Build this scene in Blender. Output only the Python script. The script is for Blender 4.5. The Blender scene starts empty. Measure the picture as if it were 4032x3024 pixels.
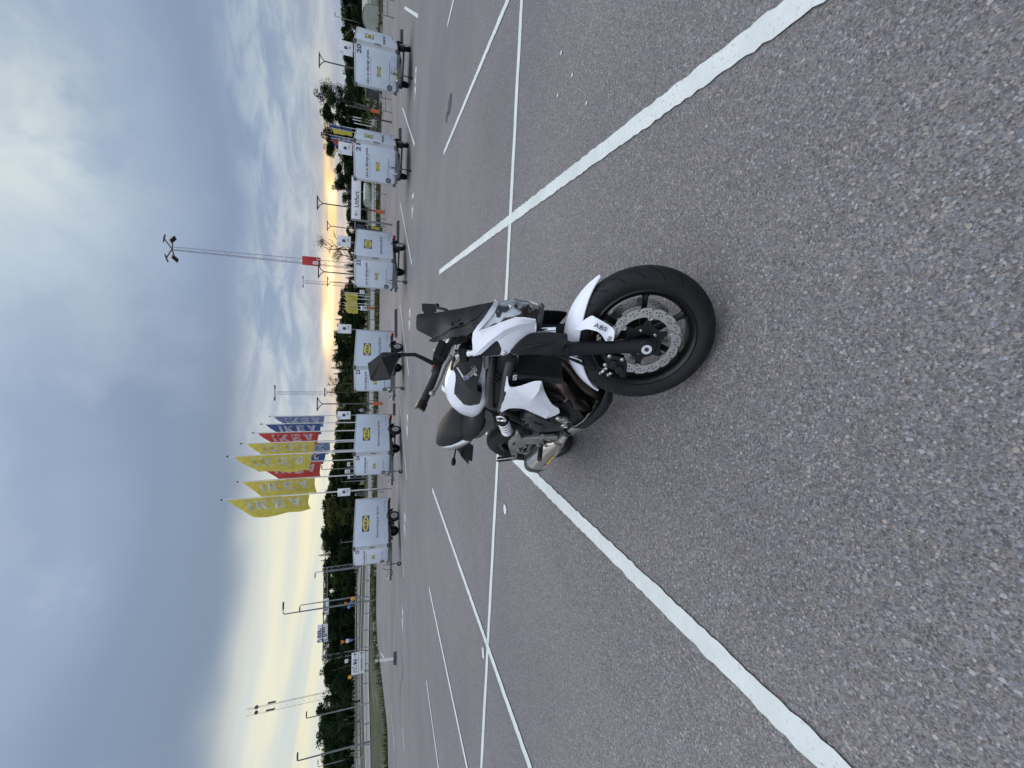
import bpy, bmesh, math, random
import numpy as np
from mathutils import Matrix, Vector
from mathutils.geometry import delaunay_2d_cdt
R = math.radians
rng = random.Random(7)
SC = bpy.context.scene
COL = SC.collection

# ------------------------------------------------------------------ camera
CAM_H = 1.3819
ROLL = 0.0113                              # the phone was held a touch askew
F = 0.39                                   # focal length / long side
PITCH = math.atan(541 / (F * 4032))        # camera looks down this much
cam = bpy.data.cameras.new('camera')
cam.sensor_fit = 'HORIZONTAL'; cam.sensor_width = 36; cam.lens = F * 36
cam.clip_start = .05; cam.clip_end = 6000
camo = bpy.data.objects.new('camera', cam); COL.objects.link(camo)
fw = Vector((0, math.cos(PITCH), -math.sin(PITCH)))      # view direction
upv = Vector((0, math.sin(PITCH), math.cos(PITCH)))      # upright "up"
# the phone is held sideways: real up points to the left edge of the picture
cr_, sr_ = math.cos(ROLL), math.sin(ROLL)
ix = Vector((sr_, 0, 0)) - cr_ * upv; iy = Vector((cr_, 0, 0)) + sr_ * upv; iz = -fw
M = Matrix(((ix.x, iy.x, iz.x, 0), (ix.y, iy.y, iz.y, 0), (ix.z, iy.z, iz.z, CAM_H), (0, 0, 0, 1)))
camo.matrix_world = M
SC.camera = camo
SC.view_settings.view_transform = 'Standard'
SC.view_settings.look = 'None'
SC.view_settings.exposure = 0.10
SC.view_settings.gamma = 1.0
SC.view_settings.use_curve_mapping = False
SC.cycles.max_bounces = 8
SC.cycles.transparent_max_bounces = 16

# ------------------------------------------------------------------ world
SUN_EL, SUN_AZ = R(4.0), R(7.0)            # low sun ahead of the camera, behind cloud
W = bpy.data.worlds.new('World'); SC.world = W; W.use_nodes = True
nt = W.node_tree; nt.nodes.clear()
class NG:
    """tiny node-graph writer"""
    def __init__(s, tree): s.t = tree
    def n(s, typ, **kw):
        nd = s.t.nodes.new(typ)
        for k, v in kw.items(): setattr(nd, k, v)
        return nd
    def put(s, sock, v):
        if hasattr(v, 'default_value') or hasattr(v, 'is_output'): s.t.links.new(v, sock)
        else: sock.default_value = v
    def m(s, op, a, b=None, c=None, clamp=False):
        nd = s.n('ShaderNodeMath', operation=op, use_clamp=clamp)
        s.put(nd.inputs[0], a)
        if b is not None: s.put(nd.inputs[1], b)
        if c is not None: s.put(nd.inputs[2], c)
        return nd.outputs[0]
    def mix(s, f, a, b, mode='MIX'):
        nd = s.n('ShaderNodeMix', data_type='RGBA', blend_type=mode)
        s.put(nd.inputs[0], f); s.put(nd.inputs[6], a if not isinstance(a, tuple) else (*a, 1)[:4]); s.put(nd.inputs[7], b if not isinstance(b, tuple) else (*b, 1)[:4])
        return nd.outputs[2]
    def ss(s, lo, hi, x):
        nd = s.n('ShaderNodeMapRange', interpolation_type='SMOOTHSTEP')
        s.put(nd.inputs[0], x); s.put(nd.inputs[1], lo); s.put(nd.inputs[2], hi)
        return nd.outputs[0]
    def noise(s, vec, scale, detail=4, rough=.55, dist=0, dim='3D'):
        nd = s.n('ShaderNodeTexNoise', noise_dimensions=dim)
        s.put(nd.inputs['Vector'], vec); s.put(nd.inputs['Scale'], scale); s.put(nd.inputs['Detail'], detail)
        s.put(nd.inputs['Roughness'], rough); s.put(nd.inputs['Distortion'], dist)
        return nd.outputs[0]
    def comb(s, x, y, z):
        nd = s.n('ShaderNodeCombineXYZ')
        for i, v in enumerate((x, y, z)): s.put(nd.inputs[i], v)
        return nd.outputs[0]
    def ramp(s, f, stops, interp='EASE'):
        nd = s.n('ShaderNodeValToRGB'); cr = nd.color_ramp; cr.interpolation = interp
        while len(cr.elements) < len(stops): cr.elements.new(.5)
        for e, (p, c) in zip(cr.elements, stops): e.position = p; e.color = (*c, 1)
        s.put(nd.inputs[0], f)
        return nd.outputs[0]
def lin(r, g, b):
    f = lambda v: (v / 255 / 12.92) if v <= 10.3 else ((v / 255 + .055) / 1.055) ** 2.4
    return (f(r), f(g), f(b))
def build_sky():
    g = NG(nt)
    tc = g.n('ShaderNodeTexCoord')
    sep = g.n('ShaderNodeSeparateXYZ'); g.put(sep.inputs[0], tc.outputs['Generated'])
    x, y, z = sep.outputs
    el = g.m('MULTIPLY', g.m('ARCSINE', z), 180 / math.pi)                 # degrees
    az = g.m('MULTIPLY', g.m('ARCTAN2', x, y), 180 / math.pi)              # 0 ahead, + right
    # clear sky behind the cloud deck
    sky = g.n('ShaderNodeTexSky', sky_type='NISHITA'); sky.sun_disc = False
    sky.sun_elevation = SUN_EL; sky.sun_rotation = SUN_AZ
    clear = g.mix(1.0, sky.outputs[0], (.10, .10, .10), 'MULTIPLY')
    # planar cloud coordinates: a deck at constant height
    zz = g.m('ADD', g.m('MAXIMUM', z, 0.0), .07)
    px = g.m('DIVIDE', x, zz); py = g.m('DIVIDE', y, zz)
    deck = g.comb(px, py, 0.0)
    n_big = g.noise(deck, .35, 4, .5, .3)
    n_mid = g.noise(g.comb(g.m('MULTIPLY', px, .55), py, 3.0), 1.0, 6, .6, .5)
    n_soft = g.noise(tc.outputs['Generated'], 2.2, 3, .5, .4)
    elw = g.m('ADD', el, g.m('MULTIPLY', g.m('SUBTRACT', n_soft, .5), 10.0))
    e01 = g.m('DIVIDE', g.m('MAXIMUM', elw, 0.0), 90.0)
    # overcast deck, brighter towards the zenith
    right = g.ramp(e01, [(0.0, lin(176, 182, 193)), (.10, lin(160, 175, 194)), (.18, lin(132, 150, 178)), (.25, lin(152, 170, 194)),
                         (.34, lin(174, 191, 210)), (.45, lin(194, 208, 222)), (.74, (1.85, 1.93, 2.10)), (1.0, (2.3, 2.38, 2.55))])
    left = g.ramp(e01, [(0.0, lin(216, 218, 208)), (.11, lin(208, 212, 208)), (.185, lin(128, 145, 167)), (.25, lin(132, 150, 175)),
                        (.34, lin(152, 170, 198)), (.45, lin(182, 198, 216)), (.74, (1.85, 1.93, 2.10)), (1.0, (2.3, 2.38, 2.55))])
    base = g.mix(g.ss(-5.0, 14.0, az), left, right)
    back = g.ramp(g.m('DIVIDE', g.m('MAXIMUM', el, 0.0), 90.0), [(0.0, (.52, .58, .68)), (.35, (.74, .82, .98)), (.74, (1.85, 1.93, 2.10)), (1.0, (2.3, 2.38, 2.55))])
    base = g.mix(g.ss(62.0, 125.0, g.m('ABSOLUTE', az)), base, back)
    # the clearing in the west: pale cream wedge rising to the left
    edge = g.m('ADD', 5.0, g.m('MULTIPLY', g.m('MAXIMUM', g.m('MULTIPLY', g.m('ADD', az, 2.0), -1.0), 0.0), .48))
    edge = g.m('MINIMUM', edge, 13.0)
    w1 = g.m('SUBTRACT', edge, g.m('ADD', el, g.m('MULTIPLY', g.m('SUBTRACT', n_soft, .5), 5.0)))
    wedge = g.m('MULTIPLY', g.ss(-2.5, 3.5, w1), g.ss(3.0, -9.0, az))
    wedge = g.m('MULTIPLY', wedge, g.ss(-120.0, -75.0, az))
    sx = g.comb(g.m('MULTIPLY', az, .022), g.m('ADD', g.m('MULTIPLY', el, .30), g.m('MULTIPLY', az, .012)), 1.7)
    n_str = g.noise(sx, 1.0, 5, .55, .4)
    cream = g.mix(g.m('MULTIPLY', g.ss(.38, .66, n_str), g.ss(24.0, 4.0, el)), lin(208, 216, 214), lin(246, 238, 204))
    col = g.mix(wedge, base, cream)
    # streaky broken cloud low on the right
    sx2 = g.comb(g.m('MULTIPLY', az, .085), g.m('MULTIPLY', el, .30), 5.3)
    n_s2 = g.noise(sx2, 1.5, 7, .6, .55)
    low = g.m('MULTIPLY', g.ss(17.0, 11.0, elw), g.ss(-13.0, -4.0, az))
    streak = g.mix(g.ss(.38, .66, n_s2), lin(130, 152, 182), lin(184, 197, 207))
    col = g.mix(g.m('MULTIPLY', low, .70), col, streak)
    # soft bright gap high on the right
    gx = g.m('MULTIPLY', g.m('SUBTRACT', az, 26.0), .075); gy = g.m('MULTIPLY', g.m('SUBTRACT', el, 30.5), .16)
    gap = g.m('EXPONENT', g.m('MULTIPLY', g.m('ADD', g.m('MULTIPLY', gx, gx), g.m('MULTIPLY', gy, gy)), -1.0))
    gap = g.m('MULTIPLY', gap, g.ss(.36, .66, g.noise(tc.outputs['Generated'], 5.5, 6, .6, .3)))
    col = g.mix(g.m('MINIMUM', gap, 1.0), col, lin(212, 222, 222))
    # grey folds
    n_f = g.noise(tc.outputs['Generated'], 3.4, 5, .55, .5)
    fold = g.m('MULTIPLY', g.ss(.46, .66, n_f), g.ss(12.0, 22.0, el))
    col = g.mix(g.m('MULTIPLY', fold, .24), col, lin(132, 148, 174))
    lite = g.m('MULTIPLY', g.ss(.52, .70, g.noise(tc.outputs['Generated'], 4.6, 5, .55, .3)), g.ss(14.0, 24.0, el))
    col = g.mix(g.m('MULTIPLY', lite, .22), col, lin(196, 206, 216))
    # sunset glow just over the trees
    def blob(a0, e0, wa, we):
        dx = g.m('DIVIDE', g.m('SUBTRACT', az, a0), wa); dy = g.m('DIVIDE', g.m('SUBTRACT', el, e0), we)
        return g.m('EXPONENT', g.m('MULTIPLY', g.m('ADD', g.m('MULTIPLY', dx, dx), g.m('MULTIPLY', dy, dy)), -1.0))
    band = g.m('MULTIPLY', blob(12.0, 4.6, 22.0, 2.0), .6)
    col = g.mix(g.m('MULTIPLY', band, g.m('ADD', .35, n_s2)), col, lin(236, 214, 186))
    sx3 = g.comb(g.m('MULTIPLY', az, .10), g.m('MULTIPLY', el, 1.7), 9.0)
    n_s3 = g.noise(sx3, 1.0, 4, .55, .5)
    hot = g.m('MULTIPLY', g.ss(.40, .58, n_s3), 1.0)
    b1 = g.m('ADD', g.m('MULTIPLY', blob(11.0, 5.4, 9.0, .75), 1.0), g.m('MULTIPLY', blob(24.0, 5.2, 6.0, .6), 1.0))
    b1 = g.m('MULTIPLY', b1, g.m('ADD', .35, hot), clamp=True)
    col = g.mix(b1, col, (1.05, .74, .36))
    b2 = g.m('ADD', g.m('ADD', blob(6.8, 5.9, 2.4, .50), blob(13.0, 5.4, 3.5, .30)), g.m('MULTIPLY', blob(23.2, 5.1, 1.2, .45), .9), clamp=True)
    col = g.mix(g.m('MULTIPLY', b2, .9), col, (1.9, 1.5, .85))
    # a thin veil of clear sky shows through where the deck is thin
    col = g.mix(g.m('MULTIPLY', g.ss(.62, .30, n_big), .10), col, clear)
    # below the horizon: dull ground tone
    col = g.mix(g.ss(-0.5, -3.0, el), col, (.12, .12, .12))
    bg = g.n('ShaderNodeBackground'); g.put(bg.inputs[0], col); bg.inputs[1].default_value = 1.0
    out = g.n('ShaderNodeOutputWorld'); nt.links.new(bg.outputs[0], out.inputs[0])
build_sky()
sun = bpy.data.lights.new('sun', 'SUN'); sun.energy = .5; sun.angle = R(22); sun.color = (1, .82, .6)
suno = bpy.data.objects.new('sun', sun); COL.objects.link(suno)
sd = Vector((math.sin(SUN_AZ) * math.cos(SUN_EL + R(6)), math.cos(SUN_AZ) * math.cos(SUN_EL + R(6)), math.sin(SUN_EL + R(6))))
suno.rotation_euler = sd.to_track_quat('Z', 'Y').to_euler()

# ------------------------------------------------------------------ materials
MATS = {}
def mat(name, col, rough=.6, metal=0.0, var=.12, vscale=6.0, bump=0.0, bscale=60.0, coat=0.0, spec=.5, fleck=0.0, coords='Object'):
    if name in MATS: return MATS[name]
    m = bpy.data.materials.new(name); m.use_nodes = True
    t = m.node_tree; b = t.nodes['Principled BSDF']; g = NG(t)
    b.inputs['Roughness'].default_value = rough; b.inputs['Metallic'].default_value = metal
    b.inputs['Coat Weight'].default_value = coat; b.inputs['Coat Roughness'].default_value = .08
    b.inputs['Specular IOR Level'].default_value = spec
    va = g.n('ShaderNodeVectorMath', operation='ADD'); g.put(va.inputs[0], g.n('ShaderNodeTexCoord').outputs[coords])
    orn = g.m('MULTIPLY', g.n('ShaderNodeObjectInfo').outputs['Random'], 23.0); g.put(va.inputs[1], g.comb(orn, orn, orn)); tc = va.outputs[0]
    n = g.noise(tc, vscale, 5, .6)
    lo = tuple(c * (1 - var) for c in col); hi = tuple(min(1, c * (1 + var)) for c in col)
    c = g.mix(g.ss(.3, .7, n), lo, hi)
    if fleck:
        n2 = g.noise(tc, vscale * 9, 3, .7)
        c = g.mix(g.m('MULTIPLY', g.ss(.55, .75, n2), fleck), c, tuple(x * .45 for x in col))
    g.put(b.inputs['Base Color'], c)
    r2 = g.m('ADD', rough - .06, g.m('MULTIPLY', g.noise(tc, vscale * 2.3, 4), .12))
    g.put(b.inputs['Roughness'], r2)
    if bump:
        bn = g.n('ShaderNodeBump'); bn.inputs['Strength'].default_value = bump; bn.inputs['Distance'].default_value = .002
        g.put(bn.inputs['Height'], g.noise(tc, bscale, 4, .6)); g.put(b.inputs['Normal'], bn.outputs[0])
    MATS[name] = m
    return m
def mat_clear(name, tint, gloss=.12, rough=.03):
    m = bpy.data.materials.new(name); m.use_nodes = True; t = m.node_tree; t.nodes.clear(); g = NG(t)
    tr = g.n('ShaderNodeBsdfTransparent'); tr.inputs[0].default_value = (*tint, 1)
    gl = g.n('ShaderNodeBsdfGlossy'); gl.inputs['Roughness'].default_value = rough
    fr = g.n('ShaderNodeFresnel'); fr.inputs[0].default_value = 1.45
    f = g.m('ADD', g.m('MULTIPLY', fr.outputs[0], 1.0), gloss * .3, clamp=True)
    mx = g.n('ShaderNodeMixShader'); g.put(mx.inputs[0], f); t.links.new(tr.outputs[0], mx.inputs[1]); t.links.new(gl.outputs[0], mx.inputs[2])
    o = g.n('ShaderNodeOutputMaterial'); t.links.new(mx.outputs[0], o.inputs[0]); MATS[name] = m
    return m
def mat_cloth(name, col, trans=.55):
    m = bpy.data.materials.new(name); m.use_nodes = True; t = m.node_tree; t.nodes.clear(); g = NG(t)
    tc = g.n('ShaderNodeTexCoord').outputs['Object']
    n = g.noise(tc, 2.0, 4)
    c = g.mix(g.ss(.3, .7, n), tuple(v * .88 for v in col), tuple(min(1, v * 1.1) for v in col))
    d = g.n('ShaderNodeBsdfDiffuse'); g.put(d.inputs[0], c)
    tl = g.n('ShaderNodeBsdfTranslucent'); g.put(tl.inputs[0], c)
    mx = g.n('ShaderNodeMixShader'); mx.inputs[0].default_value = trans
    t.links.new(d.outputs[0], mx.inputs[1]); t.links.new(tl.outputs[0], mx.inputs[2])
    o = g.n('ShaderNodeOutputMaterial'); t.links.new(mx.outputs[0], o.inputs[0]); MATS[name] = m
    return m
def mat_leaf(name, col, var=.5, trans=.25):
    m = bpy.data.materials.new(name); m.use_nodes = True; t = m.node_tree; t.nodes.clear(); g = NG(t)
    geo = g.n('ShaderNodeNewGeometry'); oi = g.n('ShaderNodeObjectInfo')
    r = g.m('ADD', g.m('MULTIPLY', geo.outputs['Random Per Island'], .6), g.m('MULTIPLY', oi.outputs['Random'], .4))
    c = g.mix(r, tuple(v * (1 - var) for v in col), tuple(v * (1 + var) for v in col))
    d = g.n('ShaderNodeBsdfDiffuse'); g.put(d.inputs[0], c)
    tl = g.n('ShaderNodeBsdfTranslucent'); g.put(tl.inputs[0], c)
    mx = g.n('ShaderNodeMixShader'); mx.inputs[0].default_value = trans
    t.links.new(d.outputs[0], mx.inputs[1]); t.links.new(tl.outputs[0], mx.inputs[2])
    o = g.n('ShaderNodeOutputMaterial'); t.links.new(mx.outputs[0], o.inputs[0]); MATS[name] = m
    return m
def mat_asphalt(name, near=(.200, .192, .195), scale=118.0, flecks=1.0):
    m = bpy.data.materials.new(name); m.use_nodes = True; t = m.node_tree; b = t.nodes['Principled BSDF']; g = NG(t)
    tc = g.n('ShaderNodeTexCoord').outputs['Object']
    wob = g.n('ShaderNodeVectorMath', operation='ADD')
    nz = g.n('ShaderNodeTexNoise'); g.put(nz.inputs['Vector'], tc); nz.inputs['Scale'].default_value = 140
    sc = g.n('ShaderNodeVectorMath', operation='SCALE'); t.links.new(nz.outputs[1], sc.inputs[0]); sc.inputs['Scale'].default_value = .006
    g.put(wob.inputs[0], tc); t.links.new(sc.outputs[0], wob.inputs[1])
    def cells(s, seed):
        v = g.n('ShaderNodeTexVoronoi', feature='F1'); t.links.new(wob.outputs[0], v.inputs['Vector']); v.inputs['Scale'].default_value = s
        sp = g.n('ShaderNodeSeparateColor'); t.links.new(v.outputs['Color'], sp.inputs[0])
        return v.outputs['Distance'], sp.outputs[0], sp.outputs[1], sp.outputs[2]
    d1, r1, g1, b1 = cells(scale, 0)          # 10 mm stones
    d2, r2, g2, b2 = cells(scale * 2.1, 1)    # fines
    d3, r3, g3, b3 = cells(scale * .52, 2)    # odd big stones
    k = near
    tone = lambda f: tuple(v * f for v in k)
    c = g.ramp(r2, [(0, tone(.45)), (.35, tone(.70)), (.7, tone(.98)), (1, tone(1.35))], 'LINEAR')
    stone = g.ramp(r1, [(0, tone(.42)), (.25, tone(.70)), (.55, tone(1.0)), (.8, tone(1.26)), (.93, tone(1.52)), (1, tone(1.95))], 'LINEAR')
    warm = g.mix(g.ss(.55, .9, g1), stone, (1.16, 1.0, .84), 'MULTIPLY')
    cool = g.mix(g.ss(.5, .9, b1), warm, (.90, .98, 1.06), 'MULTIPLY')
    rim = g.ss(.62, .42, d1)
    c = g.mix(g.m('MULTIPLY', rim, g.ss(.12, .40, b1)), c, cool)
    big = g.m('MULTIPLY', g.m('MULTIPLY', g.ss(.80, .86, g3), g.ss(.42, .33, d3)), flecks)
    c = g.mix(big, c, g.ramp(r3, [(0, tone(.6)), (.5, tone(1.2)), (.8, (k[0] * 1.65, k[1] * 1.48, k[2] * 1.22)), (1, tone(1.9))], 'LINEAR'))
    # wear and old wheel tracks
    w = g.noise(tc, .35, 5, .6)
    w2 = g.noise(tc, 3.0, 4, .6)
    c = g.mix(g.ss(.30, .72, w), g.mix(1, c, (.88, .87, .88), 'MULTIPLY'), g.mix(1, c, (1.10, 1.08, 1.06), 'MULTIPLY'))
    c = g.mix(g.m('MULTIPLY', g.ss(.55, .75, w2), .4), c, g.mix(1, c, (.82, .82, .84), 'MULTIPLY'))
    st = g.noise(tc, .9, 6, .7, .6); st2 = g.noise(tc, .17, 3, .5)
    c = g.mix(g.m('MULTIPLY', g.ss(.60, .74, st), .45), c, g.mix(1, c, (.70, .71, .74), 'MULTIPLY'))
    c = g.mix(g.m('MULTIPLY', g.ss(.58, .70, st2), .30), c, g.mix(1, c, (1.16, 1.13, 1.10), 'MULTIPLY'))
    dv = g.n('ShaderNodeTexVoronoi', feature='F1'); g.put(dv.inputs['Vector'], tc); dv.inputs['Scale'].default_value = 1.1
    sp2 = g.n('ShaderNodeSeparateColor'); m.node_tree.links.new(dv.outputs['Color'], sp2.inputs[0])
    drip = g.m('MULTIPLY', g.ss(.075, .03, g.m('ADD', dv.outputs['Distance'], g.m('MULTIPLY', g.m('SUBTRACT', g.noise(tc, 22, 4), .5), .09))), g.ss(.62, .70, sp2.outputs[0]))
    c = g.mix(g.m('MULTIPLY', drip, .38), c, tone(.30))
    g.put(b.inputs['Base Color'], c)
    b.inputs['Roughness'].default_value = .82; b.inputs['Specular IOR Level'].default_value = .35
    hgt = g.m('ADD', g.m('MULTIPLY', g.ss(.7, .1, d1), .7), g.m('ADD', g.m('MULTIPLY', r1, .5), g.m('MULTIPLY', r2, .3)))
    bn = g.n('ShaderNodeBump'); bn.inputs['Strength'].default_value = .55; bn.inputs['Distance'].default_value = .0035
    g.put(bn.inputs['Height'], hgt); g.put(b.inputs['Normal'], bn.outputs[0])
    MATS[name] = m
    return m
def mat_paint_line(name):
    m = bpy.data.materials.new(name); m.use_nodes = True; t = m.node_tree; b = t.nodes['Principled BSDF']; g = NG(t)
    tc = g.n('ShaderNodeTexCoord').outputs['Object']
    v = g.n('ShaderNodeTexVoronoi', feature='F1'); g.put(v.inputs['Vector'], tc); v.inputs['Scale'].default_value = 95
    n1 = g.noise(tc, 2.5, 6, .65); n2 = g.noise(tc, 60, 4, .6)
    c = g.mix(g.ss(.35, .7, n1), (.55, .585, .57), (.66, .695, .675))
    c = g.mix(g.m('MULTIPLY', g.ss(.52, .72, n2), .35), c, (.44, .47, .45))
    worn = g.m('MULTIPLY', g.ss(.59, .72, g.m('ADD', g.m('MULTIPLY', n2, .6), g.m('MULTIPLY', n1, .45))), .6)
    c = g.mix(worn, c, (.22, .22, .225))
    g.put(b.inputs['Base Color'], c); b.inputs['Roughness'].default_value = .7
    bn = g.n('ShaderNodeBump'); bn.inputs['Strength'].default_value = .5; bn.inputs['Distance'].default_value = .003
    g.put(bn.inputs['Height'], g.m('ADD', v.outputs['Distance'], n2)); g.put(b.inputs['Normal'], bn.outputs[0])
    MATS[name] = m
    return m
mat('white_paint', (.80, .83, .90), .26, 0, .02, 3, coat=.25)
mat('black_plastic', (.0085, .0092, .011), .50, 0, .2, 20, .25, 300, spec=.32)
mat('black_gloss', (.006, .0064, .0075), .28, 0, .1, 8, spec=.35)
mat('fork_black', (.0085, .0102, .0125), .46, 0, .12, 12, spec=.28)
mat('rubber', (.007, .0075, .008), .82, 0, .25, 14, .3, 120)
mat('grip_rubber', (.016, .016, .017), .62, 0, .2, 30, .5, 500)
mat('chrome', (.78, .79, .80), .10, 1, .05, 10)
mat('steel', (.48, .47, .45), .30, 1, .12, 25)
mat('disc_steel', (.47, .46, .44), .34, 1, .10, 30)
mat('alu_cast', (.34, .335, .325), .45, .85, .10, 18, .2, 200)
mat('frame_grey', (.06, .06, .062), .34, .55, .10, 14)
mat('engine_black', (.007, .0075, .0085), .5, .2, .25, 20, .3, 150)
mat('clutch_dark', (.030, .034, .040), .42, .4, .15, 14, .2, 220)
mat('exhaust_brown', (.105, .080, .066), .34, .8, .35, 9, .2, 80)
mat('muffler_satin', (.56, .53, .49), .30, .95, .06, 14)
mat('seat_vinyl', (.008, .0083, .0095), .58, 0, .15, 16, .35, 700, spec=.25)
mat('spring_white', (.80, .80, .84), .30, 0, .04, 20)
mat('tank_black', (.010, .0104, .0118), .45, 0, .10, 10, spec=.28)
mat('blue_tape', (.03, .09, .38), .5)
mat('reflector', (.90, .92, .95), .25, .10, .04, 40)  # near-white colour stands in for chrome mirroring the sky
mat('lamp_pale', (.72, .74, .77), .3, 0, .15, 30)  # pale non-metal, brightness of mirrored sky put into the colour
mat('lamp_dark', (.03, .035, .04), .3)
mat('red_plastic', (.55, .02, .02), .4)
mat('sticker_yellow', (.62, .50, .03), .45)
mat('sticker_red', (.35, .03, .02), .45)
mat('decal_grey', (.30, .29, .28), .5)
mat('decal_dark', (.05, .055, .08), .5)
mat('trailer_white', (.57, .64, .73), .42, 0, .06, 1.1, fleck=.16)
mat('trailer_trim', (.50, .53, .55), .35, .4, .08, 5)
mat('cap_grey', (.07, .075, .075), .6)
mat('galvanised', (.13, .145, .15), .55, .4, .25, 9)
mat('fender_plastic', (.016, .020, .023), .6, 0, .2, 9)
mat('wheel_silver', (.50, .52, .53), .38, .7, .10, 20)
mat('logo_blue', (.012, .055, .20), .5, 0, .05)
mat('logo_yellow', (.72, .60, .04), .5, 0, .05)
mat('print_dark', (.025, .025, .06), .55, 0, .05)
mat('print_mauve', (.11, .10, .18), .55, 0, .05)
mat('print_grey', (.26, .30, .38), .6, 0, .05)
mat('orange_lens', (.75, .20, .03), .35)
mat('sign_white', (.74, .77, .80), .45, 0, .03, 2)
mat('sign_ink', (.045, .045, .09), .5, 0, .05)
mat('sign_blue', (.03, .12, .42), .45)
mat('post_grey', (.20, .215, .225), .5, .4, .15, 6)
mat('lamp_brown', (.085, .075, .078), .5, .3, .15, 6)
mat('mast_grey', (.32, .31, .34), .55, .5, .15, 3)
mat('sign_red', (.46, .03, .03), .5, 0, .05, 2)
mat('orange_sleeve', (.50, .11, .04), .55, 0, .12, 6)
mat('wheelstop', (.045, .048, .052), .8, 0, .25, 7, .4, 60)
mat('pole_white', (.66, .68, .67), .4, 0, .05, 4)
mat('beacon_white', (.74, .78, .78), .45)
mat('shelter_plastic', (.56, .60, .58), .4, 0, .08, 2)
mat('kiosk_dark', (.05, .055, .06), .5, 0, .2, 2)
mat('wood_dark', (.045, .038, .032), .8, 0, .3, 8)
mat('bark', (.055, .045, .035), .9, 0, .35, 5, .6, 30)
mat('bark_birch', (.16, .15, .14), .85, 0, .5, 5, .4, 30)
mat('guardrail', (.36, .38, .39), .45, .6, .12, 5)
mat('house_wall', (.20, .21, .21), .8, 0, .15, 2)
mat('house_roof', (.05, .05, .055), .8, 0, .2, 3)
mat('pane_dark', (.03, .035, .04), .12)
mat('skin', (.45, .29, .22), .55, 0, .06, 30)
mat('cloth_blue', (.22, .32, .55), .8, 0, .12, 20)
mat('cloth_dark', (.012, .012, .016), .8, 0, .2, 20)
mat('hair', (.015, .012, .010), .7, 0, .2, 60)
mat('rock', (.21, .21, .21), .9, 0, .3, 3, .6, 8)
mat('tar', (.045, .045, .048), .7, 0, .25, 5)
mat_clear('lens_clear', (.97, .98, .985), .20)
mat_clear('screen_smoke', (.045, .046, .062), .06, .16)
mat_cloth('flag_yellow', (.66, .58, .13)); mat_cloth('flag_red', (.55, .085, .075)); mat_cloth('flag_blue', (.075, .125, .30)); mat_cloth('flag_pale', (.17, .23, .38)); mat_cloth('flag_letter', (.84, .85, .93), .6)
mat_cloth('tarp', (.62, .66, .60), .4)
mat_leaf('leaf_dark', (.020, .036, .017)); mat_leaf('leaf_mid', (.045, .065, .022)); mat_leaf('leaf_light', (.085, .095, .032)); mat_leaf('needle', (.013, .024, .014))
mat_leaf('grass_leaf', (.055, .064, .020), .5)
mat_asphalt('asphalt'); mat_asphalt('asphalt_old', (.185, .172, .165), 70, .4); mat_asphalt('asphalt_pale', (.24, .24, .24), 60, .3); mat_asphalt('asphalt_pink', (.215, .200, .202), 60, .3)
mat_paint_line('line_paint')
def mat_grass(name):
    m = bpy.data.materials.new(name); m.use_nodes = True; t = m.node_tree; b = t.nodes['Principled BSDF']; g = NG(t)
    tc = g.n('ShaderNodeTexCoord').outputs['Object']
    n1 = g.noise(tc, .22, 6, .65); n2 = g.noise(tc, 2.2, 6, .7)
    c = g.ramp(g.m('ADD', g.m('MULTIPLY', n1, .55), g.m('MULTIPLY', n2, .45)), [(.34, (.016, .026, .009)), (.46, (.040, .052, .018)), (.54, (.065, .060, .028)), (.62, (.15, .145, .130))], 'LINEAR')
    g.put(b.inputs['Base Color'], c); b.inputs['Roughness'].default_value = .95
    bn = g.n('ShaderNodeBump'); bn.inputs['Strength'].default_value = 1; bn.inputs['Distance'].default_value = .08
    g.put(bn.inputs['Height'], n2); g.put(b.inputs['Normal'], bn.outputs[0]); MATS[name] = m
mat_grass('grass_ground')

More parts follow.
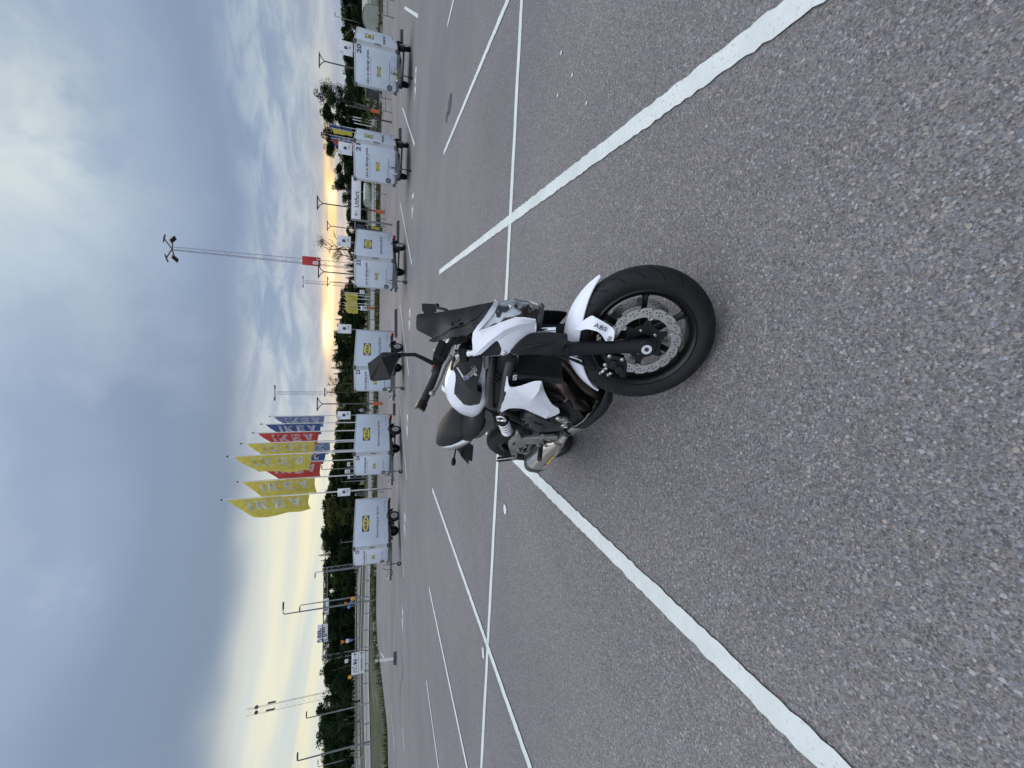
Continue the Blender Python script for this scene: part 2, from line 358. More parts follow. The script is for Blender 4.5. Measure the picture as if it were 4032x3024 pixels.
# ------------------------------------------------------------------ mesh helpers
class MB:
    """collects verts and faces of ONE mesh object"""
    def __init__(s): s.v = []; s.f = []; s.mi = []; s.cur = 0
    def add(s, vs, fs, T=None):
        o = len(s.v)
        s.v += [tuple(T @ Vector(p)) if T is not None else tuple(p) for p in vs]
        s.f += [tuple(i + o for i in f) for f in fs]; s.mi += [s.cur] * len(fs)
        return s
    def box(s, c, d, T=None, rz=0, top=1.0):
        x, y, z = (k / 2 for k in d); vs = []
        for k in (-1, 1):
            q = top if k > 0 else 1
            for a, b in ((-1, -1), (1, -1), (1, 1), (-1, 1)): vs.append(Vector((a * x * q, b * y * q, k * z)))
        m = Matrix.Rotation(rz, 3, 'Z')
        vs = [m @ p + Vector(c) for p in vs]
        return s.add(vs, [(3, 2, 1, 0), (4, 5, 6, 7), (0, 1, 5, 4), (1, 2, 6, 5), (2, 3, 7, 6), (3, 0, 4, 7)], T)
    def bar(s, a, b, w, h=None, up=(0, 0, 1), T=None):
        a, b = Vector(a), Vector(b); d = (b - a).normalized(); u = Vector(up)
        r = d.cross(u)
        if r.length < 1e-4: r = d.cross(Vector((1, 0, 0)))
        r.normalize(); u = r.cross(d); h = h or w; vs = []
        for p in (a, b):
            for i, j in ((-1, -1), (1, -1), (1, 1), (-1, 1)): vs.append(p + r * i * w / 2 + u * j * h / 2)
        return s.add(vs, [(0, 1, 2, 3), (7, 6, 5, 4), (0, 4, 5, 1), (1, 5, 6, 2), (2, 6, 7, 3), (3, 7, 4, 0)], T)
    def tube(s, pts, r, n=8, T=None, caps=True, closed=False):
        pts = [Vector(p) for p in pts]; k = len(pts); rs = r if isinstance(r, (list, tuple)) else [r] * k
        vs = []; ref = None
        for i, p in enumerate(pts):
            a = pts[i - 1] if (i or closed) else p; b = pts[(i + 1) % k] if (i < k - 1 or closed) else p
            d = (b - a).normalized()
            if ref is None: ref = d.orthogonal().normalized()
            ref = (ref - d * ref.dot(d)).normalized(); q = d.cross(ref)
            for j in range(n):
                t = 2 * math.pi * j / n; vs.append(p + (ref * math.cos(t) + q * math.sin(t)) * rs[i])
        fs = []
        for i in range(k if closed else k - 1):
            i2 = (i + 1) % k
            for j in range(n): fs.append((i * n + j, i * n + (j + 1) % n, i2 * n + (j + 1) % n, i2 * n + j))
        if caps and not closed: fs += [tuple(range(n))[::-1], tuple(range((k - 1) * n, k * n))]
        return s.add(vs, fs, T)
    def lathe(s, prof, c=(0, 0, 0), axis=(0, 1, 0), n=24, T=None, closed=False):
        """prof: (radius, along axis)"""
        ax = Vector(axis).normalized(); u = ax.orthogonal().normalized()
        if abs(ax.y) > .99: u = Vector((1, 0, 0))
        w = ax.cross(u); c = Vector(c); vs = []; k = len(prof)
        for r, a in prof:
            for j in range(n):
                t = 2 * math.pi * j / n; vs.append(c + ax * a + (u * math.cos(t) + w * math.sin(t)) * r)
        fs = []
        for i in range(k if closed else k - 1):
            i2 = (i + 1) % k
            for j in range(n): fs.append((i * n + j, i * n + (j + 1) % n, i2 * n + (j + 1) % n, i2 * n + j))
        if not closed: fs += [tuple(range(n))[::-1], tuple(range((k - 1) * n, k * n))]
        return s.add(vs, fs, T)
    def prism(s, poly, a, b, T=None):
        """poly in (x,z), extruded from y=a to y=b"""
        n = len(poly); vs = [(x, a, z) for x, z in poly] + [(x, b, z) for x, z in poly]
        fs = [tuple(range(n)), tuple(range(2 * n - 1, n - 1, -1))] + [(i, i + n, (i + 1) % n + n, (i + 1) % n) for i in range(n)]
        return s.add(vs, fs, T)
    def grid(s, rows, T=None, closed=False):
        k = len(rows); n = len(rows[0]); vs = [p for r in rows for p in r]; fs = []
        for i in range(k - 1):
            for j in range(n if closed else n - 1): fs.append((i * n + j, i * n + (j + 1) % n, (i + 1) * n + (j + 1) % n, (i + 1) * n + j))
        return s.add(vs, fs, T)
    def mesh(s, name, mats, smooth=38, bevel=0, fix=True):
        me = bpy.data.meshes.new(name); me.from_pydata([tuple(p) for p in s.v], [], s.f)
        if fix:
            bm = bmesh.new(); bm.from_mesh(me); bmesh.ops.recalc_face_normals(bm, faces=bm.faces); 
            if bevel:
                ed = [e for e in bm.edges if len(e.link_faces) == 2 and e.calc_face_angle(0) > .6]
                bmesh.ops.bevel(bm, geom=ed, offset=bevel, segments=2, profile=.6, affect='EDGES', clamp_overlap=True)
            bm.to_mesh(me); bm.free()
        for m in (mats if isinstance(mats, (list, tuple)) else [mats]): me.materials.append(MATS[m])
        if len(s.mi) == len(me.polygons) and max(s.mi or [0]) > 0: me.polygons.foreach_set('material_index', s.mi)
        if smooth:
            me.polygons.foreach_set('use_smooth', [True] * len(me.polygons)); me.set_sharp_from_angle(angle=R(smooth))
        me.update()
        return me
    def build(s, name, mats, parent=None, smooth=38, bevel=0, fix=True, mtx=None):
        o = bpy.data.objects.new(name, s.mesh(name, mats, smooth, bevel, fix)); COL.objects.link(o)
        if parent is not None: o.parent = parent
        if mtx is not None: o.matrix_basis = mtx
        return o
def thing(name, label, cat, loc=(0, 0, 0), rz=0, group=None):
    o = bpy.data.objects.new(name, None); COL.objects.link(o); o.empty_display_size = .2
    o.location = loc; o.rotation_euler = (0, 0, rz); tag(o, label, cat, group); return o
def tag(o, label=None, cat=None, group=None, kind=None):
    for k, v in (('label', label), ('category', cat), ('group', group), ('kind', kind)):
        if v: o[k] = v
    return o
def copy_tree(o, parent=None):
    c = o.copy(); COL.objects.link(c)
    if parent is not None: c.parent = parent
    for ch in list(o.children): copy_tree(ch, c)
    return c
def text_mesh(txt, size, bold=0.0, align='LEFT', depth=0.002):
    """flat lettering in the XY plane, a hair thick, as mesh data (verts, faces)"""
    cu = bpy.data.curves.new('lettering', 'FONT'); cu.body = txt; cu.size = size; cu.align_x = align
    cu.offset = bold * size; cu.extrude = depth / 2; cu.resolution_u = 3
    ob = bpy.data.objects.new('lettering', cu); COL.objects.link(ob)
    dg = bpy.context.evaluated_depsgraph_get(); me = bpy.data.meshes.new_from_object(ob.evaluated_get(dg))
    vs = [v.co.copy() for v in me.vertices]; fs = [tuple(p.vertices) for p in me.polygons]
    bpy.data.objects.remove(ob); bpy.data.curves.remove(cu); bpy.data.meshes.remove(me)
    return vs, fs
def put_text(mb, txt, size, org, ux, uy, bold=0.0, align='LEFT', width=None):
    vs, fs = text_mesh(txt, size, bold, align)
    ux, uy = Vector(ux), Vector(uy); un = ux.cross(uy); k = 1.0
    if width:
        x0 = min(v.x for v in vs); x1 = max(v.x for v in vs); k = width / (x1 - x0)
    mb.add([Vector(org) + ux * v.x * k + uy * v.y + un * v.z for v in vs], fs)
LETTER = {  # heavy block capitals on a unit box, as lists of polygons
 'I': [[(0, 0), (.30, 0), (.30, 1), (0, 1)]],
 'K': [[(0, 0), (.30, 0), (.30, 1), (0, 1)], [(.30, .40), (.62, 0), (1.0, 0), (.52, .55), (.30, .62)], [(.30, .50), (.52, .55), (.95, 1), (.60, 1), (.30, .66)]],
 'E': [[(0, 0), (.30, 0), (.30, 1), (0, 1)], [(.30, 0), (.85, 0), (.85, .24), (.30, .24)], [(.30, .40), (.78, .40), (.78, .61), (.30, .61)], [(.30, .77), (.85, .77), (.85, 1), (.30, 1)]],
 'A': [[(0, 0), (.32, 0), (.52, .70), (.35, 1)], [(.68, 0), (1.0, 0), (.65, 1), (.35, 1), (.52, .70)], [(.36, .17), (.64, .17), (.59, .38), (.42, .38)]],
}
LW = {'I': .30, 'K': 1.0, 'E': .85, 'A': 1.0}
def word_polys(w, gap=.22):
    x = 0; out = []
    for ch in w:
        out += [[(px + x, py) for px, py in poly] for poly in LETTER[ch]]; x += LW[ch] + gap
    return out, x - gap
def smooth_outline(pts, sub=3, corner=48):
    n = len(pts); P = [np.array(p, float) for p in pts]; out = []
    def sharp(i):
        a = P[i] - P[i - 1]; b = P[(i + 1) % n] - P[i]
        c = a.dot(b) / (np.linalg.norm(a) * np.linalg.norm(b) + 1e-9); return math.degrees(math.acos(max(-1, min(1, c)))) > corner
    S = [sharp(i) for i in range(n)]
    for i in range(n):
        p1, p2 = P[i], P[(i + 1) % n]
        p0 = P[i - 1] if not S[i] else 2 * p1 - p2
        p3 = P[(i + 2) % n] if not S[(i + 1) % n] else 2 * p2 - p1
        for k in range(sub):
            t = k / sub
            out.append(.5 * (2 * p1 + (p2 - p0) * t + (2 * p0 - 5 * p1 + 4 * p2 - p3) * t * t + (3 * p1 - p0 - 3 * p2 + p3) * t ** 3))
    return out
def panel(out3, ctl3=(), thick=.004, step=.016, sub=3, kern=1.0, corner=48, inward=1, creases=None, surf=False):
    """a shaped shell: outline (x,y,z) filled over (x,z); y follows the control points smoothly; returns verts, faces"""
    o3 = smooth_outline(out3, sub, corner)
    K = np.array(list(out3) + list(ctl3), float); XZ = K[:, [0, 2]]; Y = K[:, 1]
    n = len(K); d = np.linalg.norm(XZ[:, None] - XZ[None], axis=2) ** kern
    A = np.zeros((n + 3, n + 3)); A[:n, :n] = d - np.eye(n) * 1e-4; A[:n, n] = 1; A[:n, n + 1:] = XZ; A[n, :n] = 1; A[n + 1:, :n] = XZ.T
    w = np.linalg.lstsq(A, np.concatenate([Y, np.zeros(3)]), rcond=None)[0]
    def yy(p): return float((np.linalg.norm(XZ - p, axis=1) ** kern) @ w[:n] + w[n] + p @ w[n + 1:])
    if surf: return lambda x, z: yy(np.array((x, z)))
    ring = [(float(p[0]), float(p[2])) for p in o3]; m = len(ring)
    xs = [p[0] for p in ring]; zs = [p[1] for p in ring]; inner = []
    def inside(x, z):
        c = False; j = m - 1
        for i in range(m):
            if (ring[i][1] > z) != (ring[j][1] > z) and x < (ring[j][0] - ring[i][0]) * (z - ring[i][1]) / (ring[j][1] - ring[i][1]) + ring[i][0]: c = not c
            j = i
        return c
    if creases is not None: step = 9.0
    R2 = np.array(ring); z = min(zs) + step * .5; odd = 0
    while z < max(zs):
        x = min(xs) + (step * .5 if odd else 0)
        while x < max(xs):
            if inside(x, z) and np.min(np.linalg.norm(R2 - (x, z), axis=1)) > step * .55: inner.append((x, z))
            x += step
        z += step * .87; odd ^= 1
    for c in ctl3:
        if inside(c[0], c[2]): inner.append((c[0], c[2]))
    pts = [Vector(p) for p in ring + inner]; ed = [(i, (i + 1) % m) for i in range(m)]; known = {}
    if creases is not None:
        for p in o3: known[(round(float(p[0]), 4), round(float(p[2]), 4))] = float(p[1])
        for cr in creases:
            prev = None
            for c in cr:
                hit = [k for k, p in enumerate(pts) if (p - Vector((c[0], c[2]))).length < .004]
                if hit: k = hit[0]
                else: pts.append(Vector((c[0], c[2]))); k = len(pts) - 1
                known[(round(pts[k].x, 4), round(pts[k].y, 4))] = c[1]
                if prev is not None and prev != k: ed.append((prev, k))
                prev = k
    vo, _, fo, _, _, _ = delaunay_2d_cdt(pts, ed, [], 1, 1e-6)
    vs = []
    for p in vo: vs.append((p.x, known.get((round(p.x, 4), round(p.y, 4)), None) or yy(np.array((p.x, p.y))), p.y))
    fs = [tuple(f) for f in fo]; k = len(vs)
    back = [(x, y + thick * inward, z) for x, y, z in vs]
    cnt = {}
    for f in fs:
        for a, b in zip(f, f[1:] + f[:1]): cnt[(a, b)] = 1
    rim = [(a, b) for a, b in cnt if (b, a) not in cnt]
    return vs + back, fs + [tuple(i + k for i in f[::-1]) for f in fs] + [(b, a, a + k, b + k) for a, b in rim]
def mirror(vs): return [(x, -y, z) for x, y, z in vs]

# ------------------------------------------------------------------ layout helpers (upright metres: X right, Y ahead, Z up)
def ray(px, py):
    u0 = (1512 - py) / (F * 4032); d0 = (px - 2016) / (F * 4032); u = u0 * math.cos(ROLL) + d0 * math.sin(ROLL); d = d0 * math.cos(ROLL) - u0 * math.sin(ROLL)
    return Vector((u, math.cos(PITCH) - d * math.sin(PITCH), -math.sin(PITCH) - d * math.cos(PITCH)))
def at(px, py, Y):
    d = ray(px, py); t = Y / d.y; return d * t + Vector((0, 0, CAM_H))
def gnd(px, py, z=0.0):
    d = ray(px, py); t = (z - CAM_H) / d.z; return d * t + Vector((0, 0, CAM_H))
def tz(x, y):
    """height of the land: level lot, a low bank behind it, then gently rising ground"""
    sm = lambda a, b, v: (lambda t: t * t * (3 - 2 * t))(min(1, max(0, (v - a) / (b - a))))
    z = .98 * sm(38.5, 47, y) + 1.15 * sm(48, 66, y) + 1.1 * sm(66, 95, y) + 9.5 * sm(95, 260, y)
    z += sm(-18, -40, x) * (.55 * sm(44, 62, y) + .9 * sm(62, 90, y))
    return z
def ter(px, py):
    d = ray(px, py); o = Vector((0, 0, CAM_H)); t = 5.0
    while t < 400:
        p = o + d * t
        if p.z <= tz(p.x, p.y): return Vector((p.x, p.y, tz(p.x, p.y)))
        t += .15
    p = o + d * 90; return Vector((p.x, p.y, tz(p.x, p.y)))

# ------------------------------------------------------------------ the ground
def sheet(name, xs, ys, m, dz=0.0, kind='structure', zf=tz):
    b = MB(); b.grid([[(x, y, zf(x, y) + dz) for x in xs] for y in ys])
    o = b.build(name, m, smooth=60); tag(o, kind=kind)
    for p in o.data.polygons:
        if p.normal.z < 0: p.flip()
    return o
xs = [-900, -400, -200] + list(range(-120, 121, 6)) + [200, 400, 900]
ys = [-300, -80, -20, 0, 12, 24, 34] + [36 + 1.5 * i for i in range(10)] + list(range(52, 132, 6)) + [150, 190, 230, 300, 500, 1500]
grd = sheet('terrain', xs, ys, 'grass_ground' if 'grass_ground' in MATS else 'leaf_dark', -.03)
# the lot: asphalt right up to the bank, then the pinkish lane behind the trailers
def rows_between(f0, f1, xs, n): return [[(x, f0(x) + (f1(x) - f0(x)) * i / n) for x in xs] for i in range(n + 1)]
def strip(name, f0, f1, x0, x1, m, dz, nx=60, n=10):
    xs = [x0 + (x1 - x0) * i / nx for i in range(nx + 1)]
    b = MB(); b.grid([[(x, y, tz(x, y) + dz) for x, y in r] for r in rows_between(f0, f1, xs, n)])
    o = b.build(name, m, smooth=60); tag(o, kind='structure')
    return o
edge = lambda x: 46.2 if x > -27 else max(14, 46.2 + (x + 27) * 3.2)
ASPHALT = strip('car_park', lambda x: -40.0, lambda x: 27.5 if x > -33 else max(-30, min(27.5, edge(x) - 1)), -70, 80, 'asphalt', .004)
strip('service_road', lambda x: 27.5 if x > -33 else max(-30, min(27.5, edge(x) - 1)), lambda x: 32.5 if x > -31.5 else max(-29, min(32.5, edge(x) - .6)), -70, 80, 'asphalt_old', .004)
strip('access_road', lambda x: 32.5 if x > -31.5 else max(-29, min(32.5, edge(x) - .6)), lambda x: max(-28, edge(x)), -70, 80, 'asphalt_pink', .004, n=16)
LINES = []
def line(a, b, w, name='bay_line', z=.009, m='line_paint', jag=.006, seed=1):
    """painted line from a to b with a slightly ragged edge"""
    r = random.Random(seed); a, b = Vector((a[0], a[1], 0)), Vector((b[0], b[1], 0)); d = b - a; L = d.length; d.normalize(); q = Vector((-d.y, d.x, 0))
    n = max(2, int(L / .03)) if a.length < 9 or b.length < 9 else max(2, int(L / .25)); n = min(n, 260)
    mb = MB(); rows = []
    for i in range(n + 1):
        p = a + d * L * i / n; e1 = w / 2 + r.uniform(-jag, jag); e2 = w / 2 + r.uniform(-jag, jag)
        rows.append([tuple(p + q * e1 + Vector((0, 0, tz(p.x, p.y) + z))), tuple(p - q * e2 + Vector((0, 0, tz(p.x, p.y) + z)))])
    mb.grid(rows); o = mb.build(name, m, smooth=60); tag(o, kind='structure')
    for pl in o.data.polygons:
        if pl.normal.z < 0: pl.flip()
    return o
g2 = lambda px, py: tuple(gnd(px, py)[:2])
S = 1.8228
def pline(p, q, w, ext0=0, ext1=0, **k):
    a, b = Vector(g2(*p)), Vector(g2(*q)); d = (b - a).normalized(); a -= d * ext0; b += d * ext1
    return line(a, b, w, **k)
pline((950 * S, 588 * S), (1720 * S, 18 * S), .105, 0, 1.2, seed=11, z=.0128)
pline((955 * S, 836 * S), (1790 * S, 1640 * S), .105, 0, 1.2, seed=12, z=.0128)
pline((960 * S, 331 * S), (1098 * S, 3 * S), .10, 0, 5.0, seed=13, z=.0128)
pline((935 * S, 1056 * S), (1147 * S, 1655 * S), .10, 0, 5.0, seed=14, z=.0128)
pline((928 * S, 1270 * S), (1010 * S, 1655 * S), .10, 0, 8.0, seed=15, z=.0128)
pline((922 * S, 1470 * S), (948 * S, 1655 * S), .10, 0, 10.0, seed=16, z=.0128)
pline((968 * S, 55 * S), (981 * S, 0), .10, 0, 8.0, seed=17, z=.0128)
pline((1041 * S, 1659 * S), (1128.5 * S, 0), .095, 14, 14, seed=18, z=.009)
def cc(o): return lambda x, y: (1150 + x / 3.687, o + y / 3.687)
ca, cb, c3, cd, ce, cf, cg, ch = (cc(o) for o in (0, 400, 800, 1200, 1550, 1900, 2250, 2574))
for i, (p, q) in enumerate(((ca(1637, 110), ca(1832, 235)), (cb(1605, 90), cb(1783, 630)), (c3(1572, 0), c3(1742, 885)), (cd(1570, 0), cd(1700, 1020)), (ce(1565, 100), ce(1668, 1245)), (cf(1530, 0), cf(1632, 1380)), (ch(1603, 1080), ch(1633, 1400)), (ch(1430, 715), ch(1490, 1390)), (cg(1345, 960), cg(1380, 1390)))):
    pline(p, q, .12, seed=30 + i, z=.0128)
# bay numbers painted on the ground
for n, p in ((20, ca(1795, 1210)), (21, cb(1755, 1530)), (22, cd(1711, 212)), (23, ce(1677, 470)), (24, cf(1642, 620)), (25, cg(1608, 705))):
    c = gnd(*p); mb = MB(); a = R(-12) + (c.x * -.012)
    ux = Vector((math.cos(a), math.sin(a), 0)); uy = Vector((-math.sin(a), math.cos(a), 0))
    w = {20: 1.05, 21: .95, 22: .98, 23: 1.0, 24: 1.05, 25: 1.1}[n]
    put_text(mb, str(n), 1.0, c - ux * w / 2 - uy * .30 + Vector((0, 0, .012)), ux, uy, .018, width=w)
    tag(mb.build('bay_number', 'line_paint', smooth=0), kind='structure')
# small round paint dabs, tar seam, patches
def blotch(c, r, m, name, ry=None, seed=0, z=.0128):
    q = random.Random(seed); n = 18; ry = ry or r; mb = MB()
    ring = [(c[0] + r * math.cos(2 * math.pi * i / n) * q.uniform(.85, 1.1), c[1] + ry * math.sin(2 * math.pi * i / n) * q.uniform(.85, 1.1), z) for i in range(n)]
    mb.add(ring, [tuple(range(n))]); return tag(mb.build(name, m, smooth=0), kind='structure')
blotch(g2(1093 * S, 1100 * S), .055, 'line_paint', 'paint_dab', seed=1); blotch(g2(1045.5 * S, 1410 * S), .075, 'line_paint', 'paint_dab', .06, seed=2)
blotch(g2(*(1500 + 669 / 2.458, 1015 / 2.458)), .18, 'tar', 'tar_patch', .22, 3); blotch(g2(*(1500 + 640 / 2.458, 1135 / 2.458)), .10, 'tar', 'tar_patch', .10, 4)
for p0, p1 in (((1500 + 1755 / 2.458, 515 / 2.458), .016), ((1500 + 1862 / 2.458, 730 / 2.458), .014), ((1500 + 1722 / 2.458, 925 / 2.458), .014), ((1500 + 490 / 2.458, 455 / 2.458), .016), ((1500 + 2000 / 2.458, 1000 / 2.458), .012)):
    blotch(g2(*p0), p1, 'line_paint', 'pale_stone', seed=int(p0[1]), z=.011)
seam = [ch(1590, -100), ch(1600, 80), ch(1612, 180), ch(1608, 300), ch(1585, 440), ch(1572, 560), ch(1565, 650)]
for i in range(len(seam) - 1): pline(seam[i], seam[i + 1], .10 if i in (1, 2, 3) else .06, .05, .05, m='tar', name='tar_seam', jag=.03, seed=60 + i, z=.0105)
seam = [ch(1735, 430), ch(1742, 560), ch(1740, 680)]
for i in range(2): pline(seam[i], seam[i + 1], .03, m='tar', name='tar_seam', jag=.012, seed=70 + i, z=.0105)
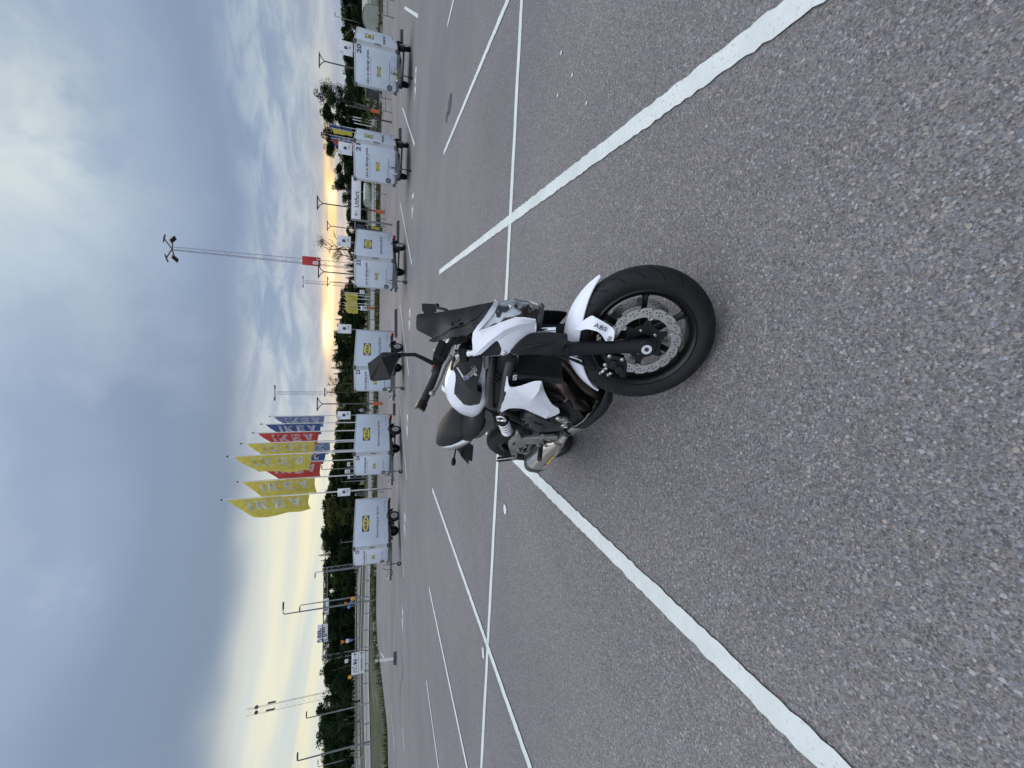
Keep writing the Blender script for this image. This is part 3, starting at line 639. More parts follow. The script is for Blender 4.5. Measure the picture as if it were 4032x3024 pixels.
BP = {
 'shroud_out': [(0.823,-0.177,0.758),(0.842,-0.179,0.759),(0.972,-0.179,0.785),(1.079,-0.177,0.807),(1.16,-0.173,0.824),(1.164,-0.175,0.82),(1.121,-0.182,0.804),(1.105,-0.187,0.793),(1.103,-0.19,0.783),(1.115,-0.193,0.769),(1.146,-0.198,0.752),(1.185,-0.202,0.734),(1.22,-0.206,0.716),(1.239,-0.21,0.695),(1.231,-0.209,0.687),(1.177,-0.204,0.661),(1.118,-0.201,0.626),(1.061,-0.198,0.587),(1.014,-0.196,0.55),(0.981,-0.192,0.508),(0.952,-0.191,0.488),(0.924,-0.192,0.481),(0.892,-0.196,0.497),(0.862,-0.199,0.516),(0.862,-0.2,0.53),(0.883,-0.2,0.57),(0.906,-0.199,0.62),(0.92,-0.197,0.655),(0.92,-0.196,0.676),(0.908,-0.193,0.702),(0.878,-0.187,0.728),(0.817,-0.18,0.739),(0.798,-0.177,0.746)],
 'shroud_crease': [(0.914,-0.194,0.699),(1.033,-0.203,0.685),(1.107,-0.208,0.678),(1.183,-0.211,0.684),(1.236,-0.21,0.693)],
 'shroud_c2': [(1.107,-0.208,0.678),(1.039,-0.204,0.619),(0.944,-0.199,0.536),(0.866,-0.2,0.526)],
 'shroud_c3': [(0.944,-0.199,0.536),(0.976,-0.195,0.519)],
 'tankpanel_out': [(1.003,-0.085,1.035),(0.965,-0.085,1.019),(0.89,-0.085,1.004),(0.802,-0.085,0.994),(0.718,-0.085,0.98),(0.649,-0.085,0.965),(0.634,-0.09,0.95),(0.699,-0.115,0.914),(0.77,-0.14,0.88),(0.809,-0.15,0.866),(0.859,-0.155,0.866),(0.947,-0.155,0.883),(0.965,-0.155,0.907),(1.023,-0.148,0.919),(1.084,-0.138,0.923),(1.136,-0.122,0.928),(1.174,-0.11,0.94),(1.155,-0.098,0.973),(1.106,-0.08,1.011),(1.048,-0.078,1.026)],
 'tankpanel_ctl': [(0.74,-0.128,0.904),(0.864,-0.138,0.929),(0.952,-0.14,0.95),(1.037,-0.13,0.963),(0.943,-0.108,0.984),(0.799,-0.113,0.955),(0.902,-0.15,0.901),(1.03,-0.142,0.935),(1.046,-0.1,0.997),(1.102,-0.122,0.956)],
 'tank_ridge': [(0.881,-0.02,1.029),(0.703,0.0,1.048),(0.61,0.0,1.029),(0.514,0.0,0.995),(0.424,0.0,0.954),(0.366,0.0,0.912),(0.35,0.0,0.848),(0.367,0.0,0.806)],
 'tank_rear': [(0.684,-0.12,0.835),(0.747,-0.14,0.825),(0.866,-0.155,0.86),(0.62,-0.1,0.845)],
 'kawasaki': [(0.986,-0.125,0.993),(1.083,-0.135,0.962),(0.986,-0.12,0.997),(1.098,-0.132,0.97)],
 'tagstrip': [(1.132,-0.1,1.025),(1.08,-0.115,0.992),(1.048,-0.12,0.98)],
 'tube_up': [(1.116,-0.06,0.888),(1.073,-0.12,0.877),(0.995,-0.155,0.859),(0.827,-0.16,0.816)],
 'tube_up2': [(1.285,-0.17,0.947),(1.208,-0.172,0.927)],
 'tube_low': [(1.184,-0.075,0.815),(1.138,-0.125,0.811),(1.028,-0.158,0.792),(0.78,-0.152,0.741)],
 'airbox': [(1.112,-0.055,0.876),(1.154,-0.065,0.811),(1.111,-0.11,0.807),(1.031,-0.145,0.799),(0.767,-0.148,0.749),(0.741,-0.15,0.799),(1.02,-0.13,0.868),(1.076,-0.09,0.875)],
 'louvre': [(1.101,-0.125,0.86),(1.072,-0.125,0.828),(1.078,-0.13,0.856),(1.046,-0.13,0.823),(1.055,-0.135,0.85),(1.018,-0.135,0.819)],
 'silencer_top': [(0.612,-0.2,0.357)],
 'sleeve': [(1.145,-0.075,0.917),(1.09,-0.105,0.902)],
 'gusset': [(1.193,-0.07,0.798),(1.183,-0.065,0.778),(1.174,-0.08,0.774),(1.143,-0.1,0.769),(1.104,-0.11,0.747),(1.025,-0.12,0.698),(1.043,-0.14,0.729),(1.05,-0.15,0.764),(1.129,-0.135,0.794),(1.172,-0.11,0.801)],
 'lowframe_plate': [(1.334,-0.165,0.839),(1.314,-0.15,0.818),(1.246,-0.15,0.799),(1.188,-0.15,0.774),(1.084,-0.15,0.718),(1.138,-0.19,0.788),(1.233,-0.175,0.816)],
 'emblem': [(1.163,-0.138,0.794),(1.151,-0.132,0.77),(1.115,-0.142,0.765),(1.139,-0.146,0.791),(1.089,-0.16,0.771),(1.154,-0.135,0.779)],
 'emblem2': [(1.186,-0.185,0.801),(1.186,-0.183,0.79),(1.144,-0.19,0.785),(1.142,-0.19,0.79)],
 'radiator': [(1.117,-0.02,0.754),(1.175,-0.02,0.591),(1.134,-0.17,0.578),(1.123,-0.17,0.722)],
 'clutch_c': [(0.847,-0.235,0.533),(0.854,-0.235,0.625),(0.749,-0.235,0.51),(0.827,-0.235,0.44)],
 'clutch_caps': [(0.873,-0.2,0.46),(0.864,-0.215,0.427),(0.8,-0.212,0.397)],
 'cl_out': [(0.756,-0.19,0.603),(0.808,-0.19,0.601),(0.845,-0.19,0.564),(0.867,-0.19,0.498),(0.846,-0.182,0.434),(0.826,-0.182,0.385),(0.767,-0.182,0.354),(0.72,-0.186,0.356),(0.688,-0.19,0.389),(0.649,-0.19,0.443),(0.639,-0.19,0.498),(0.68,-0.19,0.552),(0.714,-0.19,0.575)],
 'shock': [(0.61,-0.125,0.691),(0.576,-0.125,0.667),(0.516,-0.125,0.642),(0.453,-0.125,0.616),(0.381,-0.125,0.582),(0.305,-0.125,0.547)],
 'shock_w': [(0.566,-0.125,0.692),(0.582,-0.125,0.639),(0.419,-0.125,0.629),(0.471,-0.125,0.573)],
 'bracket_out': [(0.625,-0.2,0.61),(0.635,-0.2,0.595),(0.613,-0.2,0.579),(0.57,-0.2,0.56),(0.558,-0.2,0.546),(0.659,-0.19,0.388),(0.642,-0.19,0.365),(0.602,-0.19,0.345),(0.612,-0.19,0.386),(0.581,-0.2,0.429),(0.541,-0.2,0.422),(0.505,-0.2,0.403),(0.49,-0.2,0.42),(0.504,-0.2,0.438),(0.498,-0.2,0.47),(0.47,-0.205,0.501),(0.416,-0.205,0.518),(0.377,-0.205,0.517),(0.202,-0.21,0.465),(0.169,-0.21,0.476),(0.257,-0.21,0.522),(0.375,-0.205,0.574),(0.422,-0.205,0.592),(0.488,-0.2,0.595),(0.56,-0.2,0.591)],
 'bracket_hole': [(0.459,-0.2,0.576),(0.498,-0.2,0.571),(0.452,-0.2,0.557),(0.432,-0.2,0.568)],
 'pass_peg': [(0.198,-0.22,0.49),(0.421,-0.3,0.641)],
 'pass_peg2': [(0.291,-0.25,0.519),(0.263,-0.25,0.6)],
 'rider_peg': [(0.527,-0.215,0.424),(0.582,-0.33,0.452)],
 'brake_ped': [(0.514,-0.21,0.419),(0.477,-0.2,0.45),(0.462,-0.21,0.476)],
 'muffler_axis': [(0.109,-0.2,0.315),(0.536,-0.2,0.314)],
 'muffler': [(0.17,-0.2,0.395),(0.033,-0.2,0.302),(0.127,-0.2,0.256),(0.256,-0.23,0.298),(0.525,-0.23,0.33),(0.263,-0.2,0.393),(0.556,-0.2,0.387),(0.604,-0.2,0.36)],
 'pipe': [(0.46,-0.2,0.292),(0.539,-0.19,0.305),(0.6,-0.18,0.314),(0.638,-0.17,0.319),(0.633,-0.15,0.292)],
 'sticker': [(0.327,-0.235,0.324),(0.354,-0.235,0.324),(0.526,-0.235,0.348),(0.526,-0.235,0.33),(0.351,-0.235,0.31),(0.306,-0.235,0.31)],
 'yokeplate': [(0.582,-0.1,0.649),(0.582,-0.1,0.604),(0.536,-0.1,0.576),(0.377,-0.1,0.529),(0.522,-0.1,0.61)],
 'swing': [(-0.036,-0.1,0.471),(0.157,-0.12,0.434)],
 'headers': [(1.062,-0.0,0.495),(1.039,-0.03,0.446),(0.994,-0.05,0.369),(0.94,-0.05,0.278),(0.861,-0.02,0.19)],
 'headers2': [(1.09,-0.12,0.543),(1.064,-0.13,0.509),(0.999,-0.13,0.455),(0.929,-0.12,0.402),(0.863,-0.1,0.328)],
 'headers3': [(1.113,-0.12,0.556),(1.095,-0.14,0.519),(1.041,-0.15,0.469),(0.964,-0.14,0.393),(0.915,-0.12,0.336)],
 'belly': [(0.947,-0.03,0.179),(1.041,-0.08,0.258),(0.979,-0.14,0.329),(0.902,-0.16,0.342),(0.659,-0.16,0.287),(0.66,-0.12,0.173),(0.798,-0.1,0.178)],
 'seat_edge': [(0.647,-0.12,0.813),(0.6,-0.14,0.784),(0.544,-0.15,0.767),(0.389,-0.15,0.773),(0.187,-0.13,0.781),(0.075,-0.12,0.791)],
 'seat_trim': [(0.677,-0.14,0.817),(0.681,-0.14,0.793),(0.589,-0.14,0.751),(0.487,-0.14,0.744),(0.519,-0.14,0.764)],
 'tailside': [(0.695,-0.13,0.784),(0.659,-0.13,0.757),(0.503,-0.13,0.705),(0.396,-0.13,0.727),(0.28,-0.12,0.719),(0.067,-0.12,0.789)],
 'pad_white': [(-0.157,-0.06,0.965),(-0.028,-0.1,0.924),(0.075,-0.125,0.878),(0.145,-0.13,0.858),(0.192,-0.13,0.844),(0.131,-0.125,0.816),(0.104,-0.125,0.799)],
 'tail_grey': [(-0.249,-0.05,0.943),(0.019,-0.12,0.857),(0.12,-0.12,0.827),(0.083,-0.12,0.812),(-0.155,-0.1,0.805),(-0.383,-0.06,0.855),(-0.344,-0.04,0.925)],
 'plateholder': [(-0.265,-0.0,0.758),(-0.27,0.0,0.701),(-0.456,0.0,0.665),(-0.418,0.0,0.754)],
 'indicator': [(-0.356,-0.1,0.809),(-0.337,-0.1,0.79),(-0.207,-0.1,0.81),(-0.207,-0.1,0.831)],
 'tail_tip': [(-0.45,0.0,0.921),(-0.487,0.0,0.859),(-0.456,0.0,0.838)],
 'lens_out': [(1.221,-0.128,0.956),(1.235,-0.125,0.954),(1.26,-0.1,0.941),(1.288,-0.075,0.927),(1.308,-0.03,0.923),(1.314,0.0,0.921),(1.334,0.0,0.905),(1.355,0.0,0.856),(1.363,0.0,0.793),(1.362,0.0,0.759),(1.359,0.0,0.747),(1.349,-0.05,0.75),(1.337,-0.09,0.757),(1.331,-0.098,0.801),(1.318,-0.1,0.837),(1.279,-0.112,0.885),(1.242,-0.123,0.925)],
 'cowl_out': [(1.202,-0.13,0.982),(1.259,-0.11,0.963),(1.284,-0.09,0.954),(1.317,-0.035,0.943),(1.319,-0.015,0.938),(1.315,-0.005,0.924),(1.307,-0.035,0.926),(1.293,-0.078,0.928),(1.26,-0.105,0.942),(1.221,-0.132,0.961),(1.222,-0.134,0.954),(1.241,-0.128,0.924),(1.278,-0.118,0.884),(1.318,-0.106,0.836),(1.331,-0.104,0.801),(1.331,-0.088,0.753),(1.325,-0.09,0.749),(1.296,-0.102,0.738),(1.279,-0.112,0.746),(1.231,-0.135,0.781),(1.175,-0.165,0.822),(1.171,-0.168,0.844),(1.196,-0.163,0.849),(1.219,-0.158,0.872),(1.216,-0.158,0.881),(1.187,-0.165,0.897),(1.142,-0.172,0.921),(1.12,-0.172,0.949),(1.157,-0.155,0.965)],
 'cowl_ctl': [(1.165,-0.172,0.922),(1.225,-0.163,0.883),(1.273,-0.14,0.846),(1.313,-0.104,0.78),(1.227,-0.148,0.913),(1.183,-0.155,0.948),(1.197,-0.163,0.834),(1.249,-0.132,0.805),(1.291,-0.112,0.771)],
 'cowl_cr1': [(1.128,-0.174,0.944),(1.208,-0.17,0.907),(1.275,-0.158,0.865),(1.31,-0.136,0.817),(1.329,-0.095,0.757)],
 'cowl_cr2': [(1.215,-0.152,0.877),(1.272,-0.138,0.829),(1.299,-0.116,0.788),(1.307,-0.094,0.748)],
 'cowl_cr3': [(1.16,-0.158,0.961),(1.207,-0.15,0.939),(1.251,-0.136,0.896),(1.306,-0.116,0.844)],
 'screen_out': [(1.127,-0.01,1.248),(1.172,0.0,1.164),(1.225,0.0,1.078),(1.274,0.0,1.004),(1.31,0.0,0.947),(1.303,-0.014,0.945),(1.263,-0.055,0.96),(1.222,-0.078,0.974),(1.185,-0.092,0.988),(1.154,-0.098,1.016),(1.137,-0.098,1.052),(1.114,-0.098,1.086),(1.094,-0.1,1.107),(1.08,-0.102,1.13),(1.077,-0.1,1.154),(1.091,-0.092,1.143),(1.093,-0.084,1.181),(1.092,-0.07,1.221),(1.107,-0.04,1.236)],
 'screen_ctl': [(1.175,-0.078,1.081),(1.129,-0.055,1.18),(1.22,-0.07,1.01)],
 'screen_rib': [(1.095,-0.098,1.142),(1.147,-0.096,1.097),(1.2,-0.09,1.051),(1.248,-0.066,1.009),(1.282,-0.026,0.985)],
 'screen_screws': [(1.184,-0.08,1.081),(1.207,-0.074,1.058)],
 'forkshroud_out': [(1.298,-0.135,0.745),(1.324,-0.13,0.682),(1.342,-0.13,0.618),(1.326,-0.15,0.609),(1.298,-0.155,0.615),(1.263,-0.16,0.623),(1.221,-0.165,0.722),(1.189,-0.17,0.801),(1.197,-0.165,0.811),(1.25,-0.16,0.792),(1.285,-0.145,0.767)],
 'forkshroud_ctl': [(1.268,-0.158,0.727),(1.29,-0.152,0.684),(1.246,-0.163,0.751),(1.28,-0.16,0.647),(1.327,-0.142,0.634),(1.234,-0.168,0.733)],
 'cowl_gap': [(1.131,-0.15,0.921),(1.208,-0.145,0.88),(1.212,-0.145,0.87),(1.19,-0.15,0.848),(1.158,-0.15,0.844),(1.123,-0.15,0.91)],
 'mc': [(1.129,-0.19,1.095),(1.122,-0.175,1.062),(1.106,-0.16,1.049),(1.09,-0.2,1.047),(1.072,-0.235,1.068),(1.08,-0.25,1.097)],
 'mc_cap': [(1.115,-0.205,1.079)],
 'mc_bolt': [(1.113,-0.12,1.023),(1.104,-0.14,1.047),(1.12,-0.13,1.071)],
 'grip_axis': [(1.041,-0.235,1.062),(1.008,-0.28,1.069),(0.971,-0.35,1.068),(0.964,-0.365,1.065),(0.941,-0.4,1.07)],
 'switchbox': [(1.051,-0.2,1.043),(1.049,-0.24,1.077)],
 'redbtn': [(1.037,-0.24,1.097)],
 'lever': [(1.105,-0.215,1.034),(1.077,-0.255,1.041),(1.046,-0.285,1.04),(1.018,-0.335,1.04),(1.007,-0.36,1.046)],
 'mirror_out': [(1.033,-0.35,1.314),(1.006,-0.4,1.28),(1.005,-0.4,1.269),(1.04,-0.4,1.207),(1.062,-0.35,1.213),(1.076,-0.3,1.215),(1.086,-0.29,1.223),(1.086,-0.29,1.232),(1.071,-0.3,1.281),(1.037,-0.345,1.309)],
 'mirror_ctl': [(1.042,-0.33,1.264)],
 'mirror_stem': [(1.074,-0.29,1.221),(1.07,-0.27,1.216),(1.083,-0.255,1.166),(1.073,-0.245,1.132),(1.061,-0.235,1.094)],
 'lmirror': [(1.028,0.33,1.309),(1.035,0.335,1.304),(1.059,0.33,1.238),(1.047,0.32,1.226),(1.031,0.3,1.218),(1.018,0.29,1.242),(1.0,0.29,1.276),(1.01,0.3,1.294)],
 'ignition': [(1.077,-0.03,0.993),(1.064,-0.03,0.975)],
 'fender_tips': [(1.55,0.0,0.595),(1.516,0.0,0.615),(1.465,0.0,0.632),(1.401,0.0,0.634),(1.34,0.0,0.621),(1.283,-0.02,0.599),(1.225,-0.04,0.564),(1.169,-0.05,0.508),(1.123,-0.04,0.442),(1.093,-0.02,0.381)],
 'fender_inner': [(1.415,-0.068,0.562),(1.518,-0.05,0.593),(1.474,-0.066,0.583)],
 'fmount_out': [(1.398,-0.07,0.571),(1.431,-0.082,0.554),(1.438,-0.092,0.538),(1.429,-0.11,0.46),(1.407,-0.122,0.441),(1.385,-0.128,0.436),(1.373,-0.128,0.464),(1.391,-0.115,0.498),(1.389,-0.105,0.523),(1.377,-0.09,0.549),(1.356,-0.078,0.569),(1.351,-0.07,0.59)],
 'abs': [(1.395,-0.1,0.525),(1.401,-0.1,0.469),(1.388,-0.1,0.522)],
 'fm_bolt': [(1.39,-0.13,0.457)],
 'hose': [(1.235,-0.12,0.633),(1.24,-0.12,0.564),(1.234,-0.1,0.519),(1.214,-0.1,0.449),(1.229,-0.11,0.405)],
 'hose2': [(1.235,-0.12,0.633),(1.24,-0.12,0.564),(1.226,-0.1,0.489),(1.234,-0.1,0.442),(1.249,-0.11,0.403)],
 'clampbolt': [(1.249,-0.09,0.536)],
 'caliper': [(1.308,-0.11,0.432),(1.323,-0.115,0.415),(1.329,-0.115,0.355),(1.305,-0.11,0.328),(1.248,-0.105,0.306),(1.24,-0.105,0.324),(1.264,-0.115,0.364),(1.26,-0.115,0.396),(1.277,-0.11,0.416)],
 'cal_bolts': [(1.315,-0.12,0.416),(1.321,-0.12,0.362),(1.272,-0.12,0.415)],
 'cal_pots': [(1.288,-0.13,0.384),(1.273,-0.13,0.351)],
 'cal_fit': [(1.254,-0.12,0.406),(1.234,-0.12,0.413),(1.239,-0.12,0.379)],
 'disc_buttons': [(1.47,-0.075,0.378),(1.504,-0.075,0.294),(1.461,-0.075,0.217),(1.376,-0.075,0.204),(1.311,-0.075,0.264),(1.387,-0.075,0.403)],
 'hubbolts': [(1.453,-0.08,0.318),(1.434,-0.08,0.262),(1.409,-0.08,0.356)],
 'axle_end': [(1.401,-0.13,0.305)],
 'spokes': [(1.491,0.0,0.452),(1.575,0.0,0.284),(1.493,0.0,0.145)],
 'triple': [(1.274,0.1,0.723),(1.302,0.1,0.644),(1.217,0.1,0.701)],
}

# ================================================================== the motorcycle
def motorcycle():
    root = thing('motorcycle', 'white and black naked motorcycle leaning on its side stand, front wheel turned towards the camera', 'motorcycle')
    root.location = (-.4557, 2.6861, .004)
    root.matrix_basis = Matrix.Translation((-.4557, 2.6861, .004)) @ Matrix.Rotation(-1.1195, 4, 'Z') @ Matrix.Rotation(-.1792, 4, 'X')
    WB, RF, RR, rk = 1.405, .30, .312, R(25)
    AX = Vector((-math.sin(rk), 0, math.cos(rk))); AXLE = Vector((WB, 0, RF)); A0 = Vector((1.38045, 0, .28855))
    S4 = Matrix.Translation(A0) @ Matrix.Rotation(.5512, 4, AX) @ Matrix.Translation(-A0)
    V = lambda k: [Vector(p) for p in BP[k]]
    def part(name, mb, m, parent=None, front=False, smooth=38, bevel=0, mtx=None, label=None):
        o = mb.build(name, m, parent or root, smooth, bevel, mtx=mtx if mtx is not None else (S4 if front and parent is None else None))
        if label: o['label'] = label
        return o
    def pan(name, out, ctl=(), m='white_paint', front=False, thick=.004, both=True, parent=None, label=None, smooth=40, left=1.0, **k):
        vs, fs = panel(BP[out] if isinstance(out, str) else out, BP[ctl] if isinstance(ctl, str) else ctl, thick=thick, **k)
        o = part(name, MB().add(vs, fs), m, parent, front, smooth, label=label); r = [o]
        if both: r.append(part(name, MB().add([(x, y * left, z) for x, y, z in mirror(vs)], [f[::-1] for f in fs]), m, parent, front, smooth, label=label))
        return r
    # ---------------------------------------------------------------- wheels
    def tyre_mat(name, n, k):
        m = bpy.data.materials.new(name); m.use_nodes = True; t = m.node_tree; b = t.nodes['Principled BSDF']; g = NG(t)
        tc = g.n('ShaderNodeTexCoord').outputs['Object']; sp = g.n('ShaderNodeSeparateXYZ'); g.put(sp.inputs[0], tc); x, y, z = sp.outputs
        a = g.m('MULTIPLY', g.m('ARCTAN2', z, x), n / (2 * math.pi)); ay = g.m('ABSOLUTE', y)
        side = g.m('MULTIPLY', g.m('SIGN', y), .5)
        u = g.m('FRACT', g.m('ADD', g.m('ADD', a, side), g.m('MULTIPLY', g.m('POWER', g.m('MULTIPLY', ay, 1 / k), .75), 1.5)))
        gr = g.m('MULTIPLY', g.ss(.06, .035, g.m('ABSOLUTE', g.m('SUBTRACT', u, .5))), g.m('MULTIPLY', g.ss(k * .12, k * .2, ay), g.ss(k * .98, k * .86, ay)))
        rad = g.m('SQRT', g.m('ADD', g.m('MULTIPLY', x, x), g.m('MULTIPLY', z, z)))
        gr = g.m('MULTIPLY', gr, g.ss(.262, .268, rad))
        ns = g.noise(tc, 16, 6, .65)
        dusty = g.m('MULTIPLY', g.ss(.55, .70, ns), g.ss(.268, .285, rad))
        c = g.mix(g.ss(.3, .7, g.noise(tc, 8, 4)), (.0085, .009, .010), (.014, .0145, .016))
        c = g.mix(g.m('MULTIPLY', dusty, .55), c, (.050, .050, .051)); c = g.mix(gr, c, (.002, .002, .002))
        g.put(b.inputs['Base Color'], c); b.inputs['Roughness'].default_value = .62; b.inputs['Specular IOR Level'].default_value = .3
        bn = g.n('ShaderNodeBump'); bn.inputs['Strength'].default_value = .8; bn.inputs['Distance'].default_value = .004
        g.put(bn.inputs['Height'], g.m('ADD', g.m('MULTIPLY', gr, -1.0), g.m('MULTIPLY', g.noise(tc, 200, 3), .12))); g.put(b.inputs['Normal'], bn.outputs[0]); MATS[name] = m
    tyre_mat('tyre_front', 22, .062); tyre_mat('tyre_rear', 20, .082)
    def tyre(Rr, w, rim, steps=14):
        h = Rr - rim; prof = []
        for i in range(steps + 1):       # bead -> sidewall -> crown -> bead
            t = math.pi * i / steps; c, s = math.cos(t), math.sin(t)
            prof.append((rim + h * abs(s) ** .72, -w / 2 * math.copysign(abs(c) ** .8, c) * (1.0 if i not in (0, steps) else .80)))
        prof = [(rim - .004, prof[0][1] * .9)] + prof + [(rim - .004, prof[-1][1] * .9)]
        return prof
    def wheel(name, mtx, Rr, w, rim, front):
        mb = MB()   # rim barrel and lips
        bw = w * .40
        mb.lathe([(rim + .002, -bw), (rim - .006, -bw - .004), (rim - .022, -bw + .008), (rim - .030, -bw * .45), (rim - .030, bw * .45), (rim - .022, bw - .008), (rim - .006, bw + .004), (rim + .002, bw), (rim - .012, bw - .002), (rim - .020, bw * .4), (rim - .020, -bw * .4), (rim - .012, -bw + .002)], n=72, closed=True)
        mb.lathe([(.012, -.05), (.030, -.05), (.040, -.035), (.046, -.012), (.046, .012), (.040, .035), (.030, .05), (.012, .05)], n=28, closed=True)
        o = part(name, mb, 'black_gloss', mtx=mtx)
        tb = MB().lathe(tyre(Rr, w, rim), n=120, closed=True); part('tyre', tb, 'tyre_front' if front else 'tyre_rear', o, smooth=60)
        for k in range(6):
            t = 2 * math.pi * k / 6 + (R(23) if front else R(10)); c, s = math.cos(t), math.sin(t); sb = MB(); rows = []
            for rr, hw, hy in ((.040, .020, .022), (.075, .013, .020), (.13, .0105, .017), (rim - .045, .012, .015), (rim - .026, .018, .016)):
                rows.append([(rr * c - q * s, y, rr * s + q * c) for q, y in ((-hw, -hy * .6), (-hw * .55, -hy), (hw * .55, -hy), (hw, -hy * .6), (hw, hy * .6), (hw * .55, hy), (-hw * .55, hy), (-hw, hy * .6))])
            sb.grid(rows, closed=True); part('spoke', sb, 'black_gloss', o)
        return o
    FW = wheel('front_wheel', S4 @ Matrix.Translation(AXLE), RF, .122, .2185, True)
    vb = MB().tube([(0, 0, 0), (0, -.012, 0), (.004, -.034, -.002)], [.0045, .0045, .003], 8); vb_a = R(-38)
    part('valve_stem', vb, 'rubber', FW, mtx=Matrix.Translation((.188 * math.cos(vb_a), -.01, .188 * math.sin(vb_a))))
    def disc(y, Ro, Ri, parent, nb=6, a0=R(-34)):
        s = -1 if y < 0 else 1; t = .0045; N = 180; mb = MB()
        ro = lambda a: Ro - .0052 * (.5 - .5 * math.cos(a * 16)) ** 3
        ring = lambda f, yy: [(f(2 * math.pi * i / N) * math.cos(2 * math.pi * i / N), yy, f(2 * math.pi * i / N) * math.sin(2 * math.pi * i / N)) for i in range(N)]
        ri = lambda a: Ri - .0075 * max(0, math.cos((a - a0) * nb)) ** 6
        r1, r2, r3, r4 = ring(ro, y - t / 2), ring(ri, y - t / 2), ring(ri, y + t / 2), ring(ro, y + t / 2)
        mb.grid([r1, r2, r3, r4, r1], closed=True)
        o = part('brake_disc', mb, 'disc_steel', parent, smooth=30)
        # drilled holes: flat dark dots laid on both faces for the shade inside
        hb = MB(); q = 16
        for k in range(q):
            for j, (rr, da) in enumerate(((.30, 0), (.62, .115), (.86, .235), (.45, .30), (.70, .02))):
                a = 2 * math.pi * k / q + da; r0 = Ri + (Ro - Ri) * (.12 + rr * .78)
                for yy in (y - t / 2 - .0004, y + t / 2 + .0004):
                    hb.add([(r0 * math.cos(a) + .0036 * math.cos(p * math.pi / 4), yy, r0 * math.sin(a) + .0036 * math.sin(p * math.pi / 4)) for p in range(8)], [tuple(range(8))])
        h = part('disc_hole_dot', hb, 'lamp_dark', parent, smooth=0); h['kind'] = 'stuff'
        # black carrier with arms reaching the buttons
        cb = MB(); n2 = nb * 12; ro2 = []; ri2 = []
        for i in range(n2):
            a = 2 * math.pi * i / n2; f = max(0, math.cos((a - a0) * nb)); ro2.append((.074 + (Ri - .078) * f ** 1.6, a)); ri2.append((.036, a))
        yy = y + .004 * -s
        P2 = lambda L, yq: [(r * math.cos(a), yq, r * math.sin(a)) for r, a in L]
        cb.grid([P2(ro2, yy - .003), P2(ri2, yy - .003), P2(ri2, yy + .003), P2(ro2, yy + .003), P2(ro2, yy - .003)], closed=True)
        part('disc_carrier', cb, 'black_plastic', parent, smooth=30)
        for k in range(nb):
            a = a0 + 2 * math.pi * k / nb; c0 = (Ri * .985 * math.cos(a), y + s * .0035, Ri * .985 * math.sin(a))
            b2 = MB().lathe([(.0045, 0), (.0045, .0035 * s), (.0062, .005 * s), (.0098, .005 * s), (.0112, .002 * s), (.0112, 0)], c0, n=18)
            part('disc_button', b2, 'steel', parent)
        for k in range(5):
            a = a0 + R(25) + 2 * math.pi * k / 5
            part('hub_bolt', MB().lathe([(.0075, 0), (.0075, .004 * s), (.005, .007 * s), (.001, .0075 * s)], (.053 * math.cos(a), y - s * .001, .053 * math.sin(a)), n=10), 'steel', parent)
    disc(-.066, .150, .110, FW, a0=R(15)); disc(.066, .150, .110, FW, a0=R(15))
    RW = wheel('rear_wheel', Matrix.Translation((0, 0, RR)), RR, .162, .2185, False)
    disc(-.075, .110, .078, RW, nb=5)
    # ---------------------------------------------------------------- fork
    for s in (-1, 1):
        fb = MB(); a = AXLE + Vector((0, s * .104, 0))
        P = lambda d, ox=0: a + AX * d + Vector((ox, 0, 0))
        fb.tube([P(-.045), P(-.035), P(.03), P(.08), P(.295), P(.306), P(.312), P(.326), P(.328)], [.020, .030, .0315, .0285, .0305, .033, .0345, .0345, .030], 24)
        fb.lathe([(.010, 0), (.034, 0), (.037, s * .010), (.036, s * .018), (.031, s * .024), (.010, s * .024)], a + Vector((0, s * .006, 0)), n=28)
        o = part('fork_leg', fb, 'fork_black', front=True)
        part('dark_socket_disc', MB().lathe([(.0098, 0), (.0098, .0008)], a + Vector((0, s * .0370, 0)), axis=(0, s, 0), n=6), 'lamp_dark', o); part('axle_nut', MB().lathe([(.0095, 0), (.0095, -.004), (.0175, -.004), (.0185, 0)], a + Vector((0, s * .030 + .002, 0)), axis=(0, -s, 0), n=24).lathe([(.0185, -.004), (.0205, .001), (.0205, .006), (.0095, .006)], a + Vector((0, s * .030, 0)), axis=(0, s, 0), n=24), 'chrome', o)  # dark hexagon laid on the nut stands in for the shaded socket
        part('fork_tube', MB().tube([P(.32), P(.80)], .0205, 24), 'chrome', front=True)
        part('fork_seal', MB().tube([P(.326), P(.332), P(.362), P(.366)], [.029, .0275, .026, .021], 20), 'rubber', front=True)
    tb = MB(); c = AXLE + AX * .575
    tb.bar(c + Vector((0, -.135, 0)), c + Vector((0, .135, 0)), .075, .05, AX); c2 = AXLE + AX * .765
    tb.bar(c2 + Vector((0, -.13, 0)), c2 + Vector((0, .13, 0)), .07, .035, AX); tb.tube([c, c2], .03, 16)
    part('triple_clamp', tb, 'black_plastic', front=True, bevel=.006)
    # ---------------------------------------------------------------- front fender: a shell round the tyre, pointed at both ends
    rows = []; rows2 = []; A1, A2 = R(58), R(172)
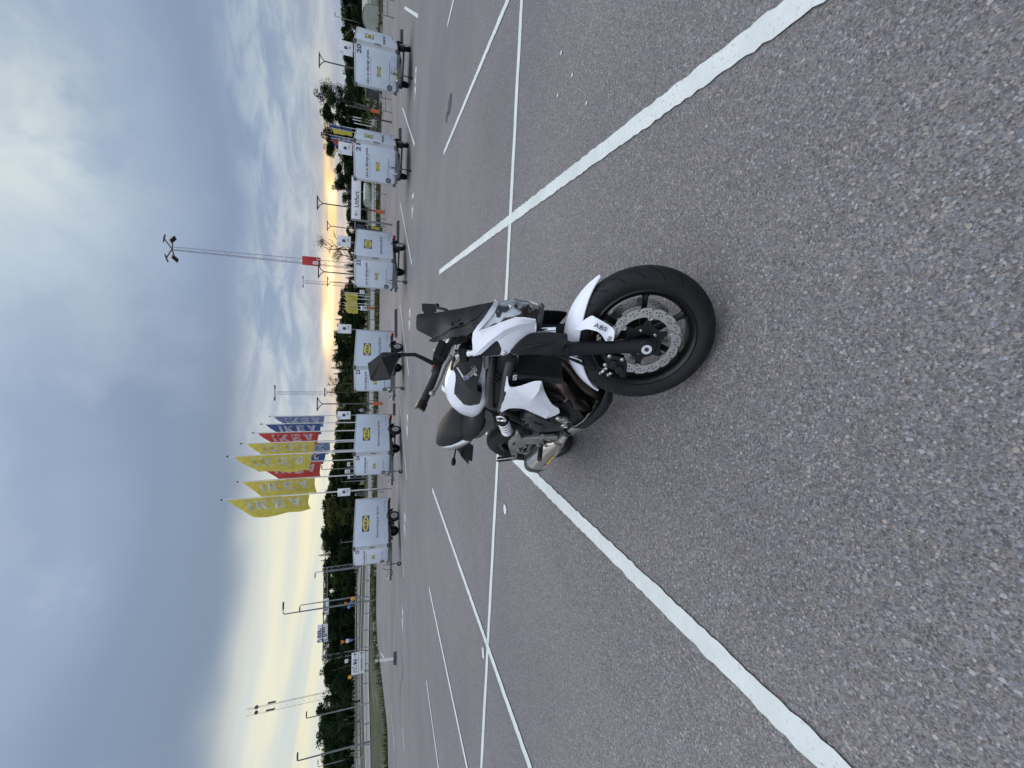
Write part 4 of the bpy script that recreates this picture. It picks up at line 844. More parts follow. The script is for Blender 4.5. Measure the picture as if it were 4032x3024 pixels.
    for i in range(37):
        u = i / 36; a = A1 + (A2 - A1) * u; hw = .070 * (min(1, (math.sin(math.pi * min(.5, u * 1.25))) ** .85) if u < .4 else (1 if u < .62 else max(0, 1 - ((u - .62) / .38) ** 1.9 * 1.0))) + .004
        row = []; row2 = []
        for j in range(17):
            v = -1 + j / 8; y = hw * math.copysign(abs(v) ** .9, v)
            drop = .055 * (abs(v) ** 2.6) * (hw / .074) ** 1.4 + .006 * (1 - abs(v)) * 0
            ridge = .006 * max(0, 1 - abs(v) * 4.0)
            rr = .324 - drop + ridge
            row.append((WB + rr * math.cos(a), y, RF + rr * math.sin(a))); row2.append((WB + (rr - .004) * math.cos(a), y * .96, RF + (rr - .004) * math.sin(a)))
        rows.append(row); rows2.append(row2)
    fb = MB(); fb.grid(rows); fb.grid([r[::-1] for r in rows2])
    n1 = 37 * 17
    edge_idx = [j for j in range(17)] + [i * 17 + 16 for i in range(1, 37)] + [36 * 17 + j for j in range(15, -1, -1)] + [i * 17 for i in range(35, 0, -1)]
    def o2(i): r, c = divmod(i, 17); return n1 + r * 17 + 16 - c
    for k in range(len(edge_idx)):
        a, b = edge_idx[k], edge_idx[(k + 1) % len(edge_idx)]; fb.f.append((a, b, o2(b), o2(a))); fb.mi.append(0)
    FEN = part('front_fender', fb, 'white_paint', front=True, smooth=45)
    fbr = pan('fender_bracket', 'fmount_out', [(1.40, -.106, .50), (1.43, -.094, .535), (1.385, -.112, .47)], front=False, thick=.006, parent=FEN, kern=1.5)
    for v_ in fbr[1].data.vertices: v_.co.y *= .70
    abs_t = MB(); p = Vector((1.405, -.109, .532)); put_text(abs_t, 'ABS', .024, p, Vector((.02, -.10, -1)).normalized(), Vector((1, .12, .0)).normalized(), .004, width=.056)
    part('lettering', abs_t, 'print_dark', FEN, smooth=0)
    for s in (-1, 1):
        bb = Vector(BP['fm_bolt'][0]); bb.y *= -s
        part('bolt', MB().lathe([(.0095, 0), (.0095, s * .003), (.007, s * .006), (.004, s * .006), (.0035, s * .003)], bb, n=14), 'steel', FEN)
    # ---------------------------------------------------------------- calipers and hoses
    for s in (-1, 1):
        mv = lambda p: Vector((p[0], -s * p[1], p[2]))
        cb = MB(); out = [(p[0], p[2]) for p in BP['caliper']]
        cb.prism(out, s * .084, s * .118)
        for q in BP['cal_pots']: cb.lathe([(.019, 0), (.019, .010), (.015, .014), (.001, .0145)], (q[0], s * .116, q[2]), axis=(0, s, 0), n=18)
        cb.prism([(1.30, .44), (1.335, .43), (1.385, .335), (1.36, .32)], s * .082, s * .100)
        CAL = part('brake_caliper', cb, 'black_plastic', front=True, bevel=.003)
        for q in BP['cal_bolts']: part('bolt', MB().lathe([(.0085, 0), (.0085, .006), (.005, .008), (.0045, .004)], (q[0], s * .119, q[2]), axis=(0, s, 0), n=12), 'steel', CAL)
        for q in BP['cal_fit']: part('banjo_fitting', MB().lathe([(.0055, -.014), (.0075, -.010), (.0075, -.002), (.0055, 0), (.0080, .003), (.0080, .012), (.004, .014)], (q[0], s * .120, q[2]), axis=(-.5, s * .4, .6), n=10), 'chrome', CAL)
        hb = MB(); hb.tube([mv(p) + Vector((0, 0, .0)) for p in BP['hose']] , .0058, 8); hb.tube([mv(p) for p in BP['hose2']], .0045, 8)
        hb.tube([mv(BP['hose'][0]), Vector((1.21, s * .10, .66)), Vector((1.17, s * .09, .80)), Vector((1.12, s * .10, .98))], .0055, 8)
        part('brake_hose', hb, 'rubber', front=True)
        q = mv(BP['clampbolt'][0]); cl = MB().box(q + Vector((0, -s * .006, -.012)), (.020, .014, .045)); o = part('hose_clamp', cl, 'black_plastic', front=True, bevel=.003)
        part('bolt', MB().lathe([(.008, 0), (.008, .005), (.005, .007)], q, axis=(0, s, 0), n=12), 'steel', o)
    # ---------------------------------------------------------------- headlight
    HL = MB()   # bucket behind the lens, coloured pale to stand in for mirrored sky
    HL.grid([[(1.20, -.10, .95), (1.205, 0, .955), (1.20, .10, .95)], [(1.235, -.10, .89), (1.24, 0, .885), (1.235, .10, .89)], [(1.265, -.085, .83), (1.28, 0, .82), (1.265, .085, .83)], [(1.29, -.075, .765), (1.305, 0, .75), (1.29, .075, .765)]])
    HL.box((1.19, 0, .85), (.10, .16, .17))
    HD = part('headlight', HL, 'lamp_pale', front=True)
    vs, fs = panel([p for p in BP['lens_out']], [(1.345, -.05, .86), (1.34, -.075, .82), (1.36, -.03, .80), (1.31, -.06, .90), (1.33, -.09, .79), (1.28, -.09, .915), (1.29, -.10, .90)], thick=.003, step=.014)
    part('lens', MB().add(vs, fs).add(mirror(vs), [f[::-1] for f in fs]), 'lens_clear', HD, smooth=60)
    def dish(c, r, d, ax, n=20): return MB().lathe([(r, 0), (r * .86, -d * .35), (r * .6, -d * .75), (r * .25, -d), (.001, -d * 1.02)], c, axis=ax, n=n)
    for s in (-1, 1):
        lo = [Vector(p) for p in BP['lens_out']]; lc = sum(lo, Vector()) / len(lo); qf = random.Random(4)
        inner_o = [tuple(lc + (p - lc) * .95 + Vector((-.006, .014, 0))) for p in lo]
        jit = [(lc.x + qf.uniform(-.07, .05), lc.y + .020 + qf.uniform(-.022, .040), lc.z + qf.uniform(-.07, .06)) for _ in range(14)]
        vs, fs = panel(inner_o, jit, thick=.002, step=.030, sub=1, kern=1.0)
        vs = vs if s < 0 else mirror(vs)
        part('reflector', MB().add(vs, fs if s < 0 else [f[::-1] for f in fs]), 'reflector', HD, smooth=0)
        for (x, z, r_, yy_) in ((1.285, .862, .030, .064), (1.312, .800, .024, .058)):
            part('lamp_bowl', MB().lathe([(r_, 0), (r_ * .9, -.012), (r_ * .5, -.026), (.001, -.030)], (x, s * yy_, z), axis=(.45, s, .15), n=8), 'reflector', HD, smooth=10)
            part('bulb', MB().lathe([(.008, -.03), (.009, -.008), (.006, .0), (.001, .002)], (x, s * yy_, z), axis=(.45, s, .15), n=12), 'lamp_dark', HD)
        fl = MB()   # facets towards the outer corner, white colour stands in for mirrored sky
        for k, (x, y, z, q) in enumerate(((1.262, .092, .905, .030), (1.240, .106, .925, .022), (1.285, .088, .875, .026), (1.300, .080, .845, .022), (1.318, .074, .805, .02), (1.322, .070, .776, .018))):
            fl.add([(x - q * .6, s * (y + .004), z + q * .6), (x + q * .6, s * (y - .012), z + q * .35), (x + q * .4, s * (y - .006), z - q * .7), (x - q * .35, s * (y + .010), z - q * .4)], [(0, 1, 2, 3)])
        part('reflector_facet', fl, 'reflector', HD, smooth=0)
        tr = [Vector((p[0] + .001, s * abs(p[1]) + s * .003, p[2])) for p in BP['lens_out'][12:] + BP['lens_out'][:1]]
        part('lens_trim', MB().tube(tr, .0042, 8), 'reflector', HD)
    part('chin', MB().prism([(1.345, .752), (1.362, .745), (1.352, .728), (1.30, .72), (1.27, .735), (1.30, .752)], -.075, .075), 'lamp_dark', HD, bevel=.004)
    pan('headlight_cowl', 'cowl_out', (), front=True, thick=.005, creases=[BP['cowl_cr1'], BP['cowl_cr2'], BP['cowl_cr3']], sub=2, smooth=24, left=.62)
    cg_ = pan('cowl_inner', [tuple(p) for p in BP['cowl_gap']], (), m='black_plastic', front=True)
    for s in (-1, 1):
        part('bolt', MB().lathe([(.0085, 0), (.0085, .003), (.005, .005), (.0035, .002)], (1.183, s * .166, .829), axis=(0, s, 0), n=12), 'steel', front=True)
    # ---------------------------------------------------------------- smoked screen
    scr = pan('windscreen', 'screen_out', 'screen_ctl', m='screen_smoke', front=True, thick=.003, both=False, step=.02, kern=1.7)
    vs, fs = panel(BP['screen_out'], BP['screen_ctl'], thick=.003, step=.02, kern=1.7); part('windscreen', MB().add([(x, y * .6, z) for x, y, z in mirror(vs)], [f[::-1] for f in fs]), 'screen_smoke', front=True)
    rb = MB(); P0 = [Vector(p) + Vector((.003, -.002, 0)) for p in BP['screen_rib']]
    rb.tube(P0, [.001, .0028, .0032, .0028, .001], 6); part('screen_rib', rb, 'lamp_dark', front=True)
    for q in BP['screen_screws']:
        for s in (-1, 1): part('bolt', MB().lathe([(.0075, 0), (.0075, .003), (.005, .006), (.001, .0065)], (q[0] + .002, s * ((abs(q[1]) + .003) if s < 0 else abs(q[1]) * .55), q[2]), axis=(.5, s, .3), n=12), 'black_plastic', front=True)
    ds = MB(); ds.box((1.105, 0, 1.035), (.04, .13, .10)); ds.box((1.15, 0, .98), (.05, .11, .05)); ds.tube([(1.16, -.04, .95), (1.12, -.05, 1.08)], .008); ds.tube([(1.16, .04, .95), (1.12, .05, 1.08)], .008)
    part('instrument_panel', ds, 'black_plastic', front=True, bevel=.008)
    # ---------------------------------------------------------------- fork covers
    fc = pan('fork_cover', 'forkshroud_out', 'forkshroud_ctl', m='fork_black', front=True, thick=.01, step=.015, kern=1.5)
    for s in (-1, 1):
        part('cover_crease', MB().tube([(1.196, s * .172, .792), (1.245, s * .168, .752), (1.275, s * .160, .70), (1.300, s * .156, .655)], [.002, .007, .007, .002], 6), 'fork_black', fc[0 if s < 0 else 1])
    # ---------------------------------------------------------------- handlebar and controls
    ga = V('grip_axis')
    for s in (-1, 1):
        m = lambda p: Vector((p[0], -s * p[1], p[2]))
        bar = [Vector((1.12, 0, 1.03)), Vector((1.13, -.09 , 1.045)), Vector((1.095, -.17, 1.062)), ga[0], ga[3]]
        part('handlebar', MB().tube([m(p) for p in bar], .0112, 12), 'black_gloss', front=True)
        g0, g1 = ga[0].lerp(ga[4], .12), ga[0].lerp(ga[4], .80); ln = []
        for i in range(25): ln.append(g0.lerp(g1, i / 24))
        GR = part('grip', MB().tube([m(p) for p in ln], [.0195 if i in (0, 1) else (.0172 if i % 2 else .0158) for i in range(25)], 14), 'grip_rubber', front=True)
        e0, e1 = ga[0].lerp(ga[4], .805), ga[4]
        part('bar_end', MB().tube([m(e0), m(e0.lerp(e1, .08)), m(e0.lerp(e1, .95)), m(e1)], [.0165, .0195, .0205, .0185], 18), 'black_gloss', front=True)
        part('bar_end_cap', MB().lathe([(.0125, 0), (.0125, .002), (.006, .002), (.006, -.004)], m(e1) , axis=m(e1) - m(e0), n=16), 'steel', front=True)
        sb = MB().tube([m(ga[0].lerp(ga[4], -.20)), m(ga[0].lerp(ga[4], -.12)), m(ga[0].lerp(ga[4], .10)), m(ga[0].lerp(ga[4], .12))], [.02, .025, .025, .021], 14)
        SB = part('switch_box', sb, 'black_plastic', front=True)
        if s < 0: part('kill_switch', MB().box(m(ga[0]) + Vector((-.012, .015, .027)), (.016, .020, .008)), 'red_plastic', SB, bevel=.002)
        lv = [m(p) for p in BP['lever']]
        part('brake_lever' if s < 0 else 'clutch_lever', MB().tube([lv[0] + Vector((.004, 0, 0)), lv[0], lv[1], lv[2], lv[3], lv[4]], [.011, .013, .0105, .0085, .0075, .0075], 12).lathe([(.004, -.012), (.010, -.007), (.012, 0), (.010, .007), (.004, .012)], lv[4], axis=(.2, 0, 1), n=14), 'alu_cast', front=True)
        if s < 0:
            mc = MB(); mc.bar(m((1.118, -.165, 1.066)), m((1.082, -.235, 1.076)), .05, .046); mc.box(m((1.105, -.20, 1.085)), (.058, .074, .03), rz=R(-28))
            MC = part('brake_reservoir', mc, 'black_plastic', front=True, bevel=.005)
            part('reservoir_cap', MB().lathe([(.010, 0), (.010, .004), (.006, .006), (.005, .003)], m((1.105, -.20, 1.100)), axis=(0, 0, 1), n=14), 'steel', MC)
            for q in BP['mc_bolt']: part('banjo_fitting', MB().lathe([(.006, -.016), (.008, -.01), (.008, .01), (.005, .016)], m(q), axis=(.8, .5, -.2), n=10), 'chrome', MC)
        # mirror
        if s > 0:
            out = V('lmirror'); n = len(out); cen = sum(out, Vector()) / n; d = Vector((-.45, .9, .05)).normalized() * .05; far = [cen + (p - cen) * .86 + d for p in out]; near = [cen + (p - cen) * .90 - d * .25 for p in out]
            mb = MB(); mb.grid([near, out, far], closed=True); mb.f += [tuple(range(n)), tuple(range(2 * n, 3 * n))[::-1]]; mb.mi += [0, 0]
            MR = part('mirror', mb, 'black_plastic', front=True, smooth=25)
            part('mirror_glass', MB().add([cen + (p - cen) * .80 + d * 1.02 for p in out], [tuple(range(n))]), 'chrome', MR, smooth=0)
        else:
            out = [m(p) for p in BP['mirror_out']]; n = len(out); cen = sum(out, Vector()) / n
            nb = Vector((.80, s * .38, .10)).normalized()
            apex = m(BP['mirror_ctl'][0]) + nb * .032; rim2 = [p - nb * .012 for p in out]
            mb = MB(); ins = [cen + (p - cen) * .97 - nb * .016 for p in out]
            mb.add(out + [apex], [(i, (i + 1) % n, n) for i in range(n)]); mb.add(out + rim2, [(i, (i + 1) % n, n + (i + 1) % n, n + i) for i in range(n)]); mb.add(rim2, [tuple(range(n))[::-1]])
            MR = part('mirror', mb, 'black_plastic', front=True, smooth=18)
            part('mirror_glass', MB().add([cen + (p - cen) * .93 - nb * .0135 for p in out], [tuple(range(n))[::-1]]), 'chrome', MR, smooth=0)
        st = [m(p) for p in BP['mirror_stem']]
        part('mirror_stem', MB().tube(st + [m((1.07, -.225, 1.075))], [.012, .0075, .0075, .0085, .010, .011], 10), 'black_plastic', MR)
        # indicator under the headlight
        ib = MB().tube([(1.27, s * .07, .735), (1.290, s * .12, .722)], .007, 8); ib.lathe([(.010, -.024), (.016, -.01), (.015, .015), (.006, .026)], (1.292, s * .140, .718), axis=(.1, s, 0), n=12)
        if s > 0:
            I = part('indicator', ib, 'black_plastic', front=True)
            part('indicator_lens', MB().lathe([(.0155, 0), (.013, .010), (.005, .015)], (1.300, s * .144, .718), axis=(1, s * .25, 0), n=12), 'sign_white', I)
        # cables from the bar down behind the cowl
        cbm = MB()
        for k in range(3): cbm.tube([m((1.115 + .01 * k, -.15 - .012 * k, 1.055)), m((1.15, -.10 - .02 * k, 1.03 - .012 * k)), m((1.165, -.09 + .01 * k, .99)), m((1.13, -.10 + .02 * k, .95)), m((1.09, -.06, .90))], .0045, 6)
        part('control_cable', cbm, 'rubber', front=True)
    part('ignition_lock', MB().lathe([(.020, -.03), (.020, .004), (.016, .008), (.007, .008), (.006, .003)], (1.095, 0, 1.02), axis=(-.3, 0, 1), n=18), 'steel', front=True)
    # ---------------------------------------------------------------- tank
    rows = []
    prof = [(.400, .03, .800, .852), (.406, .05, .795, .885), (.425, .070, .79, .918), (.465, .088, .785, .955), (.53, .106, .785, .993), (.612, .124, .79, 1.022), (.706, .124, .79, 1.040), (.80, .123, .795, 1.040), (.90, .120, .80, 1.030), (1.0, .112, .82, 1.012), (1.06, .095, .84, .992), (1.10, .07, .86, .972), (1.12, .04, .88, .95)]
    for x, w, zb, ztp in prof:
        row = []; n = 28; zm = zb + (ztp - zb) * .30
        for j in range(n):
            a = -math.pi / 2 + 2 * math.pi * j / n; c, s = math.cos(a), math.sin(a)
            hgt = (ztp - zm) if s > 0 else (zm - zb); p_ = .86 if s > 0 else .6
            y = w * math.copysign(abs(c) ** p_, c); z = zm + hgt * math.copysign(abs(s) ** (.92 if s > 0 else .7), s)
            if x < .42 : pass
            row.append((x, y, z))
        rows.append(row)
    tk = MB(); tk.grid(rows, closed=True); n = 28; tk.f += [tuple(range(n)), tuple(range(n * (len(rows) - 1), n * len(rows)))[::-1]]; tk.mi += [0, 0]
    TK = part('fuel_tank', tk, 'white_paint', smooth=60)
    tp = pan('tank_panel', [(p[0], p[1] - .008, p[2] + .002) for p in BP['tankpanel_out']], [(p[0], p[1] - .012, p[2] + .002) for p in BP['tankpanel_ctl']], m='tank_black', thick=.03, step=.022, parent=None, kern=1.6, left=.9)
    tpo = [(p[0], p[1] - .008, p[2] + .002) for p in BP['tankpanel_out']]; tpc = [(p[0], p[1] - .012, p[2] + .002) for p in BP['tankpanel_ctl']]
    ty = panel(tpo, tpc, kern=1.6, surf=True); vs, fs = text_mesh('Kawasaki', .036, .016, depth=.0006); kx = .128 / max(v.x for v in vs)
    ux, uz = Vector((.97, -.27)).normalized(), Vector((.55, .83)).normalized(); b0 = Vector((.988, .978)); kv = []
    for v in vs: q_ = b0 + ux * v.x * kx + uz * v.y; kv.append((q_.x, ty(q_.x, q_.y) - .0016 + (.0006 if v.z < 0 else 0), q_.y))
    part('lettering', MB().add(kv, fs), 'decal_grey', tp[0], smooth=0)
    strip_ = MB().bar((1.075, -.122, 1.028), (1.052, -.150, .995), .012, .003, (0, -.6, .8)); part('tape_strip', strip_, 'sign_white', tp[0]); part('tape_strip', MB().bar((1.052, -.150, .995), (1.040, -.156, .975), .014, .003, (0, -.6, .8)), 'blue_tape', tp[0])
    part('bolt', MB().lathe([(.009, 0), (.009, .003), (.005, .006), (.001, .006)], (1.145, -.178, .955), axis=(0, -1, .3), n=12), 'steel', tp[0])
    cap = MB().lathe([(.040, 0), (.040, .006), (.032, .010), (.001, .011)], (.90, 0, 1.030), axis=(.05, 0, 1), n=28); part('fuel_cap', cap, 'black_gloss', TK)
    # ---------------------------------------------------------------- frame
    for s in (-1, 1):
        m = lambda p: Vector((p[0], -s * p[1], p[2]))
        fb = MB(); U = V('tube_up'); Lw = V('tube_low')
        fb.tube([m(U[0]), m(U[1]), m(U[2]), m(U[3]), m((.78, -.14, .79)), m((.70, -.10, .74))], [.023, .022, .022, .022, .022, .021], 16)
        fb.tube([m(Lw[0]), m(Lw[1]), m(Lw[2]), m(Lw[3]), m((.72, -.125, .715)), m((.62, -.09, .66))], [.026, .025, .025, .025, .026, .027], 16)
        fb.tube([m((.70, -.10, .74)), m((.45, -.09, .77)), m((.10, -.08, .80)), m((-.20, -.06, .82))], .015, 12)
        fb.prism([(p[0], p[2]) for p in BP['yokeplate']], s * .07, s * .10)
        fb.tube([m((.62, -.09, .66)), m((.54, -.085, .56)), m((.47, -.11, .40)), m((.50, -.12, .30))], [.03, .028, .026, .022], 14)
        part('frame', fb, 'frame_grey')
        gb = MB().bar(m(V('sleeve')[0]), m(V('sleeve')[1]), .016, .020, (0, -s, .3)); part('frame_sleeve', gb, 'decal_grey')
    pan('airbox_panel', 'airbox', (), m='black_plastic', thick=.012, kern=1.5)
    lv = V('louvre')
    for k in range(3):
        for s in (-1, 1):
            a, b = lv[2 * k], lv[2 * k + 1]; f = lambda p: (p.x, -s * p.y + s * .004, p.z)
            part('airbox_louvre', MB().bar(f(a), f(b), .006, .007), 'black_gloss')
    pan('frame_gusset', 'gusset', (), m='frame_grey', thick=.012, kern=1.5)
    em = V('emblem'); a, b = em[0].lerp(em[1], .5) + Vector((0, -.004, 0)), em[4] + Vector((0, -.004, 0)); eb = MB().bar(a, b, .022, .004, (0, -1, .1)); E = part('badge', eb, 'black_gloss', bevel=.001)
    e2 = MB(); ux = (b - a).normalized(); uy = Vector((.28, .05, -.92)).normalized(); e0 = a + ux * .012 - uy * .009 + Vector((0, -.0035, 0))
    for poly in ([(0, 0), (.020, 0), (.020, .006), (.006, .006), (.006, .018), (0, .018)], [(.010, .010), (.030, .010), (.030, .018), (.010, .018)], [(.025, 0), (.030, 0), (.030, .010), (.025, .010)]):
        e2.add([e0 + ux * a + uy * b for a, b in poly], [tuple(range(len(poly)))])
    part('emblem', e2, 'spring_white', E, smooth=0)
    # ---------------------------------------------------------------- radiator and its white wings
    rd = MB(); rd.add([(1.135, -.13, .775), (1.135, .13, .775), (1.185, .13, .575), (1.185, -.13, .575), (1.095, -.13, .765), (1.095, .13, .765), (1.145, .13, .565), (1.145, -.13, .565)], [(0, 1, 2, 3), (7, 6, 5, 4), (0, 4, 5, 1), (1, 5, 6, 2), (2, 6, 7, 3), (3, 7, 4, 0)])
    RD = part('radiator', rd, 'engine_black', bevel=.004); fn = MB()
    for k in range(30):
        t = (k + .5) / 30; z = .770 - .19 * t; x = 1.1362 + .0485 * t
        fn.bar((x, -.122, z), (x, .122, z), .0020, .0024)
    q = part('radiator_fin', fn, 'engine_black', RD, smooth=0); q['kind'] = 'stuff'
    for s in (-1, 1): part('radiator_tank', MB().tube([(1.13, s * .142, .77), (1.175, s * .142, .57)], .018, 12), 'engine_black', RD)
    pan('radiator_shroud', 'shroud_out', (), thick=.005, corner=60, sub=2, creases=[[(x, y - (.013 if 0 < k < len(c_) - 1 else 0), z) for k, (x, y, z) in enumerate(c_)] for c_ in (BP['shroud_crease'],)] + [[(x, y - (.013 if k == 0 else .004), z) for k, (x, y, z) in enumerate(BP['shroud_c2'])]], smooth=14, left=.85)
    # ---------------------------------------------------------------- engine
    en = MB(); en.prism([(.50, .32), (.56, .27), (.80, .27), (.88, .34), (.93, .45), (.90, .56), (.66, .60), (.52, .52)], -.138, .138); en.prism([(.62, .24), (.84, .24), (.93, .33), (.96, .46), (.92, .50), (.60, .40)], -.10, .10)
    en.prism([(.86, .52), (1.00, .44), (1.10, .62), (1.06, .74), (.92, .77), (.84, .70)], -.125, .125); en.prism([(.70, .60), (.86, .62), (.92, .74), (.78, .78), (.66, .70)], -.11, .11)
    EN = part('engine', en, 'engine_black', bevel=.012)
    for k in range(7):
        zz = .545 + .022 * k; xx = .98 + .012 * k
        part('cooling_rib', MB().box((xx - .06, 0, zz), (.17, .27, .006)), 'engine_black', EN)
    cl = [(p[0], p[2]) for p in BP['cl_out']]; cb = MB(); cs = [np.array(p) for p in cl]; cs = smooth_outline([np.array((a, b)) for a, b in cl], 3, 70); cen = sum(cs) / len(cs)
    rws = []
    for f, y in ((1.06, -.140), (1.05, -.162), (1.0, -.174), (.94, -.184), (.80, -.196), (.55, -.203), (.25, -.205), (.02, -.206)): rws.append([(float(cen[0] + (p[0] - cen[0]) * f), y, float(cen[1] + (p[1] - cen[1]) * f)) for p in cs])
    cb.grid(rws, closed=True); CC = part('clutch_cover', cb, 'clutch_dark', EN, smooth=35)
    for (a, b) in (((.875, .59), (.835, .49)), ((.79, .565), (.775, .505)), ((.85, .45), (.79, .445))):
        part('cover_rib', MB().bar((a[0], -.203, a[1]), (b[0], -.206, b[1]), .010, .008, (0, -1, 0)), 'clutch_dark', EN, bevel=.002)
    for q, r in zip(BP['clutch_caps'], (.017, .027, .020)): part('cover_cap', MB().lathe([(r, .0), (r, .012), (r * .86, .016), (r * .8, .012), (.001, .012)], (q[0], -.188, q[2]), axis=(0, -1, 0), n=22), 'alu_cast' if r > .025 else 'steel', EN)
    for i in range(0, len(cs), 4):
        p = cen + (cs[i] - cen) * 1.035; part('bolt', MB().lathe([(.006, 0), (.006, .006), (.003, .007)], (float(p[0]), -.172, float(p[1])), axis=(0, -1, 0), n=8), 'steel', EN)
    for s in (-1, 1): part('cylinder_head_cover', MB().prism([(.93, .775), (1.06, .745), (1.075, .70), (1.00, .64), (.92, .70)], s * .127, s * .135), 'clutch_dark', EN, bevel=.003)
    rg = random.Random(3)
    for k in range(16):
        part('engine_fastener', MB().lathe([(.006, 0), (.006, .008), (.003, .009)], (rg.uniform(.62, .90), -.140, rg.uniform(.40, .60)), axis=(0, -1, 0), n=8), 'steel', EN)
    hs = MB(); hs.tube([(1.00, -.12, .58), (1.03, -.15, .52), (1.00, -.16, .46), (.94, -.15, .42)], .013, 10); hs.tube([(.93, -.13, .62), (.98, -.15, .56), (.99, -.15, .51)], .009, 8); part('coolant_hose', hs, 'rubber', EN)
    part('clip', MB().tube([(1.015, -.17, .495), (1.027, -.155, .48)], .005, 6), 'steel', EN)
    # ---------------------------------------------------------------- exhaust
    H2 = V('headers3')
    for pts in ([(1.00, -.08, .62), (1.05, -.095, .60)] + [tuple(p) for p in V('headers2')] + [(.80, -.07, .26), (.74, -.05, .22)], [(1.00, .06, .62), (1.055, .05, .58), (1.075, .02, .54)] + [tuple(p) for p in V('headers')] + [(.78, -.03, .185)]):
        eb = MB(); P_ = [np.array(p) for p in pts]; dense = []
        for i in range(len(P_) - 1):
            p0, p1, p2, p3 = P_[max(0, i - 1)], P_[i], P_[i + 1], P_[min(len(P_) - 1, i + 2)]
            for k in range(5):
                t = k / 5; dense.append(tuple(.5 * (2 * p1 + (p2 - p0) * t + (2 * p0 - 5 * p1 + 4 * p2 - p3) * t * t + (3 * p1 - p0 - 3 * p2 + p3) * t ** 3)))
        dense.append(pts[-1]); n_ = len(dense)
        eb.tube(dense, [.020 + .006 * min(1, i / n_ * 2) + (.0022 if i in (n_ // 2, n_ // 2 + 1, n_ // 3) else 0) for i in range(n_)], 18)
        part('exhaust_header', eb, 'exhaust_brown')
    ex = MB(); ex.tube([(.82, 0, .19), (.74, -.04, .19), (.68, -.10, .22), V('pipe')[4], V('pipe')[3], V('pipe')[2], V('pipe')[1], (.52, -.20, .305)], [.045, .05, .042, .030, .027, .026, .026, .028], 18); part('exhaust_pipe', ex, 'muffler_satin')
    part('exhaust_clamp', MB().tube([(.655, -.158, .312), (.632, -.168, .318)], .0315, 18), 'frame_grey')
    # silencer body: rounded lozenge section swept from front to rear
    def sil(rows, m, name, parent=None, **k):
        mb = MB(); rr = []
        for c, ry, rz in rows:
            rr.append([(c[0] + .28 * rz * math.copysign(abs(math.sin(a)) ** .7, math.sin(a)) * 0, c[1] + ry * math.copysign(abs(math.cos(a)) ** .72, math.cos(a)), c[2] + rz * math.copysign(abs(math.sin(a)) ** .72, math.sin(a))) for a in [2 * math.pi * i / 28 for i in range(28)]])
        mb.grid(rr, closed=True); mb.f += [tuple(range(28)), tuple(range(28 * (len(rr) - 1), 28 * len(rr)))[::-1]]; mb.mi += [0, 0]
        return part(name, mb, m, parent, smooth=35, **k)
    c0, c1 = Vector((.535, -.195, .345)), Vector((.185, -.215, .325))
    SL = sil([(c0 + Vector((.035, 0, -.01)), .030, .030), (c0, .047, .050), (c0.lerp(c1, .12), .056, .066), (c0.lerp(c1, .9), .060, .072), (c1, .060, .072)], 'muffler_satin', 'silencer')
    sil([(c1 + Vector((.012, 0, 0)), .0615, .0735), (c1 + Vector((-.05, 0, -.004)), .0615, .0735), (c1 + Vector((-.105, .004, -.010)), .046, .054), (c1 + Vector((-.11, .004, -.010)), .030, .034)], 'frame_grey', 'silencer_cap', SL)
    for q in range(5):
        a = R(200 + 35 * q); part('rivet', MB().lathe([(.004, 0), (.003, .002)], (c1.x + .025, c1.y + .060 * math.cos(a), c1.z + .072 * math.sin(a)), axis=(0, math.cos(a), math.sin(a)), n=8), 'steel', SL)
    def onsil(t, a):
        c = c0.lerp(c1, t); return (c.x, c.y + .0612 * math.copysign(abs(math.cos(a)) ** .72, math.cos(a)), c.z + .0735 * math.copysign(abs(math.sin(a)) ** .72, math.sin(a)))
    def decal(t0, t1, a0, a1, m):
        mb = MB(); mb.grid([[onsil(t0 + (t1 - t0) * i / 6, R(a0 + (a1 - a0) * j / 4)) for j in range(5)] for i in range(7)]); part('sticker', mb, m, SL, smooth=60)
    decal(.22, .60, 189, 199, 'sticker_yellow'); decal(.605, .70, 189, 199, 'sticker_red')
    # ---------------------------------------------------------------- belly cover, swingarm, shock, brackets, pegs
    bl = MB(); rows = []
    for x, w, zb, ztp in ((1.045, .03, .225, .262), (1.01, .08, .20, .262), (.95, .115, .175, .258), (.84, .145, .155, .262), (.72, .155, .155, .280), (.64, .145, .175, .290), (.60, .12, .20, .285)):
        rows.append([(x, -w, ztp), (x, -w * .98, (zb + ztp) / 2), (x, -w * .7, zb + .01), (x, 0, zb), (x, w * .7, zb + .01), (x, w * .98, (zb + ztp) / 2), (x, w, ztp)])
    bl.grid(rows); bo = part('belly_cover', bl, 'fork_black', smooth=30); bo.modifiers.new('thick', 'SOLIDIFY').thickness = .005
    for s in (-1, 1):
        sw = MB(); sw.tube([(.50, s * .10, .42), (.40, s * .115, .41), (.18, s * .125, .36), (0, s * .125, .312), (-.05, s * .125, .305)], [.032, .030, .028, .030, .026], 12); part('swingarm', sw, 'frame_grey')
        part('rear_axle_nut', MB().lathe([(.020, 0), (.020, .012), (.012, .014)], (0, s * .152, .312), axis=(0, s, 0), n=6), 'steel')
    sk = V('shock'); a, b = sk[0], sk[4]; ax = (b - a).normalized(); u = ax.orthogonal().normalized(); w = ax.cross(u); sp = []
    Lc = (sk[3] - sk[1]).length * 1.35; turns = 4.6; s0 = a + ax * .035
    for i in range(151):
        t = i / 150; ph = 2 * math.pi * turns * t; sp.append(s0 + ax * (.155 * t) + (u * math.cos(ph) + w * math.sin(ph)) * .0295)
    SH = part('shock_absorber', MB().tube([a - ax * .02, a + ax * .19, a + ax * .20, a + ax * .27], [.017, .017, .011, .011], 16), 'frame_grey')
